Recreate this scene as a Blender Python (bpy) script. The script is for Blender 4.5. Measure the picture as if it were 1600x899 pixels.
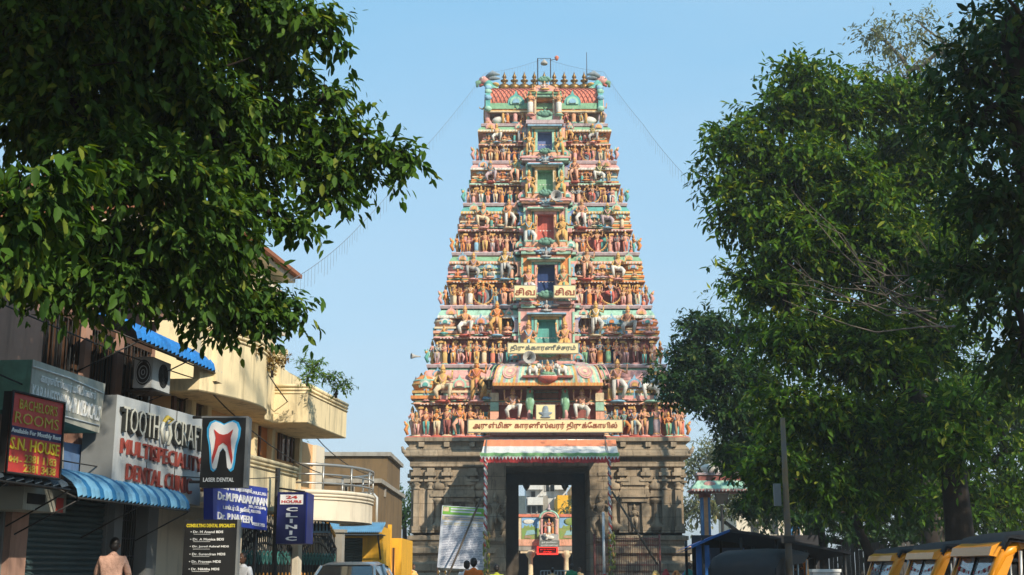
import bpy, math, random
import numpy as np
from mathutils import Vector, Matrix
R = math.radians
pi = math.pi
for o in list(bpy.data.objects): bpy.data.objects.remove(o)
SC = bpy.context.scene
COL = SC.collection
# ------------------------------------------------------------ camera
CAMH = 1.4; FPX = 2000.0; HOR = 888.0
TH = math.atan((HOR-449.5)/FPX)
cd = bpy.data.cameras.new('camera'); cam = bpy.data.objects.new('camera', cd); COL.objects.link(cam)
cam.location = (0, 0, CAMH); cam.rotation_euler = (pi/2+TH, 0, 0)
cd.sensor_width = 36; cd.lens = 36*FPX/1600; cd.clip_start = .1; cd.clip_end = 6000
SC.camera = cam
# ------------------------------------------------------------ sky, sun, exposure
SUN_AZ, SUN_EL = 37.0, 32.0          # azimuth: degrees to the right of straight behind the camera
world = bpy.data.worlds.new('World'); SC.world = world; world.use_nodes = True
wn = world.node_tree; bg = wn.nodes['Background']
sk = wn.nodes.new('ShaderNodeTexSky'); sk.sky_type = 'NISHITA'; sk.sun_disc = False
sk.sun_elevation = R(SUN_EL); sk.sun_rotation = R(180-SUN_AZ)
sk.altitude = 50; sk.air_density = 1.0; sk.dust_density = .4; sk.ozone_density = 3.0
# the hazy tropical sky is paler and more even than the clear-air model: blend the two by elevation
tcw = wn.nodes.new('ShaderNodeTexCoord'); sxw = wn.nodes.new('ShaderNodeSeparateXYZ'); wn.links.new(tcw.outputs['Generated'], sxw.inputs[0])
crw = wn.nodes.new('ShaderNodeValToRGB'); wn.links.new(sxw.outputs[2], crw.inputs[0]); ew = crw.color_ramp.elements
ew[0].position = 0; ew[0].color = (.66, .78, .87, 1); ew[1].position = .5; ew[1].color = (.22, .53, .82, 1); e_ = ew.new(.18); e_.color = (.42, .67, .87, 1)
hz = wn.nodes.new('ShaderNodeVectorMath'); hz.operation = 'SCALE'; hz.inputs['Scale'].default_value = 5.9; wn.links.new(crw.outputs[0], hz.inputs[0])
mw = wn.nodes.new('ShaderNodeMixRGB'); mw.inputs[0].default_value = .88; wn.links.new(sk.outputs[0], mw.inputs[1]); wn.links.new(hz.outputs[0], mw.inputs[2])
nzw = wn.nodes.new('ShaderNodeTexNoise'); nzw.inputs['Scale'].default_value = 2.2; nzw.inputs['Detail'].default_value = 5; mpw = wn.nodes.new('ShaderNodeMapping'); mpw.inputs['Scale'].default_value = (1, 1, 4)
wn.links.new(tcw.outputs['Generated'], mpw.inputs[0]); wn.links.new(mpw.outputs[0], nzw.inputs['Vector'])
mrw = wn.nodes.new('ShaderNodeMapRange'); mrw.inputs[1].default_value = .35; mrw.inputs[2].default_value = .75; mrw.inputs[3].default_value = 0; mrw.inputs[4].default_value = .16; wn.links.new(nzw.outputs['Fac'], mrw.inputs[0])
mw2 = wn.nodes.new('ShaderNodeMixRGB'); wn.links.new(mrw.outputs[0], mw2.inputs[0]); wn.links.new(mw.outputs[0], mw2.inputs[1]); mw2.inputs[2].default_value = (4.6, 5.0, 5.3, 1)
wn.links.new(mw2.outputs[0], bg.inputs[0]); bg.inputs[1].default_value = .135
ld = bpy.data.lights.new('sun', 'SUN'); ld.energy = 4.4; ld.angle = R(.5); ld.color = (1, .89, .72)
sun = bpy.data.objects.new('sun', ld); COL.objects.link(sun)
sdir = Vector((math.sin(R(SUN_AZ))*math.cos(R(SUN_EL)), -math.cos(R(SUN_AZ))*math.cos(R(SUN_EL)), math.sin(R(SUN_EL))))
sun.rotation_euler = sdir.to_track_quat('Z', 'Y').to_euler(); sun.location = (0, 0, 60)
vs = SC.view_settings; vs.view_transform = 'Standard'; vs.look = 'None'; vs.exposure = 0.48; vs.gamma = 1; vs.use_curve_mapping = False
SC.render.engine = 'CYCLES'
SC.cycles.use_denoising = True
SC.cycles.max_bounces = 6; SC.cycles.diffuse_bounces = 3; SC.cycles.glossy_bounces = 2; SC.cycles.transmission_bounces = 4; SC.cycles.transparent_max_bounces = 6
SC.cycles.caustics_reflective = False; SC.cycles.caustics_refractive = False

def W(px, py, Y):
    "the point at depth Y that the photograph's pixel shows"
    u = (px-800)/FPX; v = (449.5-py)/FPX
    d = math.cos(TH)-v*math.sin(TH)
    return (u*Y/d, Y, CAMH+Y*(math.sin(TH)+v*math.cos(TH))/d)
def WZ(py, Y): return W(800, py, Y)[2]
def WX(px, py, Y): return W(px, py, Y)[0]
# ------------------------------------------------------------ materials
MATS = {}
def mat(name, col, rough=.75, var=.25, scale=3., metal=0., bump=0., col2=None, stain=0., trans=0., emit=0., spec=.3, coat=0.):
    if name in MATS: return MATS[name]
    m = bpy.data.materials.new(name); m.use_nodes = True; MATS[name] = m
    nt = m.node_tree; b = nt.nodes['Principled BSDF']; L = nt.links.new
    b.inputs['Roughness'].default_value = rough; b.inputs['Metallic'].default_value = metal
    b.inputs['Specular IOR Level'].default_value = spec; b.inputs['Coat Weight'].default_value = coat
    c = (*col, 1)
    if var <= 0 and not bump:
        b.inputs['Base Color'].default_value = c
    else:
        tc = nt.nodes.new('ShaderNodeTexCoord'); n = nt.nodes.new('ShaderNodeTexNoise')
        n.inputs['Scale'].default_value = scale; n.inputs['Detail'].default_value = 6; n.inputs['Roughness'].default_value = .65
        geo = nt.nodes.new('ShaderNodeNewGeometry'); L(geo.outputs['Position'], n.inputs['Vector'])
        cr = nt.nodes.new('ShaderNodeValToRGB')
        e = cr.color_ramp.elements; e[0].position = .3; e[1].position = .7
        k = 1-var
        e[0].color = (col[0]*k, col[1]*k, col[2]*k, 1) if not col2 else (*col2, 1)
        e[1].color = c
        L(n.outputs['Fac'], cr.inputs[0])
        out = cr.outputs[0]
        if stain:
            mp = nt.nodes.new('ShaderNodeMapping'); mp.inputs['Scale'].default_value = (2.2, 2.2, .28)
            L(geo.outputs['Position'], mp.inputs[0])
            n2 = nt.nodes.new('ShaderNodeTexNoise'); n2.inputs['Scale'].default_value = 1.6; n2.inputs['Detail'].default_value = 7; n2.inputs['Roughness'].default_value = .7
            L(mp.outputs[0], n2.inputs['Vector'])
            r2 = nt.nodes.new('ShaderNodeValToRGB'); f = r2.color_ramp.elements
            f[0].position = .50; f[0].color = (0, 0, 0, 1); f[1].position = .72; f[1].color = (stain, stain, stain, 1)
            L(n2.outputs['Fac'], r2.inputs[0])
            mx = nt.nodes.new('ShaderNodeMixRGB'); L(r2.outputs[0], mx.inputs[0]); L(out, mx.inputs[1]); mx.inputs[2].default_value = (.06, .05, .035, 1)
            out = mx.outputs[0]
        L(out, b.inputs['Base Color'])
        if bump:
            bp = nt.nodes.new('ShaderNodeBump'); bp.inputs['Strength'].default_value = bump; bp.inputs['Distance'].default_value = .03
            L(n.outputs['Fac'], bp.inputs['Height']); L(bp.outputs[0], b.inputs['Normal'])
    if emit:
        b.inputs['Emission Color'].default_value = c; b.inputs['Emission Strength'].default_value = emit
    if trans: b.inputs['Transmission Weight'].default_value = trans
    return m
def leafmat(name, c1, c2, c3=None, tr=.35, scale=.6):
    "leaf blade: per-leaf colour from a mesh attribute, clump tint from noise; translucent"
    m = bpy.data.materials.new(name); m.use_nodes = True; MATS[name] = m
    nt = m.node_tree; L = nt.links.new; b = nt.nodes['Principled BSDF']; o = nt.nodes['Material Output']
    at = nt.nodes.new('ShaderNodeAttribute'); at.attribute_name = 'rnd'
    cr = nt.nodes.new('ShaderNodeValToRGB'); e = cr.color_ramp.elements
    e[0].position = 0; e[0].color = (*c1, 1); e[1].position = .85; e[1].color = (*c2, 1)
    if c3: x = e.new(.97); x.color = (*c3, 1)
    L(at.outputs['Fac'], cr.inputs[0]); L(cr.outputs[0], b.inputs['Base Color'])
    b.inputs['Roughness'].default_value = .55; b.inputs['Specular IOR Level'].default_value = .12
    t = nt.nodes.new('ShaderNodeBsdfTranslucent')
    h = nt.nodes.new('ShaderNodeHueSaturation'); h.inputs['Saturation'].default_value = 1.15; h.inputs['Value'].default_value = 1.7; h.inputs['Hue'].default_value = .48
    L(cr.outputs[0], h.inputs['Color']); L(h.outputs[0], t.inputs[0])
    mx = nt.nodes.new('ShaderNodeMixShader'); mx.inputs[0].default_value = tr
    L(b.outputs[0], mx.inputs[1]); L(t.outputs[0], mx.inputs[2]); L(mx.outputs[0], o.inputs[0])
    return m
PAL = dict(pink=(.80, .40, .36), salmon=(.84, .43, .28), coral=(.78, .22, .13), mint=(.34, .66, .50), teal=(.06, .44, .40), sky=(.22, .50, .68),
  cream=(.80, .66, .42), gold=(.74, .42, .11), orange=(.80, .27, .05), white=(.78, .74, .66), blue=(.07, .17, .42), maroon=(.34, .11, .09),
  green=(.18, .46, .26), silver=(.42, .44, .42), lilac=(.50, .40, .42), brown=(.30, .15, .09), skin=(.78, .38, .20), tan=(.60, .30, .13),
  yellow=(.76, .50, .15), slate=(.20, .30, .36), olive=(.16, .22, .07), dark=(.05, .04, .04), red=(.58, .10, .07), bronze=(.30, .17, .05), navy=(.02, .05, .16), hood=(.10, .33, .24))
def pm(n):
    c = PAL[n]; k = 0 if n in ('dark', 'navy', 'white', 'brown', 'maroon') else .12
    c = tuple((1-k)*q+k*w_ for q, w_ in zip(c, (.70, .42, .34)))
    return mat('paint_'+n, c, .8, .32, 6., stain=.62 if n not in ('dark', 'navy', 'blue') else 0, bump=.25)
def getmat(n):
    if isinstance(n, bpy.types.Material): return n
    if n in MATS: return MATS[n]
    return pm(n)
# ------------------------------------------------------------ mesh building
class MB:
    def __init__(s): s.v = []; s.f = []; s.m = []; s.sm = []; s.mats = []
    def mi(s, m):
        if m not in s.mats: s.mats.append(m)
        return s.mats.index(m)
    def add(s, vs, fs, m, smooth=False):
        b = len(s.v); s.v.extend([tuple(p) for p in vs]); k = s.mi(m)
        for f in fs: s.f.append(tuple(i+b for i in f)); s.m.append(k); s.sm.append(smooth)
    def box(s, c, d, m, rz=0, top=1.0):
        x, y, z = d[0]/2, d[1]/2, d[2]/2; P = []
        for sz in (-1, 1):
            k = top if sz > 0 else 1
            for sx, sy in ((-1, -1), (1, -1), (1, 1), (-1, 1)):
                a, b_ = sx*x*k, sy*y*k
                if rz: a, b_ = a*math.cos(rz)-b_*math.sin(rz), a*math.sin(rz)+b_*math.cos(rz)
                P.append((c[0]+a, c[1]+b_, c[2]+sz*z))
        s.add(P, [(3, 2, 1, 0), (4, 5, 6, 7), (0, 1, 5, 4), (1, 2, 6, 5), (2, 3, 7, 6), (3, 0, 4, 7)], m)
    def bx(s, x0, x1, y0, y1, z0, z1, m): s.box(((x0+x1)/2, (y0+y1)/2, (z0+z1)/2), (abs(x1-x0), abs(y1-y0), abs(z1-z0)), m)
    def tube(s, pts, rs, m, n=6, cap=True, smooth=True):
        pts = [Vector(p) for p in pts]
        if not hasattr(rs, '__len__'): rs = [rs]*len(pts)
        V = []; up = None
        for i, p in enumerate(pts):
            d = (pts[min(i+1, len(pts)-1)]-pts[max(i-1, 0)])
            if d.length < 1e-9: d = Vector((0, 0, 1))
            d.normalize()
            if up is None: up = d.orthogonal().normalized()
            a = (up-d*up.dot(d))
            if a.length < 1e-5: a = d.orthogonal()
            a.normalize(); up = a; b_ = d.cross(a)
            for k in range(n):
                t = 2*pi*k/n; V.append(p+(a*math.cos(t)+b_*math.sin(t))*rs[i])
        F = []
        for i in range(len(pts)-1):
            for k in range(n):
                F.append((i*n+k, i*n+(k+1) % n, (i+1)*n+(k+1) % n, (i+1)*n+k))
        if cap: F.append(tuple(range(n-1, -1, -1))); F.append(tuple((len(pts)-1)*n+k for k in range(n)))
        s.add(V, F, m, smooth)
    def lathe(s, c, prof, m, n=10, sx=1., sy=1., smooth=True, a0=0., arc=2*pi):
        "prof: list of (r, z) upward"
        V = []; full = arc > 6.28; k_ = n if full else n+1
        for r, z in prof:
            for k in range(k_):
                t = a0+arc*k/n; V.append((c[0]+r*math.cos(t)*sx, c[1]+r*math.sin(t)*sy, c[2]+z))
        F = []
        for i in range(len(prof)-1):
            for k in range(n):
                k2 = (k+1) % n if full else k+1
                F.append((i*k_+k, i*k_+k2, (i+1)*k_+k2, (i+1)*k_+k))
        if full:
            if prof[0][0] > 1e-4: F.append(tuple(range(n-1, -1, -1)))
            if prof[-1][0] > 1e-4: F.append(tuple((len(prof)-1)*n+k for k in range(n)))
        s.add(V, F, m, smooth)
    def ell(s, c, r, m, n=8, k=5, rot=None):
        V = []; 
        for i in range(k+1):
            a = -pi/2+pi*i/k
            for j in range(n):
                t = 2*pi*j/n; p = Vector((r[0]*math.cos(a)*math.cos(t), r[1]*math.cos(a)*math.sin(t), r[2]*math.sin(a)))
                if rot is not None: p = rot @ p
                V.append((c[0]+p.x, c[1]+p.y, c[2]+p.z))
        F = [(i*n+j, i*n+(j+1) % n, (i+1)*n+(j+1) % n, (i+1)*n+j) for i in range(k) for j in range(n)]
        s.add(V, F, m, True)
    def prism(s, poly, y0, y1, m, axis='y', smooth=False):
        "poly in (x,z) extruded along y (or (y,z) along x, or (x,y) along z)"
        def P(a, b, t): return (a, t, b) if axis == 'y' else ((t, a, b) if axis == 'x' else (a, b, t))
        n = len(poly); V = [P(a, b, y0) for a, b in poly]+[P(a, b, y1) for a, b in poly]
        F = [(i, (i+1) % n, n+(i+1) % n, n+i) for i in range(n)]+[tuple(range(n-1, -1, -1)), tuple(range(n, 2*n))]
        s.add(V, F, m, smooth)
    def band(s, poly, prof, m=None, cap=True, capb=False):
        "poly: closed CCW plan; prof: [(out, z, mat)] upward; walls with mitred corners"
        n = len(poly); D = []
        for i in range(n):
            p0, p1, p2 = Vector(poly[i-1]), Vector(poly[i]), Vector(poly[(i+1) % n])
            a = (p1-p0).normalized(); b_ = (p2-p1).normalized()
            na = Vector((a.y, -a.x)); nb = Vector((b_.y, -b_.x)); q = na+nb
            D.append(q*(2/q.length_squared) if q.length_squared > 1e-6 else na)
        rows = [[(poly[i][0]+D[i].x*o_, poly[i][1]+D[i].y*o_, z) for i in range(n)] for o_, z, *_ in prof]
        for k in range(len(prof)-1):
            mm = prof[k][2] if len(prof[k]) > 2 else m
            s.add(rows[k]+rows[k+1], [(i, (i+1) % n, n+(i+1) % n, n+i) for i in range(n)], mm)
        if cap: s.add(rows[-1], [tuple(range(n))], prof[-2][2] if len(prof[-2]) > 2 else m)
        if capb: s.add(rows[0], [tuple(range(n-1, -1, -1))], prof[0][2] if len(prof[0]) > 2 else m)
    def text(s, body, quad, m, ext=.01, bold=0., res=2, spacing=1., align='FIT'):
        "lettering raised off a planar quad (TL, TR, BL, BR corner points); fills the quad"
        vs_, fs = text_mesh(body, bold, res, spacing)
        if not vs_: return
        xs = [p[0] for p in vs_]; ys = [p[1] for p in vs_]
        x0, x1, y0, y1 = min(xs), max(xs), min(ys), max(ys)
        TL, TR, BL, BR = [Vector(q) for q in quad]
        nrm = (TR-TL).cross(TL-BL).normalized()
        a, b_ = 0., 1.
        V = []; n = len(vs_)
        for off in (0, ext):
            for x, y in vs_:
                fx = (x-x0)/(x1-x0); fy = (y-y0)/(y1-y0); fx = a+(b_-a)*fx
                p = (BL*(1-fx)+BR*fx)*(1-fy)+(TL*(1-fx)+TR*fx)*fy+nrm*off
                V.append(p)
        F = [tuple(i+n for i in f) for f in fs]
        cnt = {}
        for f in fs:
            for i in range(len(f)):
                e = (f[i], f[(i+1) % len(f)]); cnt[e] = 1
        for (p, q) in cnt:
            if (q, p) not in cnt: F.append((p, q, q+n, p+n))
        s.add(V, F, m)
    def build(s, name, parent=None, loc=None, rot=None, label=None, cat=None, group=None, kind=None):
        me = bpy.data.meshes.new(name); V = s.v
        if loc is not None and parent is None: pass
        me.from_pydata(V, [], s.f)
        for m in s.mats: me.materials.append(getmat(m))
        me.polygons.foreach_set('material_index', s.m); me.polygons.foreach_set('use_smooth', s.sm)
        me.update()
        o = bpy.data.objects.new(name, me); COL.objects.link(o)
        if parent is not None: o.parent = parent
        if loc is not None: o.location = loc
        if rot is not None: o.rotation_euler = rot
        tag(o, label, cat, group, kind); return o
_tc = {}
def text_mesh(body, bold, res, spacing):
    k = (body, bold, res, spacing)
    if k in _tc: return _tc[k]
    c = bpy.data.curves.new('t', 'FONT'); c.body = body; c.resolution_u = res; c.offset = bold; c.space_character = spacing; c.align_x = 'CENTER'
    o = bpy.data.objects.new('t', c); COL.objects.link(o)
    dg = bpy.context.evaluated_depsgraph_get(); e = o.evaluated_get(dg); me = e.to_mesh()
    r = ([(v.co.x, v.co.y) for v in me.vertices], [tuple(p.vertices) for p in me.polygons])
    e.to_mesh_clear(); bpy.data.objects.remove(o); bpy.data.curves.remove(c)
    _tc[k] = r; return r
def tag(o, label=None, cat=None, group=None, kind=None):
    if label: o['label'] = label
    if cat: o['category'] = cat
    if group: o['group'] = group
    if kind: o['kind'] = kind
    return o
def thing(name, label, cat, loc=(0, 0, 0), rz=0, group=None, kind=None):
    o = bpy.data.objects.new(name, None); COL.objects.link(o); o.empty_display_size = .3
    o.location = loc; o.rotation_euler = (0, 0, rz); return tag(o, label, cat, group, kind)
def copy_tree(o, parent=None):
    c = o.copy(); COL.objects.link(c)
    if parent is not None: c.parent = parent
    for ch in [x for x in o.children]: copy_tree(ch, c)
    return c
rnd = random.Random(7)
# ============================================================ statues
def figure(mb, base, h, skin, cloth, pose='stand', arms='fold', face=0., crown='gold', halo=None, sash=None, q=6, four=False, mir=1):
    "one painted temple figure, feet at base, total height h, facing -Y turned by face"
    cf, sf = math.cos(face), math.sin(face)
    def T(p): x, y, z = p[0]*mir, p[1], p[2]; return (base[0]+(x*cf-y*sf)*h, base[1]+(x*sf+y*cf)*h, base[2]+z*h)
    def tb(pts, rs, m, n=q): mb.tube([T(p) for p in pts], [r*h for r in rs], m, n)
    def el(c, r, m, n=q+1, k=5): mb.ell(T(c), (r[0]*h, r[1]*h, r[2]*h), m, n, k)
    dz = 0.
    if pose == 'seat':
        dz = -.36; k = 1.28
        el((0, 0, .10), (.16, .13, .09), cloth)
        for s in (-1, 1): tb([(s*.08, 0, .10), (s*.25, -.12, .07), (-s*.04, -.2, .05)], [.085, .065, .04], cloth)
    elif pose == 'sit':      # on a ledge, one knee out
        dz = -.14
        tb([(-.07, 0, .34), (-.2, -.16, .36), (-.16, -.16, .04)], [.085, .062, .036], cloth); el((-.16, -.2, .02), (.035, .06, .022), skin)
        tb([(.07, 0, .34), (.17, -.13, .22), (.12, -.1, .03)], [.085, .062, .036], cloth); el((.12, -.14, .02), (.035, .06, .022), skin)
        el((0, 0, .34), (.13, .1, .09), cloth)
    elif pose == 'skirt':
        mb.lathe(T((0, 0, 0)), [(.115*h, 0), (.105*h, .2*h), (.12*h, .42*h), (.09*h, .52*h)], cloth, q+2, 1, .8)
        for s in (-1, 1): el((s*.05, -.1, .012), (.03, .05, .02), skin)
        mb.lathe(T((0, 0, .02)), [(.125*h, 0), (.125*h, .03*h)], crown or 'gold', q+2, 1, .8)
    elif pose == 'stride':
        tb([(-.06, 0, .48), (-.19, -.12, .32), (-.11, -.02, .05)], [.085, .06, .034], cloth); el((-.11, -.06, .02), (.032, .06, .022), skin)
        tb([(.06, 0, .48), (.09, -.02, .25), (.1, 0, .03)], [.085, .058, .034], cloth); el((.1, -.04, .015), (.032, .06, .022), skin)
        el((0, 0, .48), (.12, .09, .075), cloth)
    elif pose == 'dance':
        tb([(-.06, 0, .48), (-.1, -.06, .27), (-.04, 0, .05)], [.08, .055, .034], cloth)
        tb([(.06, 0, .48), (.2, -.12, .45), (.02, -.2, .34)], [.08, .055, .034], cloth)
        el((0, 0, .48), (.11, .09, .07), cloth)
    else:
        for s in (-1, 1):
            tb([(s*.06, 0, .5), (s*.072, -.015, .26), (s*.06, .005, .03)], [.078, .05, .03], cloth if s < 2 else skin)
            el((s*.06, -.035, .014), (.03, .055, .02), skin)
        el((0, 0, .49), (.11, .085, .07), cloth)
    if pose in ('stand', 'stride', 'dance') : tb([(0, -.09, .5), (0, -.1, .3)], [.035, .022], sash or crown or 'gold', 5)
    if pose not in ('seat',): mb.lathe(T((0, 0, .5+dz)), [(.10*h, 0), (.112*h, .015*h), (.09*h, .04*h)], crown or 'gold', q+2, 1, .8)
    P = [(.085, .5), (.072, .56), (.088, .63), (.115, .71), (.1, .755), (.045, .78), (.035, .81)]
    mb.lathe(T((0, 0, dz)), [(r*h, z*h) for r, z in P], skin, q+2, 1, .68)
    mb.lathe(T((0, 0, .745+dz)), [(.1*h, 0), (.085*h, .02*h), (.06*h, .03*h)], crown or 'gold', q+2, 1, .75)
    tb([(-.1, -.05, .745+dz), (-.05, -.1, .64+dz), (0, -.115, .575+dz), (.05, -.1, .64+dz), (.1, -.05, .745+dz)], [.017]*5, sash or crown or 'gold', 4)
    el((0, -.005, .85+dz), (.052, .058, .068), skin, q+2, 6)
    el((0, -.062, .845+dz), (.012, .014, .016), skin, 4, 3)
    for s in (-1, 1):
        el((s*.02, -.052, .862+dz), (.009, .008, .006), 'dark', 4, 3)
        el((s*.058, 0, .835+dz), (.018, .014, .03), crown or 'gold', 4, 3)
    el((0, .02, .845+dz), (.064, .05, .075), 'dark', q, 4)
    if crown: mb.lathe(T((0, 0, .885+dz)), [(.064*h, 0), (.066*h, .025*h), (.05*h, .04*h), (.052*h, .06*h), (.032*h, .085*h), (.034*h, .1*h), (.008*h, .135*h)], crown, q+2)
    A = dict(fold=((.165, -.02, .6), (.02, -.12, .64)), down=((.175, .0, .59), (.16, -.06, .47)), up=((.22, -.03, .66), (.235, -.07, .83)),
             out=((.22, 0, .63), (.33, -.06, .66)), hip=((.2, .02, .6), (.1, -.06, .53)), give=((.17, -.03, .6), (.16, -.17, .6)), cross=((.17, -.05, .61), (-.1, -.13, .66)))
    if isinstance(arms, str): arms = (arms, arms)
    S = list(zip((-1, 1), arms))
    if four: S += [(-1, 'up'), (1, 'up')]
    for i, (s, a) in enumerate(S):
        e, hd = A[a]; y0 = .02 if i > 1 else 0
        tb([(s*.115, y0, .73+dz), (s*e[0], e[1]+y0, e[2]+dz), (s*hd[0], hd[1]+y0, hd[2]+dz)], [.038, .029, .02], skin)
        el((s*hd[0], hd[1]+y0-.01, hd[2]+dz+.015), (.024, .02, .032), skin, 5, 4)
        t = .55; mb.ell(T((s*(.115+(e[0]-.115)*t), e[1]*t+y0, .73+(e[2]-.73)*t+dz)), (.042*h, .042*h, .016*h), crown or 'gold', 5, 3)
        if i > 1: el((s*hd[0], hd[1], hd[2]+.07+dz), (.03, .02, .045), crown or 'gold', 5, 4)
    if halo:
        rr = .43*h; V = [T((math.cos(2*pi*k/28)*.43, .06, .5+math.sin(2*pi*k/28)*.47)) for k in range(29)]
        mb.tube(V, .028*h, halo, 5, False)
        for k in range(28): mb.ell(T((math.cos(2*pi*(k+.5)/28)*.475, .06, .5+math.sin(2*pi*(k+.5)/28)*.515)), (.025*h,)*3, halo, 4, 3)
SKINS = ['skin', 'salmon', 'tan', 'salmon', 'orange', 'pink', 'skin', 'skin', 'slate', 'gold', 'salmon', 'orange']
CLOTHS = ['gold', 'orange', 'white', 'teal', 'salmon', 'pink', 'coral', 'sky', 'cream', 'lilac', 'pink', 'yellow', 'maroon', 'salmon', 'cream', 'orange', 'green', 'skin']
def statue(parent, name, base, h, rr, pose=None, arms=None, face=0., skin=None, cloth=None, halo=None, four=None, plinth=True, crown='gold', mir=None):
    mb = MB()
    pose = pose or rr.choice(['stand', 'skirt', 'skirt', 'stand', 'stride', 'stand'])
    arms = arms or rr.choice(['fold', ('fold', 'up'), ('hip', 'up'), 'give', ('down', 'fold'), ('cross', 'down'), ('out', 'hip'), 'up'])
    p = .05*h if plinth else 0
    if plinth: mb.lathe((0, 0, 0), [(.17*h, 0), (.19*h, .02*h), (.14*h, .05*h)], rr.choice(['pink', 'mint', 'sky', 'red', 'cream']), 8, 1, .8)
    figure(mb, (0, 0, p), h*.95, skin or rr.choice(SKINS), cloth or rr.choice(CLOTHS), pose, arms, 0., crown, halo, rr.choice(CLOTHS), 6, rr.random() < .25 if four is None else four, mir or rr.choice((-1, 1)))
    return mb.build(name, parent, base, (0, 0, face))
def lotus_hood(mb, c, r, m='mint'):
    for k in range(5):
        a = pi*(.08+.84*k/4); mb.ell((c[0]+math.cos(a)*r*.85, c[1]-.12*r, c[2]+math.sin(a)*r*.45), (r*.36, r*.42, r*.34), m, 8, 6)
    mb.ell((c[0], c[1], c[2]+.1*r), (r, r*.5, r*.5), m, 10, 6)
def nasi(mb, c, w, m1, m2, m3='gold'):
    "horseshoe gable ornament facing -Y, centre bottom at c"
    for sc, dy, m in ((1, 0, m1), (.72, -.05, m2), (.42, -.09, m3)):
        P = []
        for k in range(15):
            a = -.35+(pi+.7)*k/14; P.append((c[0]+math.cos(a)*w*.5*sc, c[2]+w*.42+math.sin(a)*w*.5*sc))
        if sc == 1: P = P[:7]+[(c[0]+.09*w, c[2]+w*.98), (c[0], c[2]+w*1.22), (c[0]-.09*w, c[2]+w*.98)]+P[8:]
        mb.prism(P, c[1]+dy*w*1.6-.02, c[1]+.12*w, m)
def elephant(mb, c, s, m, f=1):
    x, y, z = c
    mb.ell((x, y, z+.55*s), (.42*s, .25*s, .28*s), m, 10, 7)
    for a, b_ in ((-.25, -.12), (-.25, .12), (.25, -.12), (.25, .12)): mb.tube([(x+a*s, y+b_*s, z+.5*s), (x+a*s, y+b_*s, z)], [.1*s, .08*s], m, 7)
    mb.ell((x+f*.45*s, y, z+.75*s), (.19*s, .17*s, .21*s), m, 9, 6)
    mb.tube([(x+f*.58*s, y, z+.75*s), (x+f*.72*s, y, z+.55*s), (x+f*.7*s, y, z+.3*s), (x+f*.8*s, y, z+.22*s)], [.1*s, .075*s, .05*s, .035*s], m, 7)
    for t in (-1, 1): mb.ell((x+f*.38*s, y+t*.17*s, z+.76*s), (.12*s, .03*s, .15*s), m, 7, 5)
    mb.tube([(x-f*.4*s, y, z+.6*s), (x-f*.48*s, y, z+.3*s)], [.03*s, .015*s], m, 5)
    mb.ell((x, y, z+.62*s), (.24*s, .265*s, .24*s), 'gold', 9, 6)
def bull(mb, c, s, f=1, m='white'):
    x, y, z = c
    mb.ell((x, y, z+.25*s), (.5*s, .24*s, .24*s), m, 10, 6); mb.ell((x+f*.22*s, y, z+.48*s), (.14*s, .12*s, .12*s), m, 8, 5)
    mb.tube([(x+f*.35*s, y, z+.35*s), (x+f*.55*s, y, z+.6*s)], [.17*s, .12*s], m, 8)
    mb.ell((x+f*.62*s, y, z+.66*s), (.19*s, .1*s, .11*s), m, 8, 6)
    for t in (-1, 1):
        mb.tube([(x+f*.52*s, y+t*.07*s, z+.74*s), (x+f*.5*s, y+t*.15*s, z+.86*s), (x+f*.52*s, y+t*.1*s, z+.95*s)], [.035*s, .028*s, .01*s], 'gold', 6)
        mb.ell((x+f*.48*s, y+t*.15*s, z+.66*s), (.05*s, .09*s, .03*s), m, 6, 4)
        mb.tube([(x+f*.3*s, y+t*.2*s, z+.12*s), (x+f*.55*s, y+t*.2*s, z+.05*s), (x+f*.3*s, y+t*.22*s, z+.03*s)], [.08*s, .06*s, .04*s], m, 6)
    mb.lathe((x+f*.43*s, y, z+.45*s), [(.17*s, 0), (.18*s, .03*s)], 'gold', 8)
def yali(mb, c, s, f):
    "rearing crested lion head on the gable end, mane swept back"
    x, y, z = c
    mb.tube([(x, y, z), (x-f*.15*s, y, z+.5*s), (x+f*.02*s, y, z+1.0*s), (x+f*.25*s, y, z+1.25*s)], [.3*s, .26*s, .24*s, .2*s], 'teal', 9)
    mb.ell((x+f*.35*s, y, z+1.35*s), (.3*s, .22*s, .22*s), 'pink', 9, 6)
    mb.tube([(x+f*.45*s, y, z+1.3*s), (x+f*.72*s, y, z+1.22*s), (x+f*.7*s, y, z+1.02*s)], [.15*s, .11*s, .06*s], 'green', 7)
    mb.tube([(x+f*.4*s, y, z+1.2*s), (x+f*.6*s, y, z+1.05*s)], [.1*s, .05*s], 'red', 6)
    for t in (-1, 1):
        mb.ell((x+f*.48*s, y+t*.15*s, z+1.42*s), (.07*s,)*3, 'white', 6, 4); mb.ell((x+f*.52*s, y+t*.18*s, z+1.42*s), (.035*s,)*3, 'dark', 5, 4)
        mb.tube([(x+f*.25*s, y+t*.14*s, z+1.5*s), (x-f*.05*s, y+t*.3*s, z+1.62*s), (x-f*.4*s, y+t*.25*s, z+1.55*s)], [.08*s, .14*s, .03*s], 'slate', 6)
    for k in range(5): mb.ell((x-f*(.1+.02*k)*s, y, z+(.25+.22*k)*s), (.2*s, .3*s, .09*s), ['gold', 'mint'][k % 2], 8, 5)
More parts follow.
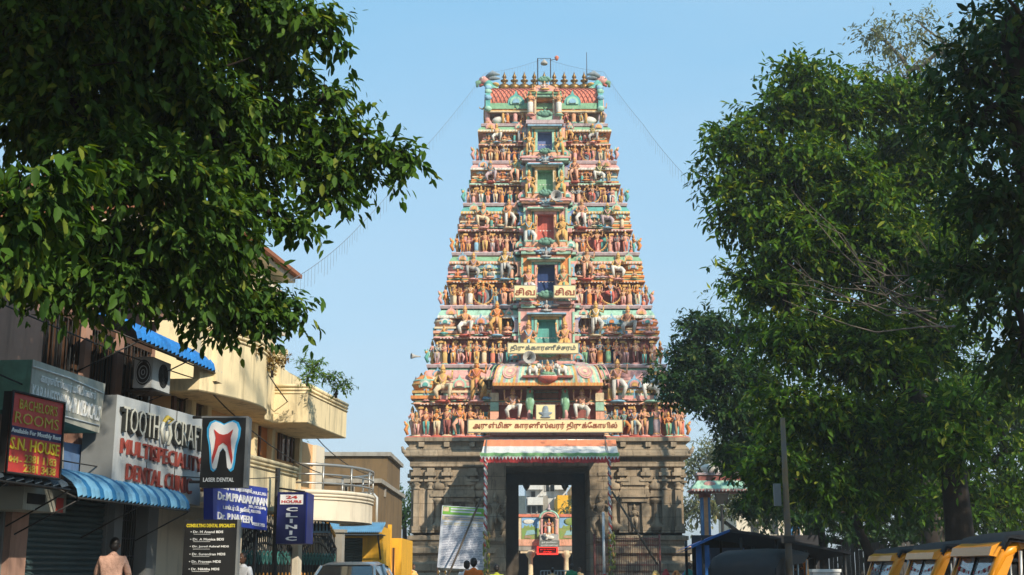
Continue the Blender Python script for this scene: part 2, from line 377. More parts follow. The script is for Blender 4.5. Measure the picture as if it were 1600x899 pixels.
# ============================================================ the gate tower
YF = 60.; F0 = 225*YF/2000*1.0018
CX = WX(855.5, 690, YF)
LEV = [(683, 220), (570, 187), (478, 165), (395, 146), (318, 127.5), (252, 112), (194, 100)]
lev = []
for py, hw in LEV:
    Y = YF
    for _ in range(8):
        Wd = WX(800+hw, py, Y); Y = YF+.6*(F0-Wd)
    lev.append((WZ(py, Y), Wd, Y))
YC = YF+4.7                                # centre line of the tower in depth
tower = thing('temple_gate_tower', 'tall seven tiered temple gateway tower crowded with painted statues above a grey stone base', 'temple tower', (CX, YF, 0))
def ty(Y): return Y-YF
HC = ty(YC)
def plan(w, d, bw=0, bp=0):
    "rect plan centred on (0,HC), half width w, half depth d, with a central bay of half width bw standing bp proud front and back"
    f, r = HC-d, HC+d
    if not bw: return [(-w, f), (w, f), (w, r), (-w, r)]
    return [(-w, f), (-bw, f), (-bw, f-bp), (bw, f-bp), (bw, f), (w, f), (w, r), (bw, r), (bw, r+bp), (-bw, r+bp), (-bw, r), (-w, r)]
# stone base ------------------------------------------------
stone = mat('old_granite', (.46, .36, .25), .85, .5, 1.3, bump=.5, col2=(.22, .18, .13), stain=.75)
# large weathered blocks: brick joints in the granite
nt = stone.node_tree; bsd = nt.nodes['Principled BSDF']; src = bsd.inputs['Base Color'].links[0].from_socket
bt = nt.nodes.new('ShaderNodeTexBrick'); ge = nt.nodes.new('ShaderNodeNewGeometry'); sx_ = nt.nodes.new('ShaderNodeSeparateXYZ'); cb = nt.nodes.new('ShaderNodeCombineXYZ')
ad = nt.nodes.new('ShaderNodeMath'); ad.operation = 'ADD'
nt.links.new(ge.outputs['Position'], sx_.inputs[0]); nt.links.new(sx_.outputs[0], ad.inputs[0]); nt.links.new(sx_.outputs[1], ad.inputs[1])
nt.links.new(ad.outputs[0], cb.inputs[0]); nt.links.new(sx_.outputs[2], cb.inputs[1]); nt.links.new(cb.outputs[0], bt.inputs['Vector'])
bt.inputs['Color1'].default_value = (1, 1, 1, 1); bt.inputs['Color2'].default_value = (.78, .76, .74, 1); bt.inputs['Mortar'].default_value = (.35, .33, .3, 1)
bt.inputs['Scale'].default_value = 1; bt.inputs['Brick Width'].default_value = 1.3; bt.inputs['Row Height'].default_value = .62; bt.inputs['Mortar Size'].default_value = .012
mxx = nt.nodes.new('ShaderNodeMixRGB'); mxx.blend_type = 'MULTIPLY'; mxx.inputs[0].default_value = 1
nt.links.new(src, mxx.inputs[1]); nt.links.new(bt.outputs[0], mxx.inputs[2]); nt.links.new(mxx.outputs[0], bsd.inputs['Base Color'])
zc = lev[0][0]; W0 = lev[0][1]; D0 = HC
OW = 65*YF/2000; ZD = WZ(722, YF)          # gateway half width and head
base = thing('stone_base', None, None); base.parent = tower
wall_w = 208*YF/2000; df = .45
def slab_sides(prof, name, m='old_granite'):
    "both halves of a moulding, left out where the gateway runs through"
    for s in (-1, 1):
        mb = MB(); a, b_ = (-wall_w, -OW-.97) if s < 0 else (OW+.97, wall_w)
        mb.band([(a, df), (b_, df), (b_, 2*HC-df), (a, 2*HC-df)], prof, m); mb.build(name, base)
slab_sides([(.95, 0), (.95, .5), (.85, .55), (.85, .95), (.55, 1.2), (.62, 1.3), (.62, 1.6), (.3, 1.75), (.3, 2.0), (.5, 2.08), (.5, 2.3), (.12, 2.4), (.12, 2.62), (.26, 2.68), (.26, 2.85), (0, 2.9), (0, 3.0)], 'plinth_moulding')
for s in (-1, 1):
    mb = MB(); a, b_ = (-wall_w, -OW-.9) if s < 0 else (OW+.9, wall_w)
    mb.bx(a, b_, df, 2*HC-df, 0, zc-.3, 'old_granite'); mb.build('wall', base)
zcap = WZ(735, YF)
mb = MB(); mb.band(plan(wall_w, HC-df), [(0, zcap+.15), (.2, zcap+.2), (.2, zcap+.4), (.05, zcap+.45), (.05, zcap+.7), (.4, zcap+.62), (.46, zcap+.68), (.44, zcap+.85), (.36, zcap+1.05), (.25, zcap+1.12), (.25, zc-.22), (.45, zc-.2), (.45, zc-.02)], 'old_granite', True, True)
for k in range(11):
    x = -wall_w+.35+k*(2*wall_w-.7)/10
    nasi(mb, (x, df-.4, zcap+.6), .36, 'old_granite', 'old_granite', 'old_granite')
    mb.box((x, df-.35, zcap+1.2), (.26, .3, .22), 'old_granite')
for s in (-1, 1):       # carved corner brackets
    mb.tube([(s*(wall_w+.3), df-.3, zcap+.75), (s*(wall_w+.5), df-.42, zcap+.9), (s*(wall_w+.56), df-.45, zcap+1.1)], [.14, .1, .05], 'old_granite', 7)
mb.build('cornice', base)
def pilaster(x, y, z0, z1, w=.34, name='pilaster', par=None):
    mb = MB(); m = 'old_granite'; h = z1-z0
    mb.box((x, y, z0+.15), (w*1.15, .3, .3), m); mb.box((x, y+.02, z0+.3+(h-1.35)/2), (w*.8, .24, h-1.35), m)
    z = z1-1.05
    mb.lathe((x, y, z), [(w*.4, 0), (w*.5, .05), (w*.42, .1), (w*.35, .16), (w*.62, .26), (w*.66, .33), (w*.4, .38)], m, 10)
    mb.box((x, y-.02, z+.42), (w*1.7, .5, .09), m); mb.box((x, y, z+.55), (w*.7, .3, .18), m)
    mb.box((x, y-.05, z+.72), (w*1.5, .44, .16), m); mb.box((x, y-.02, z+.9), (w*1.0, .36, .2), m)
    return mb.build(name, par or base)
PX = [650, 672, 698, 738, 764, 944, 974, 1011, 1040, 1061]
for px in PX: pilaster(WX(px, 780, YF)-CX, df-.1, 3.0, zcap+.17)
for k in range(5):
    for s in (-1, 1):
        o = pilaster(0, 0, 3.0, zcap+.17); o.location = (s*(wall_w+.1), 1.4+k*(2*HC-2.8)/4, 0); o.rotation_euler = (0, 0, s*pi/2)
def aedicule(x, big):
    mb = MB(); m = 'old_granite'; y = df-.1
    if big:
        mb.box((x-.42, y, 3.7), (.16, .22, 1.4), m); mb.box((x+.42, y, 3.7), (.16, .22, 1.4), m)
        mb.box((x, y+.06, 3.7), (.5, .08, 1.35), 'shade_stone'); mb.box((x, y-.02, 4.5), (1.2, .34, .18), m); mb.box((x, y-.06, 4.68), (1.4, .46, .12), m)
        mb.prism([(x-.75, 4.74), (x+.75, 4.74), (x+.62, 5.02), (x-.62, 5.02)], y-.2, y+.1, m)
        mb.box((x, y, 5.1), (.9, .24, .16), m)
        P = [(x+math.cos(pi*k/10)*.55, 5.18+math.sin(pi*k/10)*.42) for k in range(11)]; mb.prism(P, y-.22, y+.1, m)
        for k in range(5): mb.lathe((x-.4+.2*k, y-.05, 5.5), [(.03, 0), (.05, .06), (.01, .14)], m, 6)
        figure(mb, (x, y-.02, 3.1), 1.2, m, m, 'stand', 'fold', 0, m, None, m)
    else:
        mb.lathe((x, y+.02, 3.05), [(.12, 0), (.34, .18), (.36, .3), (.16, .42), (.13, .6), (.12, 1.25), (.2, 1.35), (.3, 1.42), (.33, 1.5), (.14, 1.56)], m, 12, 1, .7)
        mb.box((x, y-.02, 4.72), (.72, .3, .14), m); mb.box((x, y-.02, 4.86), (.5, .26, .14), m)
        mb.lathe((x, y, 4.93), [(.2, 0), (.34, .12), (.33, .3), (.2, .46), (.05, .55), (.07, .6), (0, .7)], m, 10, 1, .7)
    mb.build('carved_niche' if big else 'carved_shrine_pillar', base)
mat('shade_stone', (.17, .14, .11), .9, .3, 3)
for px, b_ in ((684, 0), (718, 1), (752, 0), (960, 0), (992, 1), (1026, 0)): aedicule(WX(px, 780, YF)-CX, b_)
# gateway: jambs, lintel, ceiling, carved guardians
for s in (-1, 1):
    mb = MB(); mb.bx(s*OW, s*(OW+.95), .13, 2*HC-.13, 0, ZD, 'old_granite')
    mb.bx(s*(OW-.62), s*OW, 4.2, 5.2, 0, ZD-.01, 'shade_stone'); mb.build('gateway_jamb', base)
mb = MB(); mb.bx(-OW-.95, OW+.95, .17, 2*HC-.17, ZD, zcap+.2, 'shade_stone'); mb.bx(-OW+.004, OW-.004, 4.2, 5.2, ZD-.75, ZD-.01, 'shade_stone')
mb.bx(-OW-.93, OW+.93, .11, .17, ZD+.002, zcap+.21, 'old_granite')
for s in (-1, 1): mb.lathe((s*(OW-1.0), 3.9, ZD-1.12), [(0, 0), (.13, .15), (.2, .35), (.1, .38)], 'shade_stone', 8)
mb.build('gateway_lintel', base)
for s in (-1, 1):
    mb = MB(); x = s*(OW+.47)
    mb.box((x, .05, 2.7), (.7, .3, .2), 'old_granite'); figure(mb, (x, -.02, 2.8), 2.0, 'old_granite', 'old_granite', 'stride', ('hip', 'up'), 0, 'old_granite', None, 'old_granite', 7, True, s)
    mb.box((x, .12, 4.1), (.9, .05, 2.6), 'old_granite')
    mb.build('carved_guardian', base)
# painted tiers ----------------------------------------------
rr = random.Random(11)
MAIN = [('salmon', 'mint'), ('pink', 'mint'), ('orange', 'teal'), ('pink', 'green'), ('mint', 'pink'), ('salmon', 'teal'), ('pink', 'mint')]
DOORC = ['dark', 'teal', 'navy', 'red', 'green', 'blue', 'orange']
EAVES = [('pink', 'cream', 'mint'), ('mint', 'white', 'teal'), ('green', 'salmon', 'cream'), ('teal', 'yellow', 'mint'), ('pink', 'white', 'lilac'), ('green', 'cream', 'white')]
for i in range(6):
    z0, w, yf = lev[i]; z1, w1, yf1 = lev[i+1]; H = z1-z0; d = YC-yf; d1 = YC-yf1
    tier = thing('tier', None, None); tier.parent = tower
    a, b_ = MAIN[i]; bw = (.40 if i == 0 else .27)*w; bw1 = .27*w1
    pw = w-.55; pd = d-.55               # lower wall
    # ledge
    mb = MB(); mb.band(plan(w, d, bw*1.02, .28), [(-.5, z0-.16, 'brown'), (0, z0-.14, 'lilac'), (.04, z0-.02, 'lilac' if i else 'red'), (0, z0+.03, 'pink'), (-.6, z0+.04, 'maroon')], None, True, True); mb.build('ledge', tier)
    # wall with pilasters & dark bays
    mb = MB(); zl = z0+.44*H
    mb.band(plan(pw, pd), [(0, z0+.04, 'maroon'), (0, zl, 'maroon')])
    def bays(n, x0, x1, f):
        for k in range(n+1):
            t = x0+(x1-x0)*k/n; c = rr.choice(['sky', 'mint', 'pink', 'pink', 'cream', 'salmon'])
            f(t, 0, c)
            if k < n: f((t+(x1-x0)*.5/n), 1, rr.choice(['navy', 'slate', 'maroon', 'maroon', 'teal', 'brown']))
    def ffront(t, kind, c):
        if kind == 0:
            mb.box((t, HC-pd-.06, (z0+zl)/2), (.12, .12, zl-z0-.1), c); mb.box((t, HC-pd-.08, zl-.12), (.24, .2, .1), 'gold'); mb.box((t, HC-pd-.08, z0+.12), (.2, .18, .14), 'pink')
        else: mb.box((t, HC-pd-.02, z0+.2*H), (.34, .06, .3*H), c)
    nb = 5 if i < 3 else 4
    for s in (-1, 1): bays(nb, s*bw, s*(pw-.08), ffront)
    def fside(sg):
        def f(t, kind, c):
            if kind == 0: mb.box((sg*(pw+.06), t, (z0+zl)/2), (.12, .12, zl-z0-.1), c); mb.box((sg*(pw+.08), t, zl-.12), (.2, .24, .1), 'gold')
            else: mb.box((sg*(pw+.02), t, z0+.2*H), (.06, .4, .3*H), c)
        return f
    for s in (-1, 1): bays(6, HC-pd+.08, HC+pd-.08, fside(s))
    mb.build('wall', tier)
    # lower cornice
    mb = MB(); p0 = plan(pw, pd)
    mb.band(p0, [(-.1, zl-.02, 'brown'), (.22, zl, 'salmon'), (.3, zl+.05, a), (.26, zl+.12, 'cream'), (.16, zl+.16, b_), (.2, zl+.2, 'gold'), (.2, zl+.25, 'pink'), (.02, zl+.27, 'maroon')], None, True, False)
    n = int(pw*2/.16)
    for k in range(n): mb.box((-pw+(k+.5)*2*pw/n, HC-pd-.27, zl+.03), (.06, .06, .05), 'white')
    mb.build('lower_cornice', tier)
    # upper neck wall
    nw, nd = w1-.42, d1-.42; zu = z1-.2*H
    mb = MB(); mb.band(plan(nw, nd), [(.12, zl+.26, 'pink'), (.12, zl+.36, b_), (0, zl+.4, 'salmon'), (0, zl+.52*(zu-zl), 'mint'), (.05, zl+.54*(zu-zl), 'cream'), (.05, zl+.62*(zu-zl), 'salmon'), (0, zl+.66*(zu-zl), 'brown'), (0, zu+.02, 'brown')])
    n = int(nw*2/.22)
    for k in range(n):       # row of little balusters under the cornice
        x = -nw+(k+.5)*2*nw/n
        if abs(x) > bw1: mb.lathe((x, HC-nd-.05, zl+.68*(zu-zl)), [(.05, 0), (.07, .04), (.03, .1), (.03, .3*(zu-zl)-.12), (.07, .31*(zu-zl)-.06), (.05, .31*(zu-zl))], rr.choice(['silver', 'brown', 'cream', 'mint']), 5)
    mb.build('upper_wall', tier)
    # main cornice (kapota roll)
    e1, e2, e3 = EAVES[i]
    mb = MB(); mb.band(plan(nw, nd), [(-.1, zu, 'brown'), (.28, zu-.03, 'salmon'), (.52, zu-.07, 'gold'), (.56, zu-.03, e2), (.54, zu+.03*H, e1), (.48, zu+.08*H, e1), (.38, zu+.125*H, e3), (.26, zu+.145*H, e3), (.26, zu+.16*H, 'silver'), (.36, zu+.165*H, 'lilac'), (.38, z1-.12, 'lilac')], None, True, True)
    n = int(nw*2/.14)
    for k in range(n+1): mb.box((-nw-.4+k*(2*nw+.8)/n, HC-nd-.56, zu+.0), (.045, .04, .1), 'white')
    for s in (-1, 1):
        nasi(mb, (s*(nw-.1), HC-nd-.5, zu-.02), .5, rr.choice(['mint', 'sky', 'pink']), 'salmon', 'gold')
        nasi(mb, (s*(bw1+.42), HC-nd-.52, zu-.0), .42, rr.choice(['pink', 'mint', 'sky']), 'cream', 'teal')
    mb.build('cornice', tier)
    # miniature shrines (corner domes and barrel roofs) along the parapet
    def kuta(x, y, sz, face=0):
        mb = MB(); c1, c2, c3 = rr.choice(['orange', 'sky', 'pink', 'salmon']), rr.choice(['mint', 'teal', 'sky']), rr.choice(['gold', 'cream', 'pink'])
        mb.box((0, 0, .1*sz), (1.1*sz, .7*sz, .12*sz), c1); mb.box((0, 0, .2*sz), (.8*sz, .6*sz, .12*sz), c2); mb.box((0, 0, .3*sz), (1.0*sz, .7*sz, .09*sz), c3)
        mb.lathe((0, 0, .34*sz), [(.3*sz, 0), (.46*sz, .1*sz), (.52*sz, .24*sz), (.49*sz, .36*sz), (.36*sz, .52*sz), (.18*sz, .62*sz), (.06*sz, .66*sz), (.09*sz, .72*sz), (0, .82*sz)], c1, 12, 1, .8)
        mb.lathe((0, 0, .56*sz), [(.54*sz, 0), (.53*sz, .08*sz)], c3, 12, 1, .8); mb.lathe((0, 0, .72*sz), [(.5*sz, 0), (.46*sz, .06*sz)], c2, 12, 1, .8)
        nasi(mb, (0, -.36*sz, .33*sz), .5*sz, c2, rr.choice(['pink', 'gold', 'white']), rr.choice(['teal', 'red', 'sky']))
        mb.build('corner_shrine', tier, (x, y, zl+.24), (0, 0, face))
    def sala(x, y, sz, L=1.4, face=0):
        mb = MB(); c1, c2, c3 = rr.choice(['pink', 'salmon', 'pink', 'sky']), rr.choice(['mint', 'green', 'teal']), rr.choice(['gold', 'cream', 'orange'])
        l = L*sz/2
        mb.box((0, 0, .08*sz), (L*sz*1.15, .7*sz, .14*sz), c1); mb.box((0, 0, .2*sz), (L*sz*.95, .6*sz, .1*sz), c2); mb.box((0, 0, .29*sz), (L*sz*1.1, .72*sz, .08*sz), c3)
        P = [(-.3*sz, .33*sz), (-.4*sz, .5*sz), (-.36*sz, .7*sz), (-.2*sz, .86*sz), (0, .92*sz), (.2*sz, .86*sz), (.36*sz, .7*sz), (.4*sz, .5*sz), (.3*sz, .33*sz)]
        mb.prism(P, -l, l, c1, 'x', True)
        for t in (-1, 1): mb.prism([(q[0]*1.12, .6*sz+(q[1]-.6*sz)*1.12) for q in P], t*l-.05, t*l+.05, c3, 'x'); mb.tube([(t*l, -.35*sz, .75*sz), (t*(l+.07), -.38*sz, .95*sz), (t*(l+.02), -.36*sz, 1.1*sz)], [.06, .05, .02], c1, 5)
        mb.box((0, -.385*sz, .46*sz), (2*l*.9, .06, .05*sz), c2); mb.box((0, -.37*sz, .66*sz), (2*l*.9, .06, .05*sz), 'cream')
        nasi(mb, (0, -.4*sz, .3*sz), .5*sz, rr.choice(['sky', 'mint', 'teal']), c1, c3)
        for k in range(3): mb.lathe(((k-1)*l*.6, 0, .9*sz), [(.04*sz, 0), (.07*sz, .07*sz), (.02*sz, .13*sz), (0, .2*sz)], 'gold', 6)
        mb.build('barrel_shrine', tier, (x, y, zl+.24), (0, 0, face))
    sz = .36*H
    yk = HC-pd+.1
    for s in (-1, 1):
        kuta(s*(pw-.28), yk, sz); 
        xs = (bw+pw-.5)/2+.05
        sala(s*xs, yk+.02, sz*1.05, 1.2 if i < 3 else 1.0)
        kuta(s*(pw-.2), 2*HC-yk, sz, pi)
        sala(s*(pw-.1), HC, sz*1.1, 2.0, s*pi/2)
        # big supporters between the little roofs
        for k, t in enumerate((-1, 1)):
            xx = s*xs+t*(.62+.04*H)*(1.05 if i < 3 else .88)
            ar = ('up', 'hip') if t*s < 0 else ('hip', 'up')
            statue(tier, 'supporter_statue', (xx, HC-d+.12, zl+.1), .585*H, rr, 'sit' if k == (s > 0) else 'stride', rr.choice([ar, ('hip', 'hip'), ('up', 'hip')]), 0, rr.choice(['tan', 'skin', 'orange', 'yellow', 'slate', 'olive', 'skin']), rr.choice(['white', 'cream', 'salmon', 'white', 'gold', 'silver', 'lilac', 'white']), four=False, plinth=True)
        for yy in (HC-pd*.45, HC+pd*.45): statue(tier, 'supporter_statue', (s*(pw+.1), yy, zl+.2), .55*H, rr, 'sit', 'hip', s*pi/2, four=False)
        for xx in [s*(bw+.3), s*xs, s*(xs-.25), s*(xs+.25), s*(pw-.28)]:
            statue(tier, 'niche_statue', (xx+rr.uniform(-.06, .06), HC-d+.28, zl+.18), .3*H*rr.uniform(.8, 1.15), rr, rr.choice(['seat', 'skirt', 'stand', 'seat']), four=False)
        # the crowded lower row
        x = bw+.28; xe = w-.3
        if i == 0: x = bw+.1
        k = 0
        while x < xe-.1:
            big = (i in (3, 4, 5) and s > 0 and k == 2) or (i == 2 and k == 3)
            hh = .40*H*rr.uniform(.8, 1.1)
            if big:
                x += .3; statue(tier, 'dancing_statue', (s*x, HC-d+.22, z0+.05), hh*1.12, rr, 'dance', ('out', 'up'), 0, rr.choice(['orange', 'skin', 'tan']), 'red', halo='gold', four=True); x += .62
            else:
                statue(tier, 'standing_statue', (s*x, HC-d+rr.uniform(.18, .3), z0+.04), hh, rr); x += rr.uniform(.33, .42)*hh/1.05*(1. if i < 3 else 1.12)
            k += 1
        for k in range(5): statue(tier, 'side_statue', (s*(w-.2), HC-d+.7+k*(2*d-1.4)/4, z0+.04), .42*H, rr, face=s*pi/2)
    # rampant little yali beasts at the outer corners
    for s in (-1, 1):
        mb = MB(); mb.tube([(s*(w-.05), HC-d+.02, z0+.1), (s*(w+.06), HC-d-.02, z0+.35), (s*(w-.02), HC-d, z0+.55), (s*(w+.12), HC-d-.05, z0+.72)], [.07, .09, .07, .04], ['orange', 'teal', 'pink'][i % 3], 6)
        mb.ell((s*(w+.04), HC-d-.03, z0+.6), (.08, .08, .08), 'gold', 6, 4); mb.tube([(s*(w+.02), HC-d+.05, z0+.2), (s*(w-.1), HC-d+.1, z0+.5), (s*(w-.02), HC-d+.1, z0+.8)], [.03, .04, .02], 'mint', 5); mb.build('corner_beast', tier)
    # central bay --------------------------------
    if i == 0: continue
    bay = thing('central_bay', None, None); bay.parent = tier
    f = HC-d-.1                           # front plane of the bay
    dw, dz0, dz1 = (.47-.02*i), z0+.22*H, z0+.74*H
    mb = MB(); bwi = bw*.88
    for s in (-1, 1): mb.bx(s*dw, s*bwi, f, HC-pd, z0, z1-.08*H, a)
    mb.bx(-dw, dw, f, HC-pd, z0, dz0, a); mb.bx(-dw, dw, f, HC-pd, dz1, z1-.08*H, a)
    for s in (-1, 1):
        for c, xx in (('mint', bwi-.06), ('gold', bwi*.62), ('teal', dw+.22)):
            mb.box((s*xx, f-.03, (z0+z1)/2-.1), (.1, .08, H*.8), c)
        mb.bx(s*(bwi-.02), s*(bwi+.22), f+.1, f+.5, zl-.1, zl+.1, 'pink'); mb.bx(s*(bwi-.02), s*(bwi+.3), f+.12, f+.5, zl+.1, zl+.2, 'mint')
        mb.bx(s*(bwi-.02), s*(bwi+.18), f+.16, f+.5, zl+.3, zl+.9, rr.choice(['sky', 'salmon', 'lilac']))
        mb.prism([(s*(bwi-.0), zl+.9), (s*(bwi+.34), zl+1.1), (s*(bwi+.12), zl+.62), (s*(bwi+.3), zl+.3), (s*(bwi-.0), zl+.3)][::s], f+.2, f+.3, rr.choice(['sky', 'pink', 'salmon', 'blue']))
    mb.build('bay_wall', bay)
    mb = MB(); c = DOORC[i]
    for s in (-1, 1): mb.bx(s*(dw-.02), s*(dw+.0), f+.05, f+.4, dz0, dz1, c); mb.bx(s*dw, s*(dw+.12), f-.07, f-.0, dz0-.05, dz1+.1, ['cream', 'mint', 'pink', 'salmon'][i % 4])
    mb.bx(-dw-.14, dw+.14, f-.09, f, dz1, dz1+.12, ['pink', 'gold', 'mint'][i % 3])
    mb.bx(-dw-.3, dw+.3, f-.25, f, dz1+.12, dz1+.2, 'cream'); mb.bx(-dw-.5, dw+.5, f-.38, f, dz1+.2, dz1+.27, rr.choice(['salmon', 'mint', 'sky'])); mb.bx(-dw-.45, dw+.45, f-.3, f, dz1+.27, dz1+.33, 'pink')
    mb.bx(-dw, dw, f+.36, f+.4, dz0, dz1, c); mb.bx(-dw, dw, f+.05, f+.9, dz1-.03, dz1-.002, c); mb.bx(-dw, dw, f, f+.9, dz0-.02, dz0+.01, 'silver')
    mb.build('door_opening', bay)
    for s in (-1, 1):
        statue(bay, 'door_guardian', (s*(dw+.42), f-.28, dz0-.18*H), .66*H, rr, 'stride', ('hip', 'up'), 0, 'gold' if i > 2 else 'skin', 'gold' if i > 3 else rr.choice(['white', 'green', 'gold']), four=True, mir=s)
        mb = MB(); mb.bx(s*(dw+.1), s*(dw+.8), f-.55, f, dz0-.3*H, dz0-.18*H, rr.choice(['brown', 'mint', 'lilac'])); mb.bx(s*(dw+.02), s*(dw+.9), f-.6, f, dz0-.24*H, dz0-.2*H, 'pink'); mb.build('pedestal', bay)
    # crest in front of the sill: seated figures under a green hood
    cr = MB(); yb = f-.5
    cr.bx(-bwi*.95, bwi*.95, yb+.1, f+.02, z0-.06*H, z0+.05*H, 'sky'); cr.bx(-bwi*.9, bwi*.9, yb+.15, f+.02, z0+.05*H, z0+.17*H, 'salmon'); cr.bx(-bwi*.95, bwi*.95, yb+.12, f+.02, z0+.17*H, z0+.2*H, 'mint')
    lotus_hood(cr, (0, yb-.05, z0+.13*H), .13*H, 'hood')
    cr.build('crest', bay)
    statue(bay, 'seated_statue', (0, yb-.12, z0-.19*H), .36*H, rr, 'seat', 'give', 0, 'silver', 'silver', four=True, crown='silver')
    for k in (-2, -1, 1, 2): statue(bay, 'attendant_statue', (k*bwi*.36, yb+.02, z0-.05*H), .25*H, rr, 'seat', 'fold', four=False, plinth=False)
    for s in (-1, 1):
        mb = MB(); nasi(mb, (0, 0, 0), .5, rr.choice(['mint', 'sky', 'pink', 'green']), rr.choice(['pink', 'white', 'salmon']), 'teal'); mb.box((0, .15, -.06), (.62, .4, .1), 'lilac'); mb.box((0, .15, -.16), (.5, .4, .12), 'mint')
        mb.build('gable_ornament', bay, (s*(bwi+.14), f-.12, z0+.08))
# ---- lowest tier centre: porch roof, big seated figures, parrot columns, doorway
z0, w, yf = lev[0]; z1 = lev[1][0]; H = z1-z0; d = YC-yf; bw = .40*w; f = HC-d-.05
porch = thing('painted_porch', None, None); porch.parent = tower
T1 = lambda px, py, y=0.: (WX(px, py, YF+y)-CX, WZ(py, YF+y))
mb = MB()
xd = .55; zt = T1(0, 602)[1]
mb.bx(-bw, -xd, f+.5, HC-d+.6, z0, zt, 'maroon'); mb.bx(xd, bw, f+.5, HC-d+.6, z0, zt, 'maroon')
mb.bx(-bw, bw, f-.5, f+.5, z0+.03, z0+.7, 'pink')
for s in (-1, 1):
    for k in range(3): mb.bx(s*(bw-.35), s*(bw+.05), f+.1+.05*k, f+.5, z0+.8+.45*k, z0+1.2+.45*k, ['salmon', 'mint', 'cream'][k])
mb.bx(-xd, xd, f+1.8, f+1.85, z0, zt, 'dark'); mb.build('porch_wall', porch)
# curved porch roof, pattern built as raised lobes
mb = MB(); za, zb = T1(0, 601, -.6)[1], T1(0, 572, 0)[1]
n = 8; prof = [(-1.1+ (1-math.cos(pi/2*k/n))*1.15, za+(zb-za)*math.sin(pi/2*k/n)) for k in range(n+1)]
xw = WX(940, 600, YF)-CX
def roofpt(x, t): k = min(int(t*n), n-1); q = t*n-k; y = prof[k][0]*(1-q)+prof[k+1][0]*q; z = prof[k][1]*(1-q)+prof[k+1][1]*q; return (x*(1-.14*t), f+y, z)
cols = 44
for c in range(cols):
    xa, xb = -xw+2*xw*c/cols, -xw+2*xw*(c+1)/cols
    mm = ['mint', 'cream', 'mint', 'gold', 'lilac'][c % 5] if 0 < c < cols-1 else 'pink'
    for k in range(n): mb.add([roofpt(xa, k/n), roofpt(xb, k/n), roofpt(xb, (k+1)/n), roofpt(xa, (k+1)/n)], [(0, 1, 2, 3)], mm, True)
mb.bx(-xw, xw, f-1.14, f-1.02, za-.12, za+.02, 'gold')
for k in range(34): mb.bx(-xw+2*xw*k/34+.02, -xw+2*xw*(k+.5)/34, f-1.15, f-1.01, za-.125, za+.025, 'orange')
mb.bx(-xw*.86, xw*.86, f-.02, HC-d+.9, zb-.05, zb+.1, 'lilac'); mb.bx(-xw*.98, xw*.98, f-1.02, HC-d+.6, za-.1, za-.04, 'brown')
for s in (-1, 1):
    mb.add([roofpt(s*xw, 0), roofpt(s*xw, .5), roofpt(s*xw, 1), (s*xw*.86, f+.3, za)], [(0, 1, 2, 3)], 'mint')
    c = T1(890+ (8 if s > 0 else -80), 582, -.6)
    x = s*1.85
    for r_, cc in ((.25, 'pink'), (.19, 'cream'), (.15, 'pink'), (.07, 'cream')):
        P = [Vector(roofpt(x+math.cos(2*pi*k/14)*r_*1.5, .42+math.sin(2*pi*k/14)*r_*1.15))+Vector((0, -.03-.02*(.34-r_)*10, .02)) for k in range(14)]
        mb.add(P, [tuple(range(14))], cc)
    for k in range(3): mb.tube([Vector(roofpt(s*(2.55+.2*k), t/8))+Vector((0, -.02, .02)) for t in range(1, 8)], .035, ['gold', 'green', 'pink'][k], 5)
mb.build('porch_roof', porch)
for s in (-1, 1):
    mb = MB(); elephant(mb, (0, 0, 0), .62, 'white', -s); mb.box((0, 0, -.05), (1.0, .5, .1), 'maroon')
    mb.build('elephant_statue', porch, (s*.68, f-1.0, za+.35))
    # parrot column
    mb = MB(); mb.tube([(0, 0, 0), (0, 0, .5), (.02*s, -.05, .9), (0, 0, 1.3), (0, -.05, 1.75)], [.14, .13, .2, .19, .13], 'green', 9)
    mb.tube([(0, -.02, 0), (s*.06, -.1, .35), (0, -.08, .8)], [.1, .09, .05], 'pink', 7); mb.ell((0, -.08, 1.68), (.17, .18, .16), 'green', 9, 6); mb.tube([(0, -.2, 1.7), (0, -.3, 1.62), (0, -.26, 1.52)], [.06, .05, .01], 'red', 6)
    for t in (-1, 1): mb.ell((t*.1, -.05, 1.86), (.06, .05, .07), 'gold', 6, 4); mb.ell((t*.12, -.04, 1.05), (.09, .16, .28), 'mint', 7, 5)
    mb.box((0, 0, .04), (.4, .4, .1), 'pink'); mb.box((0, .1, -.35), (.4, .3, .72), 'maroon'); mb.build('parrot_column', porch, (s*.82, f-.35, z0+.72)).scale = (1, 1, .82)
    statue(porch, 'large_seated_statue', (s*1.62, f-.3, z0+.72), 1.8, rr, 'sit', ('give', 'hip'), 0, 'salmon' if s > 0 else 'skin', 'white', four=True, mir=s)
statue(porch, 'lotus_seated_statue', (0, f-1.15, za+.28), 1.15, rr, 'seat', 'give', 0, 'skin', 'green', four=True)
mb = MB(); mb.lathe((0, 0, 0), [(.16, 0), (.42, .16), (.5, .3), (.3, .32)], 'red', 14, 1, .8); mb.lathe((0, 0, .3), [(.42, 0), (.46, .05), (.3, .06)], 'white', 14, 1, .8)
mb.build('lotus_seat', porch, (0, f-1.12, za-.02))
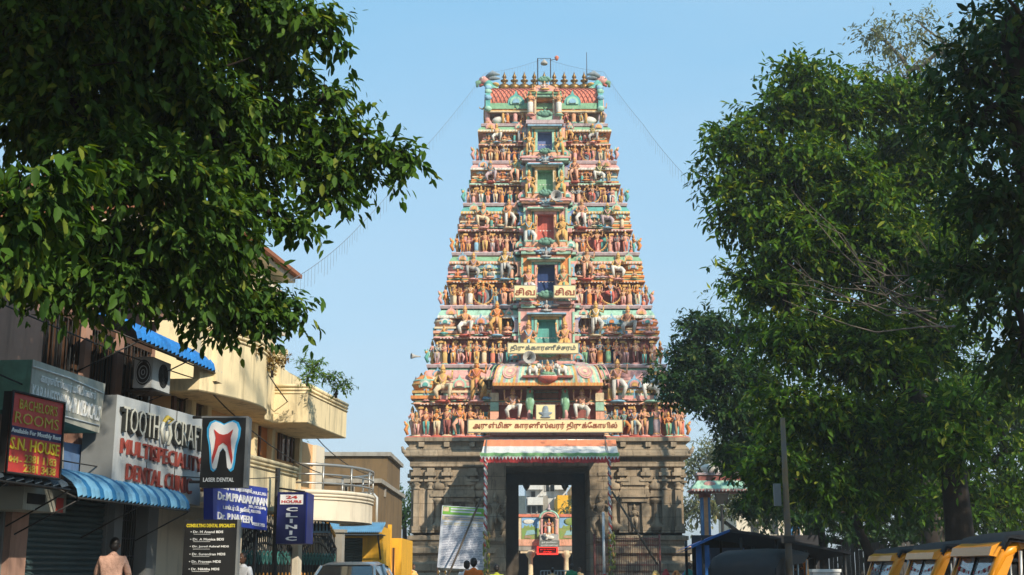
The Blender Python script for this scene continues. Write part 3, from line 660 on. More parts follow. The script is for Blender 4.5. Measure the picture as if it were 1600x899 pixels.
# ---- neck and barrel roof
z0, w, yf = lev[6]; d = YC-yf; zr = WZ(147, YC); ze = WZ(176, yf+.2)
top = thing('barrel_roof', None, None); top.parent = tower
mb = MB(); nw, nd = w-.75, d-.7
mb.band(plan(w-.05, d), [(-.3, z0-.15, 'brown'), (0, z0-.12, 'lilac'), (.03, z0, 'lilac'), (-.05, z0+.05, 'mint'), (-.4, z0+.1, 'mint')], None, True, True)
mb.band(plan(nw, nd), [(0, z0+.05, 'maroon'), (0, ze-.35, 'teal'), (.06, ze-.3, 'pink'), (.06, ze, 'pink')]); mb.build('neck_wall', top)
mb = MB(); rw = WX(852+86, 160, YC)-WX(852, 160, YC)-.15
hd = nd+.55; n = 14; prof = []
for k in range(n+1):
    t = k/n*pi; prof.append((-math.cos(t)*hd, ze+.12+(zr-ze-.12)*(abs(math.sin(t))**.75)))
for k in range(n):
    a0, a1 = prof[k], prof[k+1]; cols = 30
    for c in range(cols):
        xa, xb = -rw+2*rw*c/cols, -rw+2*rw*(c+1)/cols
        mb.add([(xa, HC+a0[0], a0[1]), (xb, HC+a0[0], a0[1]), (xb, HC+a1[0], a1[1]), (xa, HC+a1[0], a1[1])], [(0, 1, 2, 3)], 'coral', True)
def onroof(x, t, o=.03):   # t 0..1 across the front half
    k = min(int(t*n/2), n//2-1); q = t*n/2-k; a0, a1 = prof[k], prof[k+1]
    return (x, HC+a0[0]*(1-q)+a1[0]*q-o, a0[1]*(1-q)+a1[1]*q+o*.6)
nn = 26
for k in range(-8, nn+8):      # diamond lattice
    for s in (-1, 1):
        P = []
        for j in range(7):
            t = .06+.52*j/6; x = -rw+2*rw*k/nn+s*j*.1
            if abs(x) < rw: P.append(onroof(x, t))
        if len(P) > 1: mb.tube(P, .018, 'maroon', 4, False)
mb.build('vault', top)
mb = MB()
for t0_, t1_, m_ in ((0, .08, 'green'), (.60, .66, 'cream'), (.66, .72, 'orange'), (.74, 1.0, 'mint')):
    for sg in (1, -1):
        P = [onroof(0, t0_+(t1_-t0_)*j/3, .06) for j in range(4)]
        for j in range(3):
            y0_, z0_, y1_, z1_ = P[j][1], P[j][2], P[j+1][1], P[j+1][2]
            if sg < 0: y0_, y1_ = 2*HC-y0_, 2*HC-y1_
            mb.add([(-rw, y0_, z0_), (rw, y0_, z0_), (rw, y1_, z1_), (-rw, y1_, z1_)], [(0, 1, 2, 3)], m_, True)
for k in range(9): mb.ell((-rw+.5+k*(2*rw-1)/8, HC-.75, zr-.2), (.28, .12, .1), ['gold', 'pink', 'teal'][k % 3], 8, 5)
mb.band(plan(rw+.02, hd), [(-.3, ze-.02, 'brown'), (.1, ze-.04, 'cream'), (.12, ze+.03, 'gold'), (0, ze+.12, 'green')], None, False, True)
mb.build('roof_band', top)
for s in (-1, 1):
    mb = MB(); P = [(HC+q[0]*1.08, ze+.1+(q[1]-ze-.1)*1.06) for q in prof]
    mb.prism(P, s*(rw-.02), s*(rw+.22), 'teal', 'x'); mb.prism([(HC+(y-HC)*.8, ze+.1+(z-ze-.1)*.8) for y, z in P], s*(rw+.2), s*(rw+.3), 'pink', 'x'); mb.prism([(HC+(y-HC)*.5, ze+.1+(z-ze-.1)*.5) for y, z in P], s*(rw+.28), s*(rw+.36), 'gold', 'x')
    for k in range(7):
        y, z = P[k]; mb.ell((s*(rw+.1), y, z), (.2, .12, .15), ['mint', 'sky'][k % 2], 7, 5)
        y, z = P[n-k]; mb.ell((s*(rw+.1), y, z), (.2, .12, .15), ['mint', 'sky'][k % 2], 7, 5)
    mb.build('gable', top)
    mb = MB(); yali(mb, (0, 0, 0), 1.1, s); mb.build('gable_beast', top, (s*(rw-.05), HC-.3, zr-.85))
    mb = MB(); bull(mb, (0, 0, 0), .85, s*-1); mb.build('bull_statue', top, (s*(w-1.0), HC-d+.35, z0+.1))
    statue(top, 'standing_statue', (s*(w-.35), HC-d+.4, z0+.1), 1.3, rr)
    statue(top, 'standing_statue', (s*(w-.3), HC+.4, z0+.1), 1.3, rr, face=s*pi/2)
    mb = MB(); nasi(mb, (0, 0, 0), .85, 'teal', 'mint', 'sky'); mb.build('gable_ornament', top, (s*1.45, HC-hd-.02, ze+.15))
    mb = MB(); mb.prism([(math.cos(pi*k/10)*.72, .55+math.sin(pi*k/10)*.55) for k in range(11)]+[(-.72, 0), (-.55, 0), (-.55, .5), (.55, .5), (.55, 0), (.72, 0)], -.15, .15, 'salmon')
    for k in (-1, 1): mb.tube([(k*.62, -.2, 0), (k*.62, -.2, .7)], .07, 'gold', 7)
    mb.build('statue_arch', top, (s*1.5, HC-d+.35, z0+.1))
    statue(top, 'standing_statue', (s*1.5, HC-d+.2, z0+.1), 1.1, rr, 'skirt', four=True); 
    for k in (-1, 1): statue(top, 'attendant_statue', (s*1.5+k*.38, HC-d+.15, z0+.1), .75, rr, four=False)
# central dormer of the roof
mb = MB(); f = HC-hd-.35; dz0, dz1 = z0+.45, ze+.55
for s in (-1, 1): mb.bx(s*.42, s*.85, f, HC-.5, z0, dz1+.1, 'pink'); mb.bx(s*.42, s*.52, f-.06, f, dz0, dz1+.1, 'cream'); mb.bx(s*.78, s*.88, f-.06, f, z0, dz1+.1, 'mint')
mb.bx(-.42, .42, f, HC-.5, z0, dz0, 'mint'); mb.bx(-.42, .42, f+.6, f+.65, dz0, dz1, 'orange'); mb.bx(-.9, .9, f-.2, HC-.5, dz1+.1, dz1+.22, 'mint'); mb.bx(-.85, .85, f-.3, HC-.5, dz1+.22, dz1+.34, 'green'); mb.bx(-.42, .42, f+.01, f+.6, dz1-.02, dz1+.1, 'orange')
P = [(math.cos(pi*k/12)*.68, dz1+.34+math.sin(pi*k/12)*.45) for k in range(13)]; mb.prism(P, f-.1, HC-.3, 'salmon'); mb.prism([(x*.7, dz1+.34+(z-dz1-.34)*.7) for x, z in P], f-.16, f, 'pink')
lotus_hood(mb, (0, f-.2, dz1+.95), .3, 'hood'); mb.build('roof_dormer', top)
statue(top, 'seated_statue', (0, f-.3, dz1+.32), .85, rr, 'seat', 'give', 0, 'white', 'gold', four=True)
for s in (-1, 1): statue(top, 'door_guardian', (s*.72, f-.25, z0+.3), 1.35, rr, 'skirt', ('fold', 'up'), 0, 'skin', 'white', four=True); statue(top, 'attendant_statue', (s*.62, f-.25, dz1+.3), .6, rr, 'seat', 'fold', four=False, plinth=False)
mb = MB(); lotus_hood(mb, (0, f-.45, z0+.25), .34, 'hood'); mb.bx(-.95, .95, f-.45, f, z0-.2, z0, 'lilac'); mb.build('crest', top)
# nine finials
kal = mat('finial_metal', (.30, .17, .06), .45, .4, 6, metal=.75)
for k in range(9):
    s_ = 1.0
    mb = MB(); mb.lathe((0, 0, 0), [(.14, 0), (.2, .05), (.1, .12), (.1, .18), (.26, .3), (.32, .45), (.27, .6), (.1, .7), (.09, .76), (.19, .82), (.21, .88), (.08, .93), (.07, 1.0), (.13, 1.06), (.04, 1.25), (0, 1.42)], 'finial_metal', 14)
    x = WX(788+15.6*k, 138, YC)-CX
    mb.build('finial', top, (x, HC, zr-.12), None)
# frame with lamp, loudspeaker, lightning rod
mb = MB(); x0 = WX(840, 120, YC)-CX; x1 = WX(860, 120, YC)-CX; zt = WZ(96, YC)
mb.tube([(x0, HC-.4, zr-.3), (x0, HC-.4, zt), (x1, HC-.4, zt), (x1, HC-.4, zr-.3)], .03, 'dark', 5); mb.tube([(x1, HC-.4, zt-.1), (x1+.3, HC-.4, zt-.05)], .02, 'dark', 5)
mb.build('lamp_frame', top)
mb = MB(); mb.lathe(((x0+x1)/2, HC-.4, zt-.35), [(.17, 0), (.2, .08), (.1, .2), (.02, .3)], 'silver', 10); mb.build('lamp', top)
mb = MB(); mb.lathe((0, 0, 0), [(.05, 0), (.1, .1), (.12, .2), (.02, .28)], 'coral', 8); mb.build('beacon', top, (x1+.33, HC-.4, zt-.12))
mb = MB(); x = WX(917, 120, YC)-CX; mb.tube([(x, HC, zr), (x, HC, WZ(82, YC))], [.03, .015], 'dark', 5); mb.build('lightning_rod', top)
# ---- boards, loudspeakers and canopy fixed to the tower
mat('board_cream', (.80, .66, .36), .6, .12, 2); mat('board_edge', (.30, .28, .22), .6); mat('letter_brown', (.33, .08, .04), .5, .1); mat('letter_grey', (.16, .17, .15), .5, .1)
def board(px0, py0, px1, py1, yo, txt, tm, round_=False, mg=.14, bold=.015, lab=''):
    Y = YF+yo; x0, z1_ = T1(px0, py0, yo); x1, z0_ = T1(px1, py1, yo); y = yo
    mb = MB(); mb.bx(x0-.04, x1+.04, y+.0, y+.1, z0_-.04, z1_+.04, 'board_edge'); mb.bx(x0, x1, y-.02, y+.05, z0_, z1_, 'board_cream')
    o = mb.build('name_board', None, (CX, YF, 0)); m2 = MB(); a = (z1_-z0_)*mg; b_ = (x1-x0)*.03
    m2.text(txt, ((x0+b_, y-.021, z1_-a), (x1-b_, y-.021, z1_-a), (x0+b_, y-.021, z0_+a), (x1-b_, y-.021, z0_+a)), tm, .03, bold); m2.build('lettering', o)
    return tag(o, lab, 'sign board', 'painted name boards on the tower')
board(732, 657, 972, 675, -1.0, 'அருள்மிகு காரணீஸ்வரர் திருக்'+'ே'+'க'+'ா'+'யில்', 'letter_brown', lab='long cream board with brown Tamil lettering above the striped gate canopy')
board(794, 537, 903, 552, lev[1][2]-YF-1.0, 'திருக்காரணீச்சரம்', 'letter_grey', lab='cream board with grey Tamil letters across the second tier door')
for a_, b_, l_ in ((804, 837, 'left'), (866, 899, 'right')): board(a_, 447, b_, 465, lev[2][2]-YF-1.1, 'சிவ', 'letter_brown', mg=.18, lab='small square Tamil board on the %s of the third tier door' % l_)

x0, zA = T1(838, 633, -1.0); x1, zB = T1(867, 657, -1.0)
mb = MB(); mb.bx(x0, x1, -1.0, -.9, zB, zA, 'board_cream'); mb.bx(x0-.03, x1+.03, -.97, -.88, zB, zA+.03, 'board_edge')
xm = (x0+x1)/2; mb.lathe((xm, -1.03, zB+.12), [(.22, 0), (.24, .05), (.12, .09), (.3, .2), (.32, .25), (.14, .27), (.13, .45), (.08, .54), (0, .56)], 'slate', 12, 1, .15)
tag(mb.build('emblem_panel', None, (CX, YF, 0)), 'small cream panel with grey lingam emblem standing on the long name board', 'sign panel')
def horn(c, r, lab, face=0.):
    mb = MB(); mb.lathe((0, 0, 0), [(.06*r/.3, 0), (.08*r/.3, .12), (.12*r/.3, .25), (r, .45), (r*1.03, .47), (r*.95, .46), (r*.3, .25), (r*.2, .2), (0, .2)], 'silver', 14)
    mb.ell((0, 0, .3), (r*.25, r*.25, .08), 'dark', 8, 5); o = mb.build('loudspeaker', None, (c[0]+CX, c[1]+YF, c[2]), (pi/2, 0, face), lab, 'loudspeaker', 'horn loudspeakers on the temple tower'); return o
p = T1(869, 309, lev[3][2]-YF-.6); horn((p[0], lev[3][2]-YF-.5, p[1]), .28, 'grey horn loudspeaker beside the seated statue under the fourth tier door')
p = T1(827, 560, lev[1][2]-YF-.9); horn((p[0], lev[1][2]-YF-.7, p[1]), .3, 'grey horn loudspeaker hanging under the second tier Tamil board')
p = T1(657, 557, .2); horn((p[0], .3, p[1]), .14, 'small horn loudspeaker sticking out from the left edge of the tower', face=-1.2)
# ============================================================ ground and street
SX0 = -9.0; SA = math.atan(.1175)
Dv = Vector((math.sin(SA), math.cos(SA))); Nv = Vector((math.cos(SA), -math.sin(SA)))
def SP(px, py, o):
    "pixel -> (s, -o, z) on the plane o metres out from the left facade line"
    u = (px-800)/FPX; v = (449.5-py)/FPX
    r = Vector((u, math.cos(TH)-v*math.sin(TH))); rz = math.sin(TH)+v*math.cos(TH)
    t = (o+SX0*Nv.x)/r.dot(Nv); P = r*t
    return ((P-Vector((SX0, 0))).dot(Dv), -o, CAMH+t*rz)
STREET = ((SX0, 0, 0), pi/2-SA)
def sthing(name, label, cat, **k): return thing(name, label, cat, STREET[0], STREET[1], **k)
def onst(o): o.location = STREET[0]; o.rotation_euler = (0, 0, STREET[1]); return o
mat('earth', (.20, .16, .11), .95, .4, .4, bump=.4); mat('asphalt', (.055, .053, .05), .9, .3, 6, bump=.5); mat('paving', (.24, .22, .19), .9, .35, 2, bump=.3); mat('kerb_stone', (.34, .32, .28), .85, .3, 3)
mat('road_paint', (.7, .68, .6), .7, .3, 5)
mb = MB(); mb.add([(-1500, -600, 0), (1500, -600, 0), (1500, 3000, 0), (-1500, 3000, 0)], [(0, 1, 2, 3)], 'earth'); mb.build('ground', kind='structure')
mb = MB(); mb.add([(-60, -14.2, .004), (62, -14.2, .004), (62, -2.4, .004), (-60, -2.4, .004)], [(0, 1, 2, 3)], 'asphalt'); onst(mb.build('road', kind='structure'))
mb = MB()
for k in range(28): mb.add([(-50+k*4, -8.4, .008), (-48+k*4, -8.4, .008), (-48+k*4, -8.28, .008), (-50+k*4, -8.28, .008)], [(0, 1, 2, 3)], 'road_paint')
onst(mb.build('road_marking', kind='structure'))
for nm, a, b_ in (('pavement', -2.25, .6), ('pavement', -18, -14.35)):
    mb = MB(); mb.bx(-60, 62, a, b_, 0, .14, 'paving'); onst(mb.build(nm, kind='structure'))
for a, b_ in ((-2.42, -2.25), (-14.35, -14.18)):
    mb = MB()
    for k in range(60): mb.bx(-58+k*2, -56.03+k*2, a, b_, 0, .15, 'kerb_stone')
    onst(mb.build('kerb', kind='structure'))
# ============================================================ left side: shop building in shade
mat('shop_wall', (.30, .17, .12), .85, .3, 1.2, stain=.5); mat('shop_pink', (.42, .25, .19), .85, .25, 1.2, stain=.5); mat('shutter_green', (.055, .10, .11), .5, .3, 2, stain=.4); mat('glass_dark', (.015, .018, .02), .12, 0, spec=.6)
mat('iron', (.02, .02, .02), .5, .1); mat('wood_dark', (.09, .045, .025), .6, .3, 4); mat('tile_blue', (.12, .22, .42), .4, .35, 2.5, stain=.4); mat('frame_grey', (.20, .21, .21), .6, .2)
mat('awning_blue', (.03, .22, .62), .5, .3, 3, stain=.4); mat('awning_sky', (.16, .38, .58), .5, .35, 3, stain=.5); mat('awning_deep', (.02, .14, .32), .5, .2); mat('awning_dull', (.05, .07, .09), .7, .3)
mat('concrete', (.36, .34, .30), .9, .3, 1.5, stain=.6, bump=.2); mat('white_wall', (.62, .62, .60), .8, .12, 1, stain=.4)
def smin(*a): return [SP(*q) for q in a]
def quad_box(mb, q, th, m, back=1):
    "q: TL TR BL BR local points; thickness th toward the building (+y)"
    V = [q[0], q[1], q[3], q[2]]; V = V+[(p[0], p[1]+th*back, p[2]) for p in V]
    mb.add(V, [(3, 2, 1, 0), (4, 5, 6, 7), (0, 1, 5, 4), (1, 2, 6, 5), (2, 3, 7, 6), (3, 0, 4, 7)], m)
sA = 7.0; sB = SP(262, 700, 0)[0]; sC = SP(533, 700, 0)[0]
zf = 3.05; zt1 = 5.9
b1 = sthing('shop_building', 'shaded two storey shop building with dark upstairs windows behind the clinic signs', 'building')
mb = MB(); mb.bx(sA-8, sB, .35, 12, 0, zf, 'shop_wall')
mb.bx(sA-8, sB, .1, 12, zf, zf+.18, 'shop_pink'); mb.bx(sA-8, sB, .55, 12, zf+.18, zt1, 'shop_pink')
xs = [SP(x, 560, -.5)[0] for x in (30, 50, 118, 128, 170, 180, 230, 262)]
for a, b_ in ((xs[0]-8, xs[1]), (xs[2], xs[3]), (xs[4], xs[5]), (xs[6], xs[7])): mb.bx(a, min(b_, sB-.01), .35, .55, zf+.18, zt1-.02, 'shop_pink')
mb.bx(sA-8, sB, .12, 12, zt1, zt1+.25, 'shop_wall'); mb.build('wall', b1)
for a, b_ in ((xs[1], xs[2]), (xs[3], xs[4]), (xs[5], xs[6])):
    mb = MB(); mb.bx(a+.05, b_-.05, .5, .54, zf+.7, zt1-.6, 'glass_dark')
    for k in range(4): x = a+.08+(b_-a-.16)*k/3; mb.bx(x-.03, x+.03, .42, .5, zf+.7, zt1-.6, 'wood_dark')
    mb.bx(a, b_, .4, .54, zt1-.62, zt1-.5, 'wood_dark'); mb.bx(a, b_, .38, .54, zf+.62, zf+.7, 'wood_dark')
    for k in range(9): x = a+.1+(b_-a-.2)*k/8; mb.tube([(x, .4, zf+.72), (x, .4, zt1-.62)], .011, 'iron', 4, False)
    mb.build('window', b1)
def shutter(x0, x1, z1, y=.2, par=b1, m='shutter_green'):
    mb = MB(); n = int((z1-.16)/.085)
    for k in range(n):
        z = .16+k*.085; mb.prism([(y, z), (y-.035, z+.03), (y-.035, z+.055), (y, z+.085)], x0, x1, m, 'x')
    mb.bx(x0, x1, y, y+.03, .15, z1, m); mb.bx(x0-.06, x0, y-.08, y+.06, .15, z1+.05, 'frame_grey'); mb.bx(x1, x1+.06, y-.08, y+.06, .15, z1+.05, 'frame_grey')
    mb.build('roller_shutter', par)
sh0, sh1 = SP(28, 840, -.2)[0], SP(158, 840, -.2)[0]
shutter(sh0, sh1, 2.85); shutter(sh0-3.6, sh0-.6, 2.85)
a = SP(232, 840, 0)[0]
for u0, u1, m_ in ((sh0-.55, sh0-.07, 'shop_pink'), (sh1+.07, sh1+.4, 'frame_grey'), (a, a+.45, 'frame_grey')): mb = MB(); mb.bx(u0, u1, .02, .35, .14, zf, m_); mb.build('pillar', b1)
mb = MB(); x0, x1 = sh1+.42, a-.02
for k in range(12): x = x0+(x1-x0)*k/11; mb.tube([(x, .25, .15), (x, .25, 2.6)], .014, 'iron', 4, False)
for k in range(8): z = .4+.3*k; mb.tube([(x0, .25, z), (x1, .25, z)], .01, 'iron', 4, False)
mb.bx(x0, x1, .32, .36, .14, 2.8, 'glass_dark'); mb.build('folding_grille', b1)
# white-blue water tank wall over the upper floor
mb = MB(); a, b_ = SP(200, 540, .3)[0], SP(318, 540, .3)[0]; mb.bx(a, b_, -.1, 3, zt1+.26, zt1+1.0, 'white_wall'); mb.bx(b_-.12, b_+.05, -.2, 3, zt1+.26, zt1+1.3, 'concrete'); mb.build('roof_parapet', b1)
# ---- awnings
def awning(x0, x1, y0, y1, z0, z1, ms, name, lab, n=26, grp=None, bow=.5):
    o = sthing(name, lab, 'awning', group=grp) if name else None
    mb = MB(); K = 6
    P = [(y0+(y1-y0)*math.sin(pi/2*k/K)**.9, z0+(z1-z0)*(1-math.cos(pi/2*k/K)) if bow else z0+(z1-z0)*k/K) for k in range(K+1)]
    for c in range(n):
        xa = x0+(x1-x0)*c/n; xb = x0+(x1-x0)*(c+1)/n; xm = (xa+xb)/2; r = .035
        for k in range(K):
            (ya, za), (yb, zb) = P[k], P[k+1]
            mb.add([(xa, ya, za), (xm, ya-r, za+r), (xb, ya, za), (xa, yb, zb), (xm, yb-r, zb+r), (xb, yb, zb)], [(0, 1, 4, 3)[::-1], (1, 2, 5, 4)[::-1]], ms[c % len(ms)], True)
            mb.add([(xa, ya, za-.01), (xb, ya, za-.01), (xa, yb, zb-.01), (xb, yb, zb-.01)], [(0, 1, 3, 2)], 'awning_dull')
    mb.build('sheet', o)
    mb = MB()
    for x in (x0+.05, (x0+x1)/2, x1-.05): mb.tube([(x, y0, z0-.05), (x, y1, z1-.03)], .015, 'iron', 5); mb.tube([(x, y0, z1-.5), (x, y1, z1-.03)], .012, 'iron', 5)
    mb.tube([(x0, y1, z1-.015), (x1, y1, z1-.015)], .015, 'iron', 5); mb.build('bracket', o)
    return o
q0 = SP(122, 776, 1.0); q1 = SP(296, 798, 1.0); t0 = SP(120, 753, .2)
awning(q0[0], q1[0], -.1, -1.0, (q0[2]+q1[2])/2+.42, (q0[2]+q1[2])/2, ['awning_sky', 'awning_sky', 'awning_deep'], 'striped_awning', 'curved blue striped awning over the shutter below the dental clinic sign', 30)
q = SP(60, 752, .9); awning(q0[0]-3.6, q0[0]-.15, -.1, -.95, q[2]+.2, q[2]-.05, ['awning_dull'], 'flat_awning', 'dull dark awning edge under the red rooms signboard', 14, bow=0)
q0 = SP(215, 530, .9); q1 = SP(356, 590, .9); zz = (q0[2]+q1[2])/2
awning(q0[0], q1[0], .1, -.9, zz+.42, zz, ['awning_blue'], 'blue_awning', 'bright blue corrugated awning high above the air conditioner', 24)
# ---- signs on the street side (planes parallel to the facade)
mat('sign_white', (.50, .53, .54), .45, .18, 1.5, stain=.35); mat('sign_grey', (.42, .42, .36), .6, .15, 1.5, stain=.5); mat('sign_red', (.60, .06, .05), .4, .3, 2, stain=.3); mat('sign_blue', (.02, .05, .38), .4, .25, 2, stain=.25); mat('sign_navy', (.012, .016, .09), .4, .05)
mat('sign_black', (.015, .015, .015), .4, 0); mat('letter_white', (.80, .80, .78), .5, 0); mat('letter_yellow', (.75, .60, .04), .5, 0); mat('letter_black', (.02, .022, .02), .4, 0); mat('letter_red', (.30, .06, .045), .5, .25, 6); mat('letter_gold', (.50, .38, .06), .5, .1)
mat('sky_blue', (.05, .42, .75), .5, 0); mat('steel', (.45, .45, .43), .4, .1, metal=.7); mat('letter_pale', (.55, .55, .48), .5, .05)
def lerpq(q, u0, u1, v0, v1, off=0):
    "sub-quad: u across 0..1, v downward 0..1"
    TL, TR, BL, BR = [Vector(p) for p in q]
    k = TL.x/TR.x if abs(TL.y-TR.y) < 1e-6 and TL.x > 12 else 1
    u0, u1 = [w_*k/(w_*k+1-w_) if 0 <= w_ <= 1 else w_ for w_ in (u0, u1)]
    def P(u, v): return (TL*(1-u)+TR*u)*(1-v)+(BL*(1-u)+BR*u)*v+Vector((0, -off, 0))
    return [P(u0, v0), P(u1, v0), P(u0, v1), P(u1, v1)]
def street_sign(name, lab, px, o, m, th=.18, side='frame_grey', bar=None, posts=()):
    q = [SP(*p, o) for p in px]; t = sthing(name, lab, 'sign')
    mb = MB(); quad_box(mb, [(p[0], p[1]+.012, p[2]) for p in q], th, side); quad_box(mb, q, .01, m); mb.build('panel', t)
    return t, q
t, q = street_sign('clinic_sign', 'large pale sign with raised TOOTH CRAFT letters above the striped awning', [(184, 617), (316, 653), (174, 760), (312, 791)], .75, 'sign_white', .5)
mb = MB()
for u0, u1, w in ((.03, .46, 'TOOTH'), (.63, .99, 'CRAFT')):
    mb.text(w, lerpq(q, u0, u1, .12, .40, .01), 'letter_black', .05, .03); mb.text(w, lerpq(q, u0+.012, u1-.0, .11, .385, .062), 'letter_pale', .008, -.012)
mb.build('lettering', t); mb = MB(); mb.text('MULTISPECIALITY', lerpq(q, .06, .99, .46, .63, .01), 'letter_red', .035, .0); mb.text('DENTAL CLINIC', lerpq(q, .14, .88, .72, .90, .01), 'letter_red', .035, .0); mb.build('lettering', t)
mb = MB(); c = lerpq(q, .47, .61, .1, .44, .05)
def inq(q, u, v, off=0): return tuple(lerpq(q, u, u, v, v, off)[0])
mb.tube([inq(c, .2, .25, .03), inq(c, .05, .5, .03), inq(c, .25, .95, .03)], .03, 'letter_pale', 6); mb.tube([inq(c, .2, .25, .03), inq(c, .5, .05, .03), inq(c, .95, .08, .03), inq(c, .6, .25, .03)], [.03, .04, .03, .01], 'letter_gold', 6); mb.tube([inq(c, .7, .3, .03), inq(c, .85, .6, .03), inq(c, .65, .95, .03)], .03, 'letter_pale', 6); mb.tube([inq(c, .5, .5, .03), inq(c, .5, .85, .03)], .03, 'letter_pale', 6)
mb.build('tooth_emblem', t)
mb = MB()
for u in (.38, .70): a = inq(q, u, 0, .004); b_ = inq(q, u, 1, .004); mb.tube([a, b_], .008, 'iron', 4)
mb.build('panel_seam', t)
t, q = street_sign('medical_sign', 'weathered pale grey sign with white KARANEESWARAR MEDICALS letters, topmost on the left', [(52, 562), (165, 600), (44, 640), (155, 677)], .55, 'sign_grey', .55, 'hood')
mb = MB(); mb.text('காரணீஸ்வரர் மெடிகல்ஸ்', lerpq(q, .12, .88, .20, .43), 'letter_white', .015, .012); mb.text('KARANEESWARAR MEDICALS', lerpq(q, .02, .97, .48, .78), 'letter_white', .015, .008); mb.build('lettering', t)
mb = MB(); mb.tube([inq(q, 0, .14, .01), inq(q, .5, .13, .01), inq(q, .98, .2, .01)], .012, 'letter_white', 4); mb.tube([inq(q, 0, .95, .01), inq(q, .98, .86, .01)], .012, 'letter_white', 4); mb.build('swoosh', t)
t, q = street_sign('rooms_sign', 'red BACHELOR\'S ROOMS signboard with yellow letters and phone numbers', [(20, 611), (100, 630), (8, 738), (92, 749)], 1.0, 'sign_red', .1, 'iron')
mb = MB(); mb.text("BACHELOR'S", lerpq(q, .15, .88, .07, .20), 'letter_gold', .01, .01); mb.text('ROOMS', lerpq(q, .08, .92, .24, .38), 'letter_gold', .01, .0); mb.text('S.N. HOUSE', lerpq(q, .04, .96, .56, .71), 'letter_yellow', .012, .01)
mb.text('044 -', lerpq(q, .04, .28, .79, .87), 'letter_gold', .01, .015); mb.text('2381 1183', lerpq(q, .33, .92, .75, .85), 'letter_gold', .01, .015); mb.text('2381 3438', lerpq(q, .33, .92, .87, .97), 'letter_gold', .01, .015); mb.build('lettering', t)
mb = MB(); quad_box(mb, lerpq(q, .005, .995, .42, .535, .004), .004, 'sign_navy'); mb.text('Available For Monthly Rent', lerpq(q, .03, .97, .445, .52, .006), 'letter_white', .008, .015); mb.build('blue_band', t)
mb = MB(); e = lerpq(q, 0, 1, 0, 1, .01)
mb.tube([e[0], e[1], e[3], e[2], e[0]], .02, 'iron', 4); mb.build('frame', t)
t, q = street_sign('tiled_panel', 'blue panelled wall board under the weathered medical sign', [(95, 690), (158, 700), (95, 752), (158, 762)], .2, 'tile_blue', .1)
mb = MB()
for u in (0, .62, 1): mb.tube([inq(q, u, 0, .02), inq(q, u, 1, .02)], .025, 'concrete', 4)
mb.build('frame', t)
t, q = street_sign('doctor_sign', 'blue signboard with white Dr. M. PRABAKARAN and Dr. P. NAVEEN lettering', [(333, 750), (418, 763), (333, 818), (417, 829)], 1.15, 'sign_blue', .16, 'sign_blue')
mb = MB(); mb.text('டாக்டர் எம். பிரபாகரன்,', lerpq(q, .1, .72, .06, .2), 'letter_white', .012, .012); mb.text('M.B.,B.S.,M.D.', lerpq(q, .74, .98, .12, .2), 'letter_white', .008, .0); mb.text('Dr.M.PRABAKARAN', lerpq(q, .08, .99, .25, .44), 'letter_white', .015, .015)
mb.text('M.D., MCI.,(DIAB)', lerpq(q, .66, .97, .46, .54), 'letter_white', .008, 0); mb.text('டாக்டர் பி. நவீன்,', lerpq(q, .18, .68, .52, .68), 'letter_white', .012, .012); mb.text('M.B.B.S.M.D.', lerpq(q, .7, .88, .56, .63), 'letter_white', .008, 0)
mb.text('Dr. P.NAVEEN,', lerpq(q, .08, .74, .72, .92), 'letter_white', .015, .015); mb.text('M.B.B.S.M.D.', lerpq(q, .76, .96, .85, .93), 'letter_white', .008, 0); mb.build('lettering', t)
mb = MB(); a = q[2]; mb.tube([(a[0]+.4, a[1]+.1, a[2]+.1), (a[0]+.4, a[1]+.1, .14)], .03, 'iron', 6); b_ = q[3]; mb.tube([(b_[0]-.4, b_[1]+.1, b_[2]+.1), (b_[0]-.4, b_[1]+.1, .14)], .03, 'iron', 6); mb.build('post', t)
# ---- signs facing the camera
def front_box(mb, px0, py0, px1, py1, Y, th, m, inset=0):
    x0, z1 = WX(px0, py0, Y), WZ(py0, Y); x1, z0 = WX(px1, py1, Y), WZ(py1, Y)
    mb.bx(x0+inset, x1-inset, Y, Y+th, z0+inset, z1-inset, m); return x0, x1, z0, z1
def fq(x0, x1, z0, z1, y): return [(x0, y, z1), (x1, y, z1), (x0, y, z0), (x1, y, z0)]
def fsub(r, u0, u1, v0, v1, y): x0, x1, z0, z1 = r; return fq(x0+(x1-x0)*u0, x0+(x1-x0)*u1, z1-(z1-z0)*v1, z1-(z1-z0)*v0, y)
Y = 21.5; t = thing('dental_sign', 'black LASER DENTAL sign with a red, white and blue tooth', 'sign')
mb = MB(); r = front_box(mb, 317, 653, 380, 762, Y, .22, 'sign_black'); x0, x1, z0, z1 = r; mb.bx(x0-.03, x1+.03, Y+.02, Y+.26, z1, z1+.03, 'frame_grey'); mb.bx(x1, x1+.05, Y-.01, Y+.24, z0, z1, 'frame_grey'); mb.build('panel', t)
def tooth(sc):
    P = [(-.0, .40), (-.10, .44), (-.22, .47), (-.33, .43), (-.39, .32), (-.38, .18), (-.33, .02), (-.30, -.15), (-.29, -.30), (-.26, -.42), (-.20, -.46), (-.14, -.42), (-.11, -.28), (-.08, -.12), (0, -.04)]
    P = P+[(-x, z) for x, z in P[::-1] if x < -1e-6]
    cx, cz = (x0+x1)/2, (z0+z1)/2+.09*(z1-z0); w = (x1-x0)*1.0; h = (z1-z0)*.80
    return [(cx+x*w*sc[0], cz+(z+sc[2])*h*sc[1]) for x, z in P]
mb = MB()
for k, (sc, m) in enumerate((((1, 1, 0), 'sky_blue'), ((.86, .93, .005), 'letter_white'))): mb.prism(tooth(sc)[::-1], Y-.012*(k+1), Y-.012*k, m)
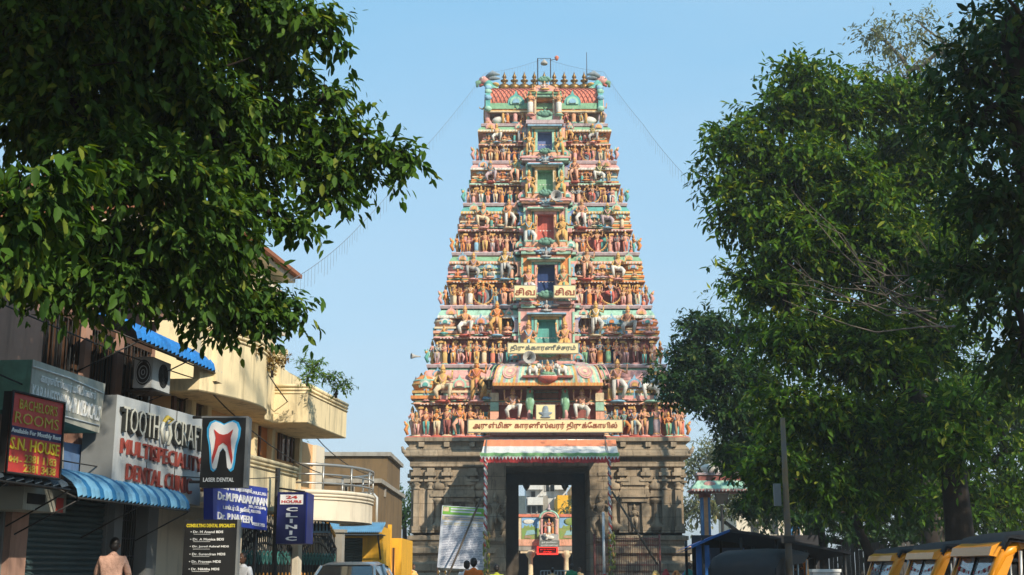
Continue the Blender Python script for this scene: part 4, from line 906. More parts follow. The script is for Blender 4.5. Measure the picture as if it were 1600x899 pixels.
cx, cz = (x0+x1)/2, (z0+z1)/2+.09*(z1-z0); w = x1-x0; h = (z1-z0)*.8
P = [(-.22, .30), (-.1, .22), (0, .20), (.1, .22), (.22, .30), (.17, .15), (.19, -.02), (.235, -.2), (.22, -.32), (.16, -.16), (.1, .0), (0, .06), (-.1, .0), (-.16, -.16), (-.22, -.32), (-.235, -.2), (-.19, -.02), (-.17, .15)]
mb.prism([(cx+a*w, cz+b_*h) for a, b_ in P], Y-.036, Y-.024, 'sign_red'); mb.build('tooth_emblem', t)
mb = MB(); mb.text('LASER DENTAL', fsub(r, .08, .78, .86, .92, Y-.001), 'letter_white', .012, .02); mb.build('lettering', t)
mb = MB(); mb.tube([(x0+.1, Y+.12, z1+.02), (x0-.2, Y+.12, z1+.02)], .025, 'iron', 6); mb.tube([(x0+.1, Y+.12, z0+.1), (x0-.2, Y+.12, z0+.1)], .025, 'iron', 6); mb.build('bracket', t)
Y = 18.5; t = thing('specialist_board', 'black standing board listing consulting dental specialists in yellow and white', 'sign')
mb = MB(); r = front_box(mb, 289, 812, 366, 925, Y, .12, 'sign_black'); x0, x1, z0, z1 = r; mb.bx(x1, x1+.03, Y-.01, Y+.14, z0, z1, 'frame_grey'); mb.build('panel', t)
mb = MB(); mb.text('CONSULTING DENTAL SPECIALISTS', fsub(r, .04, .96, .06, .11, Y-.001), 'letter_yellow', .008, .025); mb.build('heading', t)
mb = MB()
for k, (w_, u) in enumerate((('• Dr. M Anand BDS', .62), ('• Dr. A Monica BDS', .64), ('• Dr. Javed Ashraf MDS', .74), ('• Dr. Surendran MDS', .68), ('• Dr. Praveen MDS', .60), ('• Dr. Nikitha MDS', .58))):
    v = .155+.103*k; mb.text(w_, fsub(r, .12, .12+u, v, v+.035, Y-.001), 'letter_white', .006, .02); mb.bx(x0+(x1-x0)*.18, x0+(x1-x0)*.5, Y-.004, Y, z1-(z1-z0)*(v+.053), z1-(z1-z0)*(v+.048), 'letter_white')
mb.build('lettering', t)
mb = MB(); mb.bx(x0+.1, x0+.15, Y+.12, Y+.17, .14, z1-.3, 'iron'); mb.bx(x1-.15, x1-.1, Y+.12, Y+.17, .14, z1-.3, 'iron'); mb.build('post', t)
Y = 26.; t = thing('hours_sign', 'tall navy 24 HOURS CLINIC sign box on a black pole', 'sign')
mb = MB(); r = front_box(mb, 434, 769, 476, 850, Y, .9, 'sign_navy'); x0, x1, z0, z1 = r; mb.bx(x1, x1+.02, Y+.02, Y+.9, z0+.01, z1-.01, 'sign_blue'); mb.build('panel', t)  # side plate bluer than the navy front: its stronger light is in the colour
mb = MB(); a = fsub(r, .1, .9, .05, .24, Y); mb.bx(a[0][0], a[1][0], Y-.012, Y, a[2][2], a[0][2], 'letter_white'); mb.text('24', fsub(r, .3, .7, .07, .13, Y-.012), 'sign_red', .01, .03); mb.text('HOURS', fsub(r, .15, .85, .16, .215, Y-.012), 'sign_red', .01, .03); mb.build('hours_plate', t)
mb = MB()
for k, ch in enumerate('CLINIC'): v = .295+.113*k; mb.text(ch, fsub(r, .32 if ch != 'I' else .46, .72 if ch != 'I' else .56, v, v+.08, Y), 'letter_white', .015, .04)
mb.build('lettering', t)
mb = MB(); mb.tube([(x0-.07, Y+.3, .14), (x0-.07, Y+.3, z1+.5)], .05, 'iron', 8); mb.tube([(x0-.07, Y+.3, z1+.1), (x0+.5, Y+.3, z1+.02)], .02, 'iron', 5); mb.build('pole', t)
# ---- air conditioner on the shaded wall
ACS = .72
t = sthing('air_conditioner', 'white air conditioner box with round fan under the blue awning', 'air conditioner')
q = SP(257, 587, .55); x, z = 0, 0; t.location = Vector(STREET[0])+Matrix.Rotation(STREET[1], 3, 'Z') @ Vector((q[0], -.1, q[2])); t.scale = (ACS, ACS, ACS)
mb = MB(); mb.bx(x-.55, x+.55, -.55, -.1, z-.36, z+.36, 'sign_white'); mb.build('casing', t)
mb = MB(); c = (x-.56, -.33, z)
for k in range(24):
    a = 2*pi*k/24
for r_ in (.27, .2, .13, .06): mb.tube([(x+.1+math.cos(2*pi*k/20)*r_, -.565, z+math.sin(2*pi*k/20)*r_) for k in range(21)], .01, 'iron', 4, False)
mb.prism([(x+.1+math.cos(2*pi*k/20)*.28, z+math.sin(2*pi*k/20)*.28) for k in range(20)], -.556, -.55, 'sign_black')
for r_ in (.17, .1, .04): mb.tube([(x-.56, -.33+math.cos(2*pi*k/20)*r_, z+math.sin(2*pi*k/20)*r_*1.5) for k in range(21)], .012, 'sign_white', 4, False)
mb.prism([(-.33+math.cos(2*pi*k/20)*.19, z+math.sin(2*pi*k/20)*.3) for k in range(20)], x-.556, x-.55, 'sign_black', 'x'); mb.build('fan_grille', t)
mb = MB(); mb.bx(x-.5, x+.5, -.6, 0.1, z-.42, z-.38, 'iron'); mb.tube([(x-.4, -.5, z-.4), (x-.4, .3, z-.7)], .015, 'iron', 4); mb.tube([(x+.4, -.5, z-.4), (x+.4, .3, z-.7)], .015, 'iron', 4); mb.tube([(x+.5, -.1, z-.2), (x+.62, 0, z-.6), (x+.6, .1, z-1.4)], .02, 'sign_white', 5); mb.build('bracket', t)
t = sthing('air_conditioner', 'boxy beige window cooler hanging above the green roller shutter', 'air conditioner')
a, b_ = SP(38, 760, .5), SP(102, 802, .5); mb = MB(); mb.bx(a[0], b_[0], -.5, .2, b_[2], a[2], 'sign_grey'); mb.build('casing', t)
mb = MB(); mb.bx(a[0]+.1, a[0]+.6, -.512, -.5, b_[2]+.08, a[2]-.08, 'sign_black'); mb.bx(b_[0]-.3, b_[0]-.1, -.512, -.5, a[2]-.3, a[2]-.1, 'sign_red'); mb.build('vent', t)

mat('cable', (.03, .03, .03), .8, 0)
gcb = random.Random(21)
for k, (a, b_, sag, l) in enumerate((((9, -.45, 5.2), (27, -.35, 5.0), .35, 'black cable sagging along the upper shop wall'), ((12, -.3, 4.4), (24, -.6, 3.6), .25, 'black cable drooping behind the clinic signs'), ((23.5, -.8, 4.5), (33, -.9, 3.6), .3, 'black cable drooping across the cream house front'), ((25, -1.0, 5.6), (40, 0, 4.2), .5, 'long thin cable from the house terrace to the brown building'), ((16, -.15, 3.0), (26.5, -1.2, 3.2), .2, 'cable running from the clinic sign to the hours sign pole'))):
    mb = MB(); a, b_ = Vector(a), Vector(b_); mb.tube([a+(b_-a)*(i/14)+Vector((0, gcb.uniform(-.01, .01), -sag*4*(i/14)*(1-i/14))) for i in range(15)], .012, 'cable', 4, False)
    onst(mb.build('cable', label=l, cat='cable'))
# ============================================================ cream house
mat('cream_plaster', (.82, .68, .42), .85, .14, .8, stain=.75); mat('cream_pale', (.74, .66, .52), .85, .14, .8, stain=.4); mat('orange_plaster', (.78, .46, .22), .85, .15, .8, stain=.3); mat('orange_door', (.62, .20, .03), .5, .1); mat('roof_tile', (.36, .14, .07), .8, .4, 4)
mat('window_brown', (.12, .05, .03), .5, .2)
hs = sthing('cream_house', 'cream two storey house with curved stained terrace parapet and steel balcony rail', 'house')
def P3(px, o): return SP(px, 600, o)[0]
z_s = SP(480, 661, 1.25)[2]; z_p = SP(482, 604, 1.25)[2]; s_b0 = P3(482, 1.25); s_b1 = P3(543, 1.25)
sH0 = sB+.02; sH1 = SP(500, 700, 0)[0]
mb = MB(); mb.bx(sH0, sH1, .3, 9, 0, 2.9, 'cream_pale'); mb.bx(sH0, sH1, 0, 9, 2.9, z_s, 'orange_plaster'); mb.build('wall', hs)
# curved terrace parapet: plan points (s, o)
cp = [(sH0-.6, .75), (P3(330, .85), .85)]
for k in range(9):
    t_ = k/8; s_ = P3(345, .95)+(P3(432, .75)-P3(345, .95))*t_; cp.append((s_, .9+.28*math.sin(pi*min(1, t_*1.1))-.38*t_**3))
cp += [(P3(447, .5), .48), (P3(462, .45), .45), (s_b0-.01, .45)]
plan_c = [(s_, -o_) for s_, o_ in cp]+[(s_b0, -1.25), (s_b1, -1.25), (s_b1, 8), (sH0-.6, 8)]
def slab(mb, pl, prof, m, cap=True, capb=True): mb.band(pl, prof, m, cap, capb)
mb = MB(); slab(mb, plan_c, [(-.02, z_s, 'cream_plaster'), (0, z_s+.02, 'cream_plaster'), (0, z_s+.22, 'cream_plaster')], 'cream_plaster'); mb.build('terrace_slab', hs)
front = plan_c[:len(cp)+2]
def wallstrip(mb, pts, th, z0, z1, m, cop=True):
    n = len(pts); inn = []
    for i in range(n):
        a = Vector(pts[max(i-1, 0)]); b_ = Vector(pts[min(i+1, n-1)]); d = (b_-a).normalized(); nn_ = Vector((-d.y, d.x)); inn.append((pts[i][0]+nn_.x*th, pts[i][1]+nn_.y*th))
    for i in range(n-1):
        A, B, C_, D_ = pts[i], pts[i+1], inn[i+1], inn[i]
        mb.add([(*A, z0), (*B, z0), (*C_, z0), (*D_, z0), (*A, z1), (*B, z1), (*C_, z1), (*D_, z1)], [(3, 2, 1, 0), (4, 5, 6, 7), (0, 1, 5, 4), (2, 3, 7, 6), (1, 2, 6, 5), (3, 0, 4, 7)], m)
    if cop:
        for zz_, rr_ in ((z1+.02, .05), (z1-.06, .035), (z1-.14, .025)): mb.tube([(p[0], p[1]-.01, zz_) for p in pts], rr_, m, 6)
zh = z_p+.42
mb = MB(); wallstrip(mb, front[:len(cp)], .14, z_s+.22, zh, 'cream_plaster'); mb.build('curved_parapet', hs)
mb = MB(); wallstrip(mb, [front[len(cp)-1], front[len(cp)], front[len(cp)+1], (s_b1, 2)], .14, z_s+.22, z_p, 'cream_plaster'); mb.build('planter_box', hs)
for s_, o_ in ((P3(340, .9), .88), (P3(440, .6), .56)): mb = MB(); mb.bx(s_-.16, s_+.16, -o_-.05, -o_+.2, z_s+.22, zh+.35, 'cream_plaster'); mb.box((s_, -o_+.08, zh+.4), (.42, .36, .1), 'cream_plaster'); mb.build('parapet_post', hs)
# upper room with tiled roof
a, b_ = SP(395, 430, -.6), SP(456, 432, -.6)
zr0 = b_[2]; mb = MB(); mb.bx(a[0]-3, b_[0]-.25, .9, 6, z_s+.2, zr0, 'cream_plaster')
mb.bx(a[0]-3.2, b_[0]-.1, .75, 6, zr0-.55, zr0-.45, 'cream_pale'); mb.bx(a[0]-3.3, b_[0]-.05, .7, 6, zr0-1.6, zr0-1.5, 'cream_pale'); mb.build('roof_room', hs)
mb = MB(); mb.prism([(.35, zr0-.05), (.35, zr0+.05), (3.5, zr0+1.1), (6.6, zr0+.05), (6.6, zr0-.05)], a[0]-3.4, b_[0]+.1, 'roof_tile', 'x'); mb.bx(a[0]-3.3, b_[0], .5, 6.4, zr0-.18, zr0-.05, 'cream_pale'); mb.build('tile_roof', hs)
# first floor openings
def wopen(px0, px1, py0, py1, o, m, bars=0):
    a, b_ = SP(px0, py0, o), SP(px1, py1, o); z1 = SP((px0+px1)/2, py0, o)[2]; z0 = SP((px0+px1)/2, py1, o)[2]
    mb = MB(); mb.bx(a[0], b_[0], -.02, .02, z0, z1, m)
    for xx in (a[0], b_[0]-.08): mb.bx(xx, xx+.08, -.06, -.02, z0, z1, 'window_brown')
    mb.bx(a[0]-.02, b_[0]+.02, -.07, -.02, z1-.02, z1+.1, 'window_brown')
    for k in range(bars): x = a[0]+(b_[0]-a[0])*(k+.5)/bars; mb.bx(x-.03, x+.03, -.05, -.02, z0, z1, 'window_brown')
    return mb
wopen(403, 420, 664, 718, 0, 'orange_door').build('door', hs)
wopen(434, 464, 680, 722, 0, 'glass_dark', 4).build('window', hs)
wopen(300, 318, 632, 700, 0, 'glass_dark', 2).build('window', hs); wopen(268, 292, 612, 690, 0, 'glass_dark', 3).build('window', hs)
for px in (297, 322, 397, 425, 468): mb = MB(); s_ = SP(px, 690, .1)[0]; mb.bx(s_-.12, s_+.12, -.14, 0, 2.9, z_s, 'cream_plaster'); mb.build('pillar', hs)
mb = MB(); s_ = SP(490, 690, .0)[0]; mb.bx(sH1-.7, sH1+.1, -.1, .3, 0, z_s, 'cream_pale'); mb.build('pillar', hs)
# lower balcony
o2 = .9; a = SP(380, 722, o2); b_ = SP(463, 727, o2); zb0 = SP(430, 800, o2)[2]; zb1 = (a[2]+b_[2])/2
mb = MB(); wallstrip(mb, [(sH0, -o2), (b_[0], -o2), (b_[0]+.05, 0)], .12, zb0, zb1, 'cream_plaster'); mb.bx(sH0, b_[0], -o2+.03, .2, zb0+.02, zb0+.2, 'cream_pale'); mb.build('balcony_parapet', hs)
c0 = SP(462, 790, .5)[0]; c1 = SP(512, 790, .3)[0]; cc = (c0+c1)/2+.2; cr_ = (c1-c0)/2+.5
arc = [(cc+math.cos(pi+pi*k/12)*cr_, -.5+math.sin(pi+pi*k/12)*1.25) for k in range(13)]
zc0, zc1 = SP(500, 812, 1.2)[2], SP(500, 768, 1.2)[2]
mb = MB(); wallstrip(mb, arc, .12, zc0, zc1, 'cream_pale'); mb.add([(*p, zc0+.05) for p in arc], [tuple(range(13))], 'cream_pale'); mb.build('balcony_curve', hs)
mb = MB()
for k in range(0, 13, 2): mb.tube([(*arc[k], zc1), (*arc[k], zc1+.62)], .025, 'steel', 6)
for h_ in (.22, .42, .64): mb.tube([(*p, zc1+h_) for p in arc], .022 if h_ < .6 else .035, 'steel', 6)
mb.build('balcony_rail', hs)
for px, py in ((390, 742), (402, 748)):
    q = SP(px, py, 1.0); mb = MB(); mb.bx(q[0]-.35, q[0]+.35, -.75, -.4, q[2]-.25, q[2]+.25, 'sign_white'); mb.bx(q[0]-.352, q[0]-.348, -.7, -.45, q[2]-.18, q[2]+.18, 'frame_grey'); mb.build('cooler_box', hs)
# ---- gate of the house
gt = sthing('iron_gate', 'ornate black iron gate with scrolls and spear tips between concrete posts', 'gate')
g0, gm, g1 = SP(372, 860, .2)[0], SP(462, 860, .2)[0], SP(527, 860, .2)[0]
mat('gate_teal', (.05, .22, .2), .5, .1); mat('gate_gold', (.6, .28, .05), .4, .1, metal=.3)
def leaf_(a, b_, z0, z1, zt_):
    mb = MB(); w_ = b_-a; N = 24; y = 0
    top_ = lambda x: z1+(zt_-z1)*math.sin(pi*(x-a)/w_)
    mb.tube([(a+w_*k/N, y, top_(a+w_*k/N)) for k in range(N+1)], .035, 'iron', 6); mb.tube([(a+w_*k/N, y, top_(a+w_*k/N)-.42) for k in range(N+1)], .03, 'iron', 6)
    for x in (a, b_): mb.tube([(x, y, z0), (x, y, z1)], .04, 'iron', 6)
    for z in (z0, z0+.9): mb.tube([(a, y, z), (b_, y, z)], .03, 'iron', 6)
    n = int(w_/.14)
    for k in range(1, n):
        x = a+w_*k/n; mb.tube([(x, y, z0), (x, y, top_(x)+.22)], .014, 'iron', 5); mb.lathe((x, y, top_(x)+.2), [(.01, 0), (.04, .05), (0, .18)], 'gate_gold', 6)
        if k % 2: 
            z = top_(x)-.21; mb.tube([(x+math.cos(t*.7)*(.16-.012*t), y-.01, z+math.sin(t*.7)*(.16-.012*t)) for t in range(13)], .016, 'iron', 4)
            mb.tube([(x+math.cos(t*.7)*(.14-.01*t), y-.01, z0+1.35+math.sin(t*.7)*(.2-.012*t)) for t in range(13)], .016, 'gate_teal', 4)
            mb.ell((x, y-.03, z0+.6), (.05, .02, .12), 'gate_gold', 6, 4); mb.ell((x, y-.03, z0+1.0), (.05, .02, .06), 'gate_gold', 6, 4)
    mb.bx(a+.03, b_-.03, y+.03, y+.05, z0+.02, z1-.2, 'iron'); mb.build('gate_leaf', gt, (0, -.15, 0))
zg = lambda py: SP(450, py, .2)[2]
leaf_(g0, gm-.25, .25, zg(855), zg(822)); leaf_(gm+.2, g1, .25, zg(852), zg(815))
mb = MB(); mb.box((gm, -.15, 1.15), (.32, .32, 2.2), 'cream_pale'); mb.box((gm, -.15, 2.28), (.42, .42, .08), 'concrete'); mb.build('gate_post', gt)
mb = MB(); mb.box((g1+.25, -.15, 1.2), (.3, .3, 2.3), 'concrete'); mb.box((g1+.25, -.15, 2.38), (.4, .4, .08), 'concrete'); mb.build('gate_post', gt)
mb = MB(); mb.box((g0-.25, -.15, 1.2), (.3, .3, 2.3), 'cream_pale'); mb.box((g0-.25, -.15, 2.38), (.4, .4, .08), 'concrete'); mb.build('gate_post', gt)
# blue lettered crest board over the gate
t = sthing('gate_sign', 'pale blue strip with dark spearheads at the left end of the far blue awning', 'sign'); q = [SP(*p, .6) for p in ((488, 818), (516, 818), (488, 833), (516, 833))]
mb = MB(); quad_box(mb, q, .02, 'awning_sky')
for k in range(5): a = inq(q, .1+.2*k, .0, .02); mb.tube([(a[0], a[1], a[2]-.18), (a[0], a[1], a[2]+.05)], .02, 'iron', 4); mb.ell((a[0], a[1], a[2]-.05), (.06, .02, .04), 'iron', 6, 4)
mb.build('panel', t)
# ============================================================ brown and yellow buildings further on
mat('brown_plaster', (.20, .135, .07), .9, .3, .8, stain=.75); mat('yellow_wall', (.80, .42, .03), .8, .12, 1, stain=.35)
def wbox(mb, px0, px1, Y, th, z0, z1, m): mb.bx(WX(px0, 800, Y), WX(px1, 800, Y), Y, Y+th, z0, z1, m)
b3 = thing('brown_building', 'brown stained flat roofed building stepping up behind the yellow shop', 'building', (0, 0, 0))
mb = MB(); zt = WZ(713, 46); wbox(mb, 505, 604, 46, 5.2, 0, zt, 'brown_plaster'); zl_ = WZ(755, 43); wbox(mb, 505, 590, 43, 9.5, 0, zl_, 'brown_plaster'); mb.build('wall', b3)
mb = MB(); mb.bx(WX(505, 800, 46)-.1, WX(604, 800, 46)+.12, 45.88, 51.4, zt, zt+.14, 'concrete'); mb.bx(WX(505, 800, 43)-.1, WX(590, 800, 43)+.12, 42.88, 52.6, zl_, zl_+.14, 'concrete'); mb.build('roof_edge', b3)
for px in (541, 551, 596):
    mb = MB(); Yv = 42.96 if px < 590 else 0
    if px < 590: x = WX(px, 765, 43); z = WZ(765, 43); mb.bx(x-.07, x+.07, 42.95, 43, z-.25, z+.25, 'concrete'); mb.bx(x-.04, x+.04, 42.94, 42.95, z-.2, z+.2, 'glass_dark')
    else: x = WX(590, 800, 43); z = WZ(765, 45); mb.bx(x, x+.05, 45, 45.3, z-.25, z+.25, 'concrete')
    mb.build('window', b3)
mb = MB(); x = WX(589, 775, 42.6); z = WZ(773, 42.6); mb.tube([(x, 42.6, 2.6), (x, 42.6, z-.1), (x-.1, 42.6, z), (WX(566, 770, 42.6), 42.6, WZ(771, 42.6))], .045, 'sign_white', 6); mb.build('drain_pipe', b3)
sy = thing('yellow_shop', 'bright yellow shop with dark roller shutter below a blue corrugated awning', 'shop', (0, 0, 0))
mb = MB(); zt = WZ(823, 40); x1 = WX(597, 830, 40); x0 = WX(567, 830, 40); xL = WX(520, 830, 40)
mb.bx(x0, x1, 40, 42.8, 0, zt, 'yellow_wall'); mb.bx(xL-3.5, x0, 40.3, 42.8, 2.3, zt, 'yellow_wall'); mb.bx(xL-3.5, xL, 40, 42.8, 0, zt-.3, 'cream_pale')
zt2 = WZ(842, 44); mb.bx(x1, WX(631, 830, 44), 43.2, 48, 0, zt2, 'yellow_wall'); mb.bx(x1-.1, WX(612, 830, 43), 42.9, 43.1, 0, WZ(820, 43), 'yellow_wall'); mb.build('wall', sy)
mb = MB(); n = 26
for k in range(n): z = .1+k*.085; mb.prism([(40.3, z), (40.26, z+.03), (40.26, z+.055), (40.3, z+.085)], xL, x0, 'shutter_green', 'x')
mb.build('roller_shutter', sy)
mb = MB(); a, b_ = WX(599, 860, 43.1), WX(617, 860, 43.1); mb.bx(a, b_, 43.12, 43.18, 0, WZ(856, 43.1), 'wood_dark')
for k in range(5): x = a+(b_-a)*k/4; mb.tube([(x, 43.1, 0), (x, 43.1, WZ(856, 43.1))], .02, 'gate_gold', 4)
mb.build('door', sy)
aw = thing('shop_awning', 'light blue corrugated sheet awning on the yellow shop', 'awning'); mb = MB(); ya = 39.0; za, zb = WZ(833, 39.0), WZ(817, 40)
xa, xb = WX(488, 830, 39.3), WX(597, 830, 39.3); n = 34
for c in range(n):
    p, q_ = xa+(xb-xa)*c/n, xa+(xb-xa)*(c+1)/n; m_ = (p+q_)/2
    mb.add([(p, ya, za), (m_, ya, za+.05), (q_, ya, za), (p, 40.4, zb), (m_, 40.4, zb+.05), (q_, 40.4, zb)], [(0, 1, 4, 3), (1, 2, 5, 4)], 'awning_sky')
mb.bx(xa, xb, ya, 40.4, za-.06, za-.03, 'awning_dull'); mb.build('sheet', aw)
mb = MB()
for x in (xa+.1, xb-.1): mb.tube([(x, ya+.05, za-.03), (x, 40.2, za-.9)], .03, 'iron', 5)
mb.build('bracket', aw)
# ============================================================ seen through the gateway
mat('mural_sky', (.25, .45, .70), .7, .25, 1.2); mat('mural_green', (.16, .32, .08), .7, .5, 2, col2=(.32, .30, .1)); mat('mural_water', (.30, .50, .52), .7, .3, 1.5); mat('mural_tan', (.45, .30, .18), .7, .4, 2)
HY = 84.; cxh = WX(861, 800, HY)
hall = thing('shrine_hall', 'pillared shrine hall with painted landscape frieze seen through the temple gateway', 'hall', (0, 0, 0))
hx0, hx1 = WX(780, 800, HY), WX(950, 800, HY); zA, zB, zC = WZ(808, HY), WZ(843, HY), WZ(853, HY)
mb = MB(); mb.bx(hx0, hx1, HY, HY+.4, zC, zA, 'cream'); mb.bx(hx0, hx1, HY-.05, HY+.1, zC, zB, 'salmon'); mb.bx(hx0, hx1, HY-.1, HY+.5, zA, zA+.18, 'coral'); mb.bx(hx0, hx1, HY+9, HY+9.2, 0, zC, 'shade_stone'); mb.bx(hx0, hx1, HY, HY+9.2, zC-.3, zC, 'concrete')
for x in (hx0, hx1): mb.bx(x-.2, x+.2, HY+.5, HY+9.2, 0, zC, 'concrete')
mb.bx(hx0, hx1, HY-.4, HY+9, 0, .35, 'concrete'); mb.build('frieze_wall', hall)
for px0, px1 in ((815, 842), (874, 911)):
    mb = MB(); a, b_ = WX(px0, 820, HY), WX(px1, 820, HY); zm = (zA+zB)/2
    mb.bx(a, b_, HY-.03, HY, zm, zA-.05, 'mural_sky'); mb.bx(a, b_, HY-.028, HY, zB+.02, zm, 'mural_green')
    L_ = b_-a
    P = [(a+L_*.1, zm)]+[(a+L_*(.1+.08*k), zm+.22*abs(math.sin(k*1.3))) for k in range(1, 9)]+[(a+L_*.8, zm)]; mb.prism(P, HY-.04, HY-.03, 'mural_green')
    mb.prism([(a+L_*.2, zB+.25), (a+L_*.9, zB+.35), (a+L_*.7, zB+.6), (a+L_*.3, zB+.55)], HY-.05, HY-.03, 'mural_water'); mb.prism([(a+L_*.15, zB+.1), (a+L_*.5, zB+.05), (a+L_*.6, zB+.2), (a+L_*.2, zB+.26)], HY-.06, HY-.03, 'mural_tan')
    if px0 > 850: mb.bx(a+L_*.45, a+L_*.5, HY-.05, HY-.03, zB+.5, zA-.1, 'wood_dark'); mb.ell((a+L_*.5, HY-.04, zA-.3), (.5, .03, .25), 'mural_green'); mb.prism([(a+L_*.68, zB+.1), (a+L_*.98, zB+.1), (a+L_*.98, zB+.9), (a+L_*.8, zB+1.2), (a+L_*.68, zB+.8)], HY-.05, HY-.03, 'mural_tan')
    else: mb.ell((a+L_*.4, HY-.04, zA-.3), (.4, .02, .15), 'white')
    mb.build('mural_panel', hall)
mb = MB(); a, b_ = WX(843, 820, HY), WX(872, 820, HY); mb.bx(a, b_, HY-.7, HY, zB-.1, zB+.3, 'silver')
for x in (a+.12, b_-.12): mb.lathe((x, HY-.5, zB+.3), [(.1, 0), (.07, .12), (.07, .85), (.11, .95)], 'pink', 8)
mb.bx(a+.2, b_-.2, HY-.06, HY-.01, zB+.3, zA, 'dark'); xm = (a+b_)/2
for r_, q_, m_ in ((.48, .06, 'pink'), (.60, .07, 'mint')): mb.tube([(xm+math.cos(pi*k/12)*r_, HY-.5, zA-.12+math.sin(pi*k/12)*r_*.8) for k in range(13)], q_, m_, 7)
mb.lathe((xm, HY-.5, zA+.42), [(.16, 0), (.1, .1), (.05, .16), (.08, .24), (.02, .4), (0, .5)], 'lilac', 8)
mb.build('shrine_niche', hall)
for k in (-1, 0, 1): statue(hall, 'shrine_statue', (xm+k*.24, HY-.35, zB+.3), 1.0 if k == 0 else .8, rr, 'skirt', face=0, skin=['pink', 'coral', 'skin'][k+1], cloth=['red', 'white', 'orange'][k+1], four=False)
mb = MB(); bull(mb, (0, 0, 0), .55, -1); mb.build('bull_statue', hall, (xm+.05, HY-.9, zB-.05))
mb = MB(); mb.bx(a-.05, b_+.05, HY-.95, HY-.88, zB-.5, zB-.08, 'letter_grey'); mb.text('ஓம் நமசிவாய', fq(a+.1, b_-.1, zB-.28, zB-.14, HY-.951), 'letter_white', .01, .01); mb.text('அருள்மிகு காரணீஸ்வரர்', fq(a+.05, b_-.05, zB-.46, zB-.33, HY-.951), 'letter_white', .01, .01); mb.build('caption_plate', hall)
for px in (829, 885, 795, 925):
    mb = MB(); x = WX(px, 870, HY); mb.lathe((x, HY+.3, .35), [(.26, 0), (.26, .3), (.17, .35), (.15, zC-1.15), (.3, zC-.95), (.34, zC-.65)], 'cream', 10); mb.box((x, HY+.3, zC-.38), (1.3, .5, .18), 'cream'); mb.build('column', hall)
led = mat('led_red', (1, .03, .02), .5, 0, emit=1.2); mat('led_dark', (.10, .0, .0), .5, 0)
t = thing('led_sign', 'glowing red electronic text sign hanging in the hall opening', 'sign'); a, b_ = WX(839, 860, HY-.6), WX(872, 860, HY-.6); z1, z0 = WZ(854, HY-.6), WZ(867, HY-.6)
mb = MB(); mb.bx(a, b_, HY-.6, HY-.5, z0, z1, 'led_red'); mb.build('panel', t); mb = MB(); mb.bx(a+.1, b_-.1, HY-.62, HY-.6, z0+.1, z1-.1, 'led_dark'); mb.build('screen', t)
mb = MB(); mb.text('அருள்மிகு காரணீஸ்வரர்', fq(a+.2, b_-.2, (z0+z1)/2+.02, z1-.15, HY-.625), 'led_red', .005, .01); mb.text('திருவிழா', fq(a+.4, b_-.4, z0+.13, (z0+z1)/2-.03, HY-.625), 'led_red', .005, .01); mb.build('lettering', t)
t = thing('steel_railing', 'low pale steel queue railing across the gateway', 'railing'); mb = MB(); a, b_ = WX(845, 890, 75), WX(908, 890, 75)
for k in range(13): x = a+(b_-a)*k/12; mb.tube([(x, 75, 0), (x, 75, 1.25)], .03, 'sign_white', 5)
for z in (.3, 1.25): mb.tube([(a, 75, z), (b_, 75, z)], .035, 'sign_white', 5)
mb.build('rail', t)
# apartments beyond
ap = thing('apartment_block', 'pale grey apartment block with balconies seen above the shrine hall', 'building', (0, 0, 0)); AY = 112.
X = lambda px, Y=AY: WX(px, 780, Y)
mb = MB(); mb.bx(X(822), X(885), AY, AY+12, 0, WZ(735, AY), 'white_wall'); mb.bx(X(790), X(822), AY+5, AY+12, 0, WZ(770, AY), 'cream_pale')
for py in (790, 766): mb.bx(X(824), X(848), AY-.9, AY, WZ(py+0, AY), WZ(py-12, AY), 'white_wall'); mb.bx(X(866), X(886), AY-.9, AY, WZ(py, AY), WZ(py-12, AY), 'white_wall')
mb.bx(X(848), X(856), AY-.3, AY, 0, WZ(775, AY), 'concrete'); mb.build('wall', ap)
for px, py in ((833, 796), (842, 796), (870, 796), (882, 796), (855, 762), (862, 762), (832, 773), (826, 796), (876, 796), (845, 781), (872, 781), (826, 781)):
    mb = MB(); mb.bx(X(px-4), X(px+4), AY-.06, AY-.0, WZ(py+6, AY), WZ(py-5, AY), 'glass_dark'); mb.bx(X(px-4), X(px-2), AY-.1, AY-.06, WZ(py+6, AY), WZ(py-5, AY), 'silver'); mb.build('window', ap)
ap = thing('orange_building', 'orange terrace building at the right edge of the gateway view', 'building', (0, 0, 0)); AY = 104.
mb = MB(); mb.bx(X(871, AY), X(960, AY), AY, AY+8, 0, WZ(774, AY), 'yellow_wall'); mb.bx(X(893, AY), X(960, AY), AY+.5, AY+8, 0, WZ(760, AY), 'orange_plaster'); mb.bx(X(895, AY), X(899, AY), AY-.5, AY, WZ(780, AY), WZ(760, AY), 'yellow_wall'); mb.build('wall', ap)
mb = MB(); mb.bx(X(901, AY), X(909, AY), AY+.45, AY+.5, WZ(772, AY), WZ(763, AY), 'glass_dark'); mb.build('window', ap)
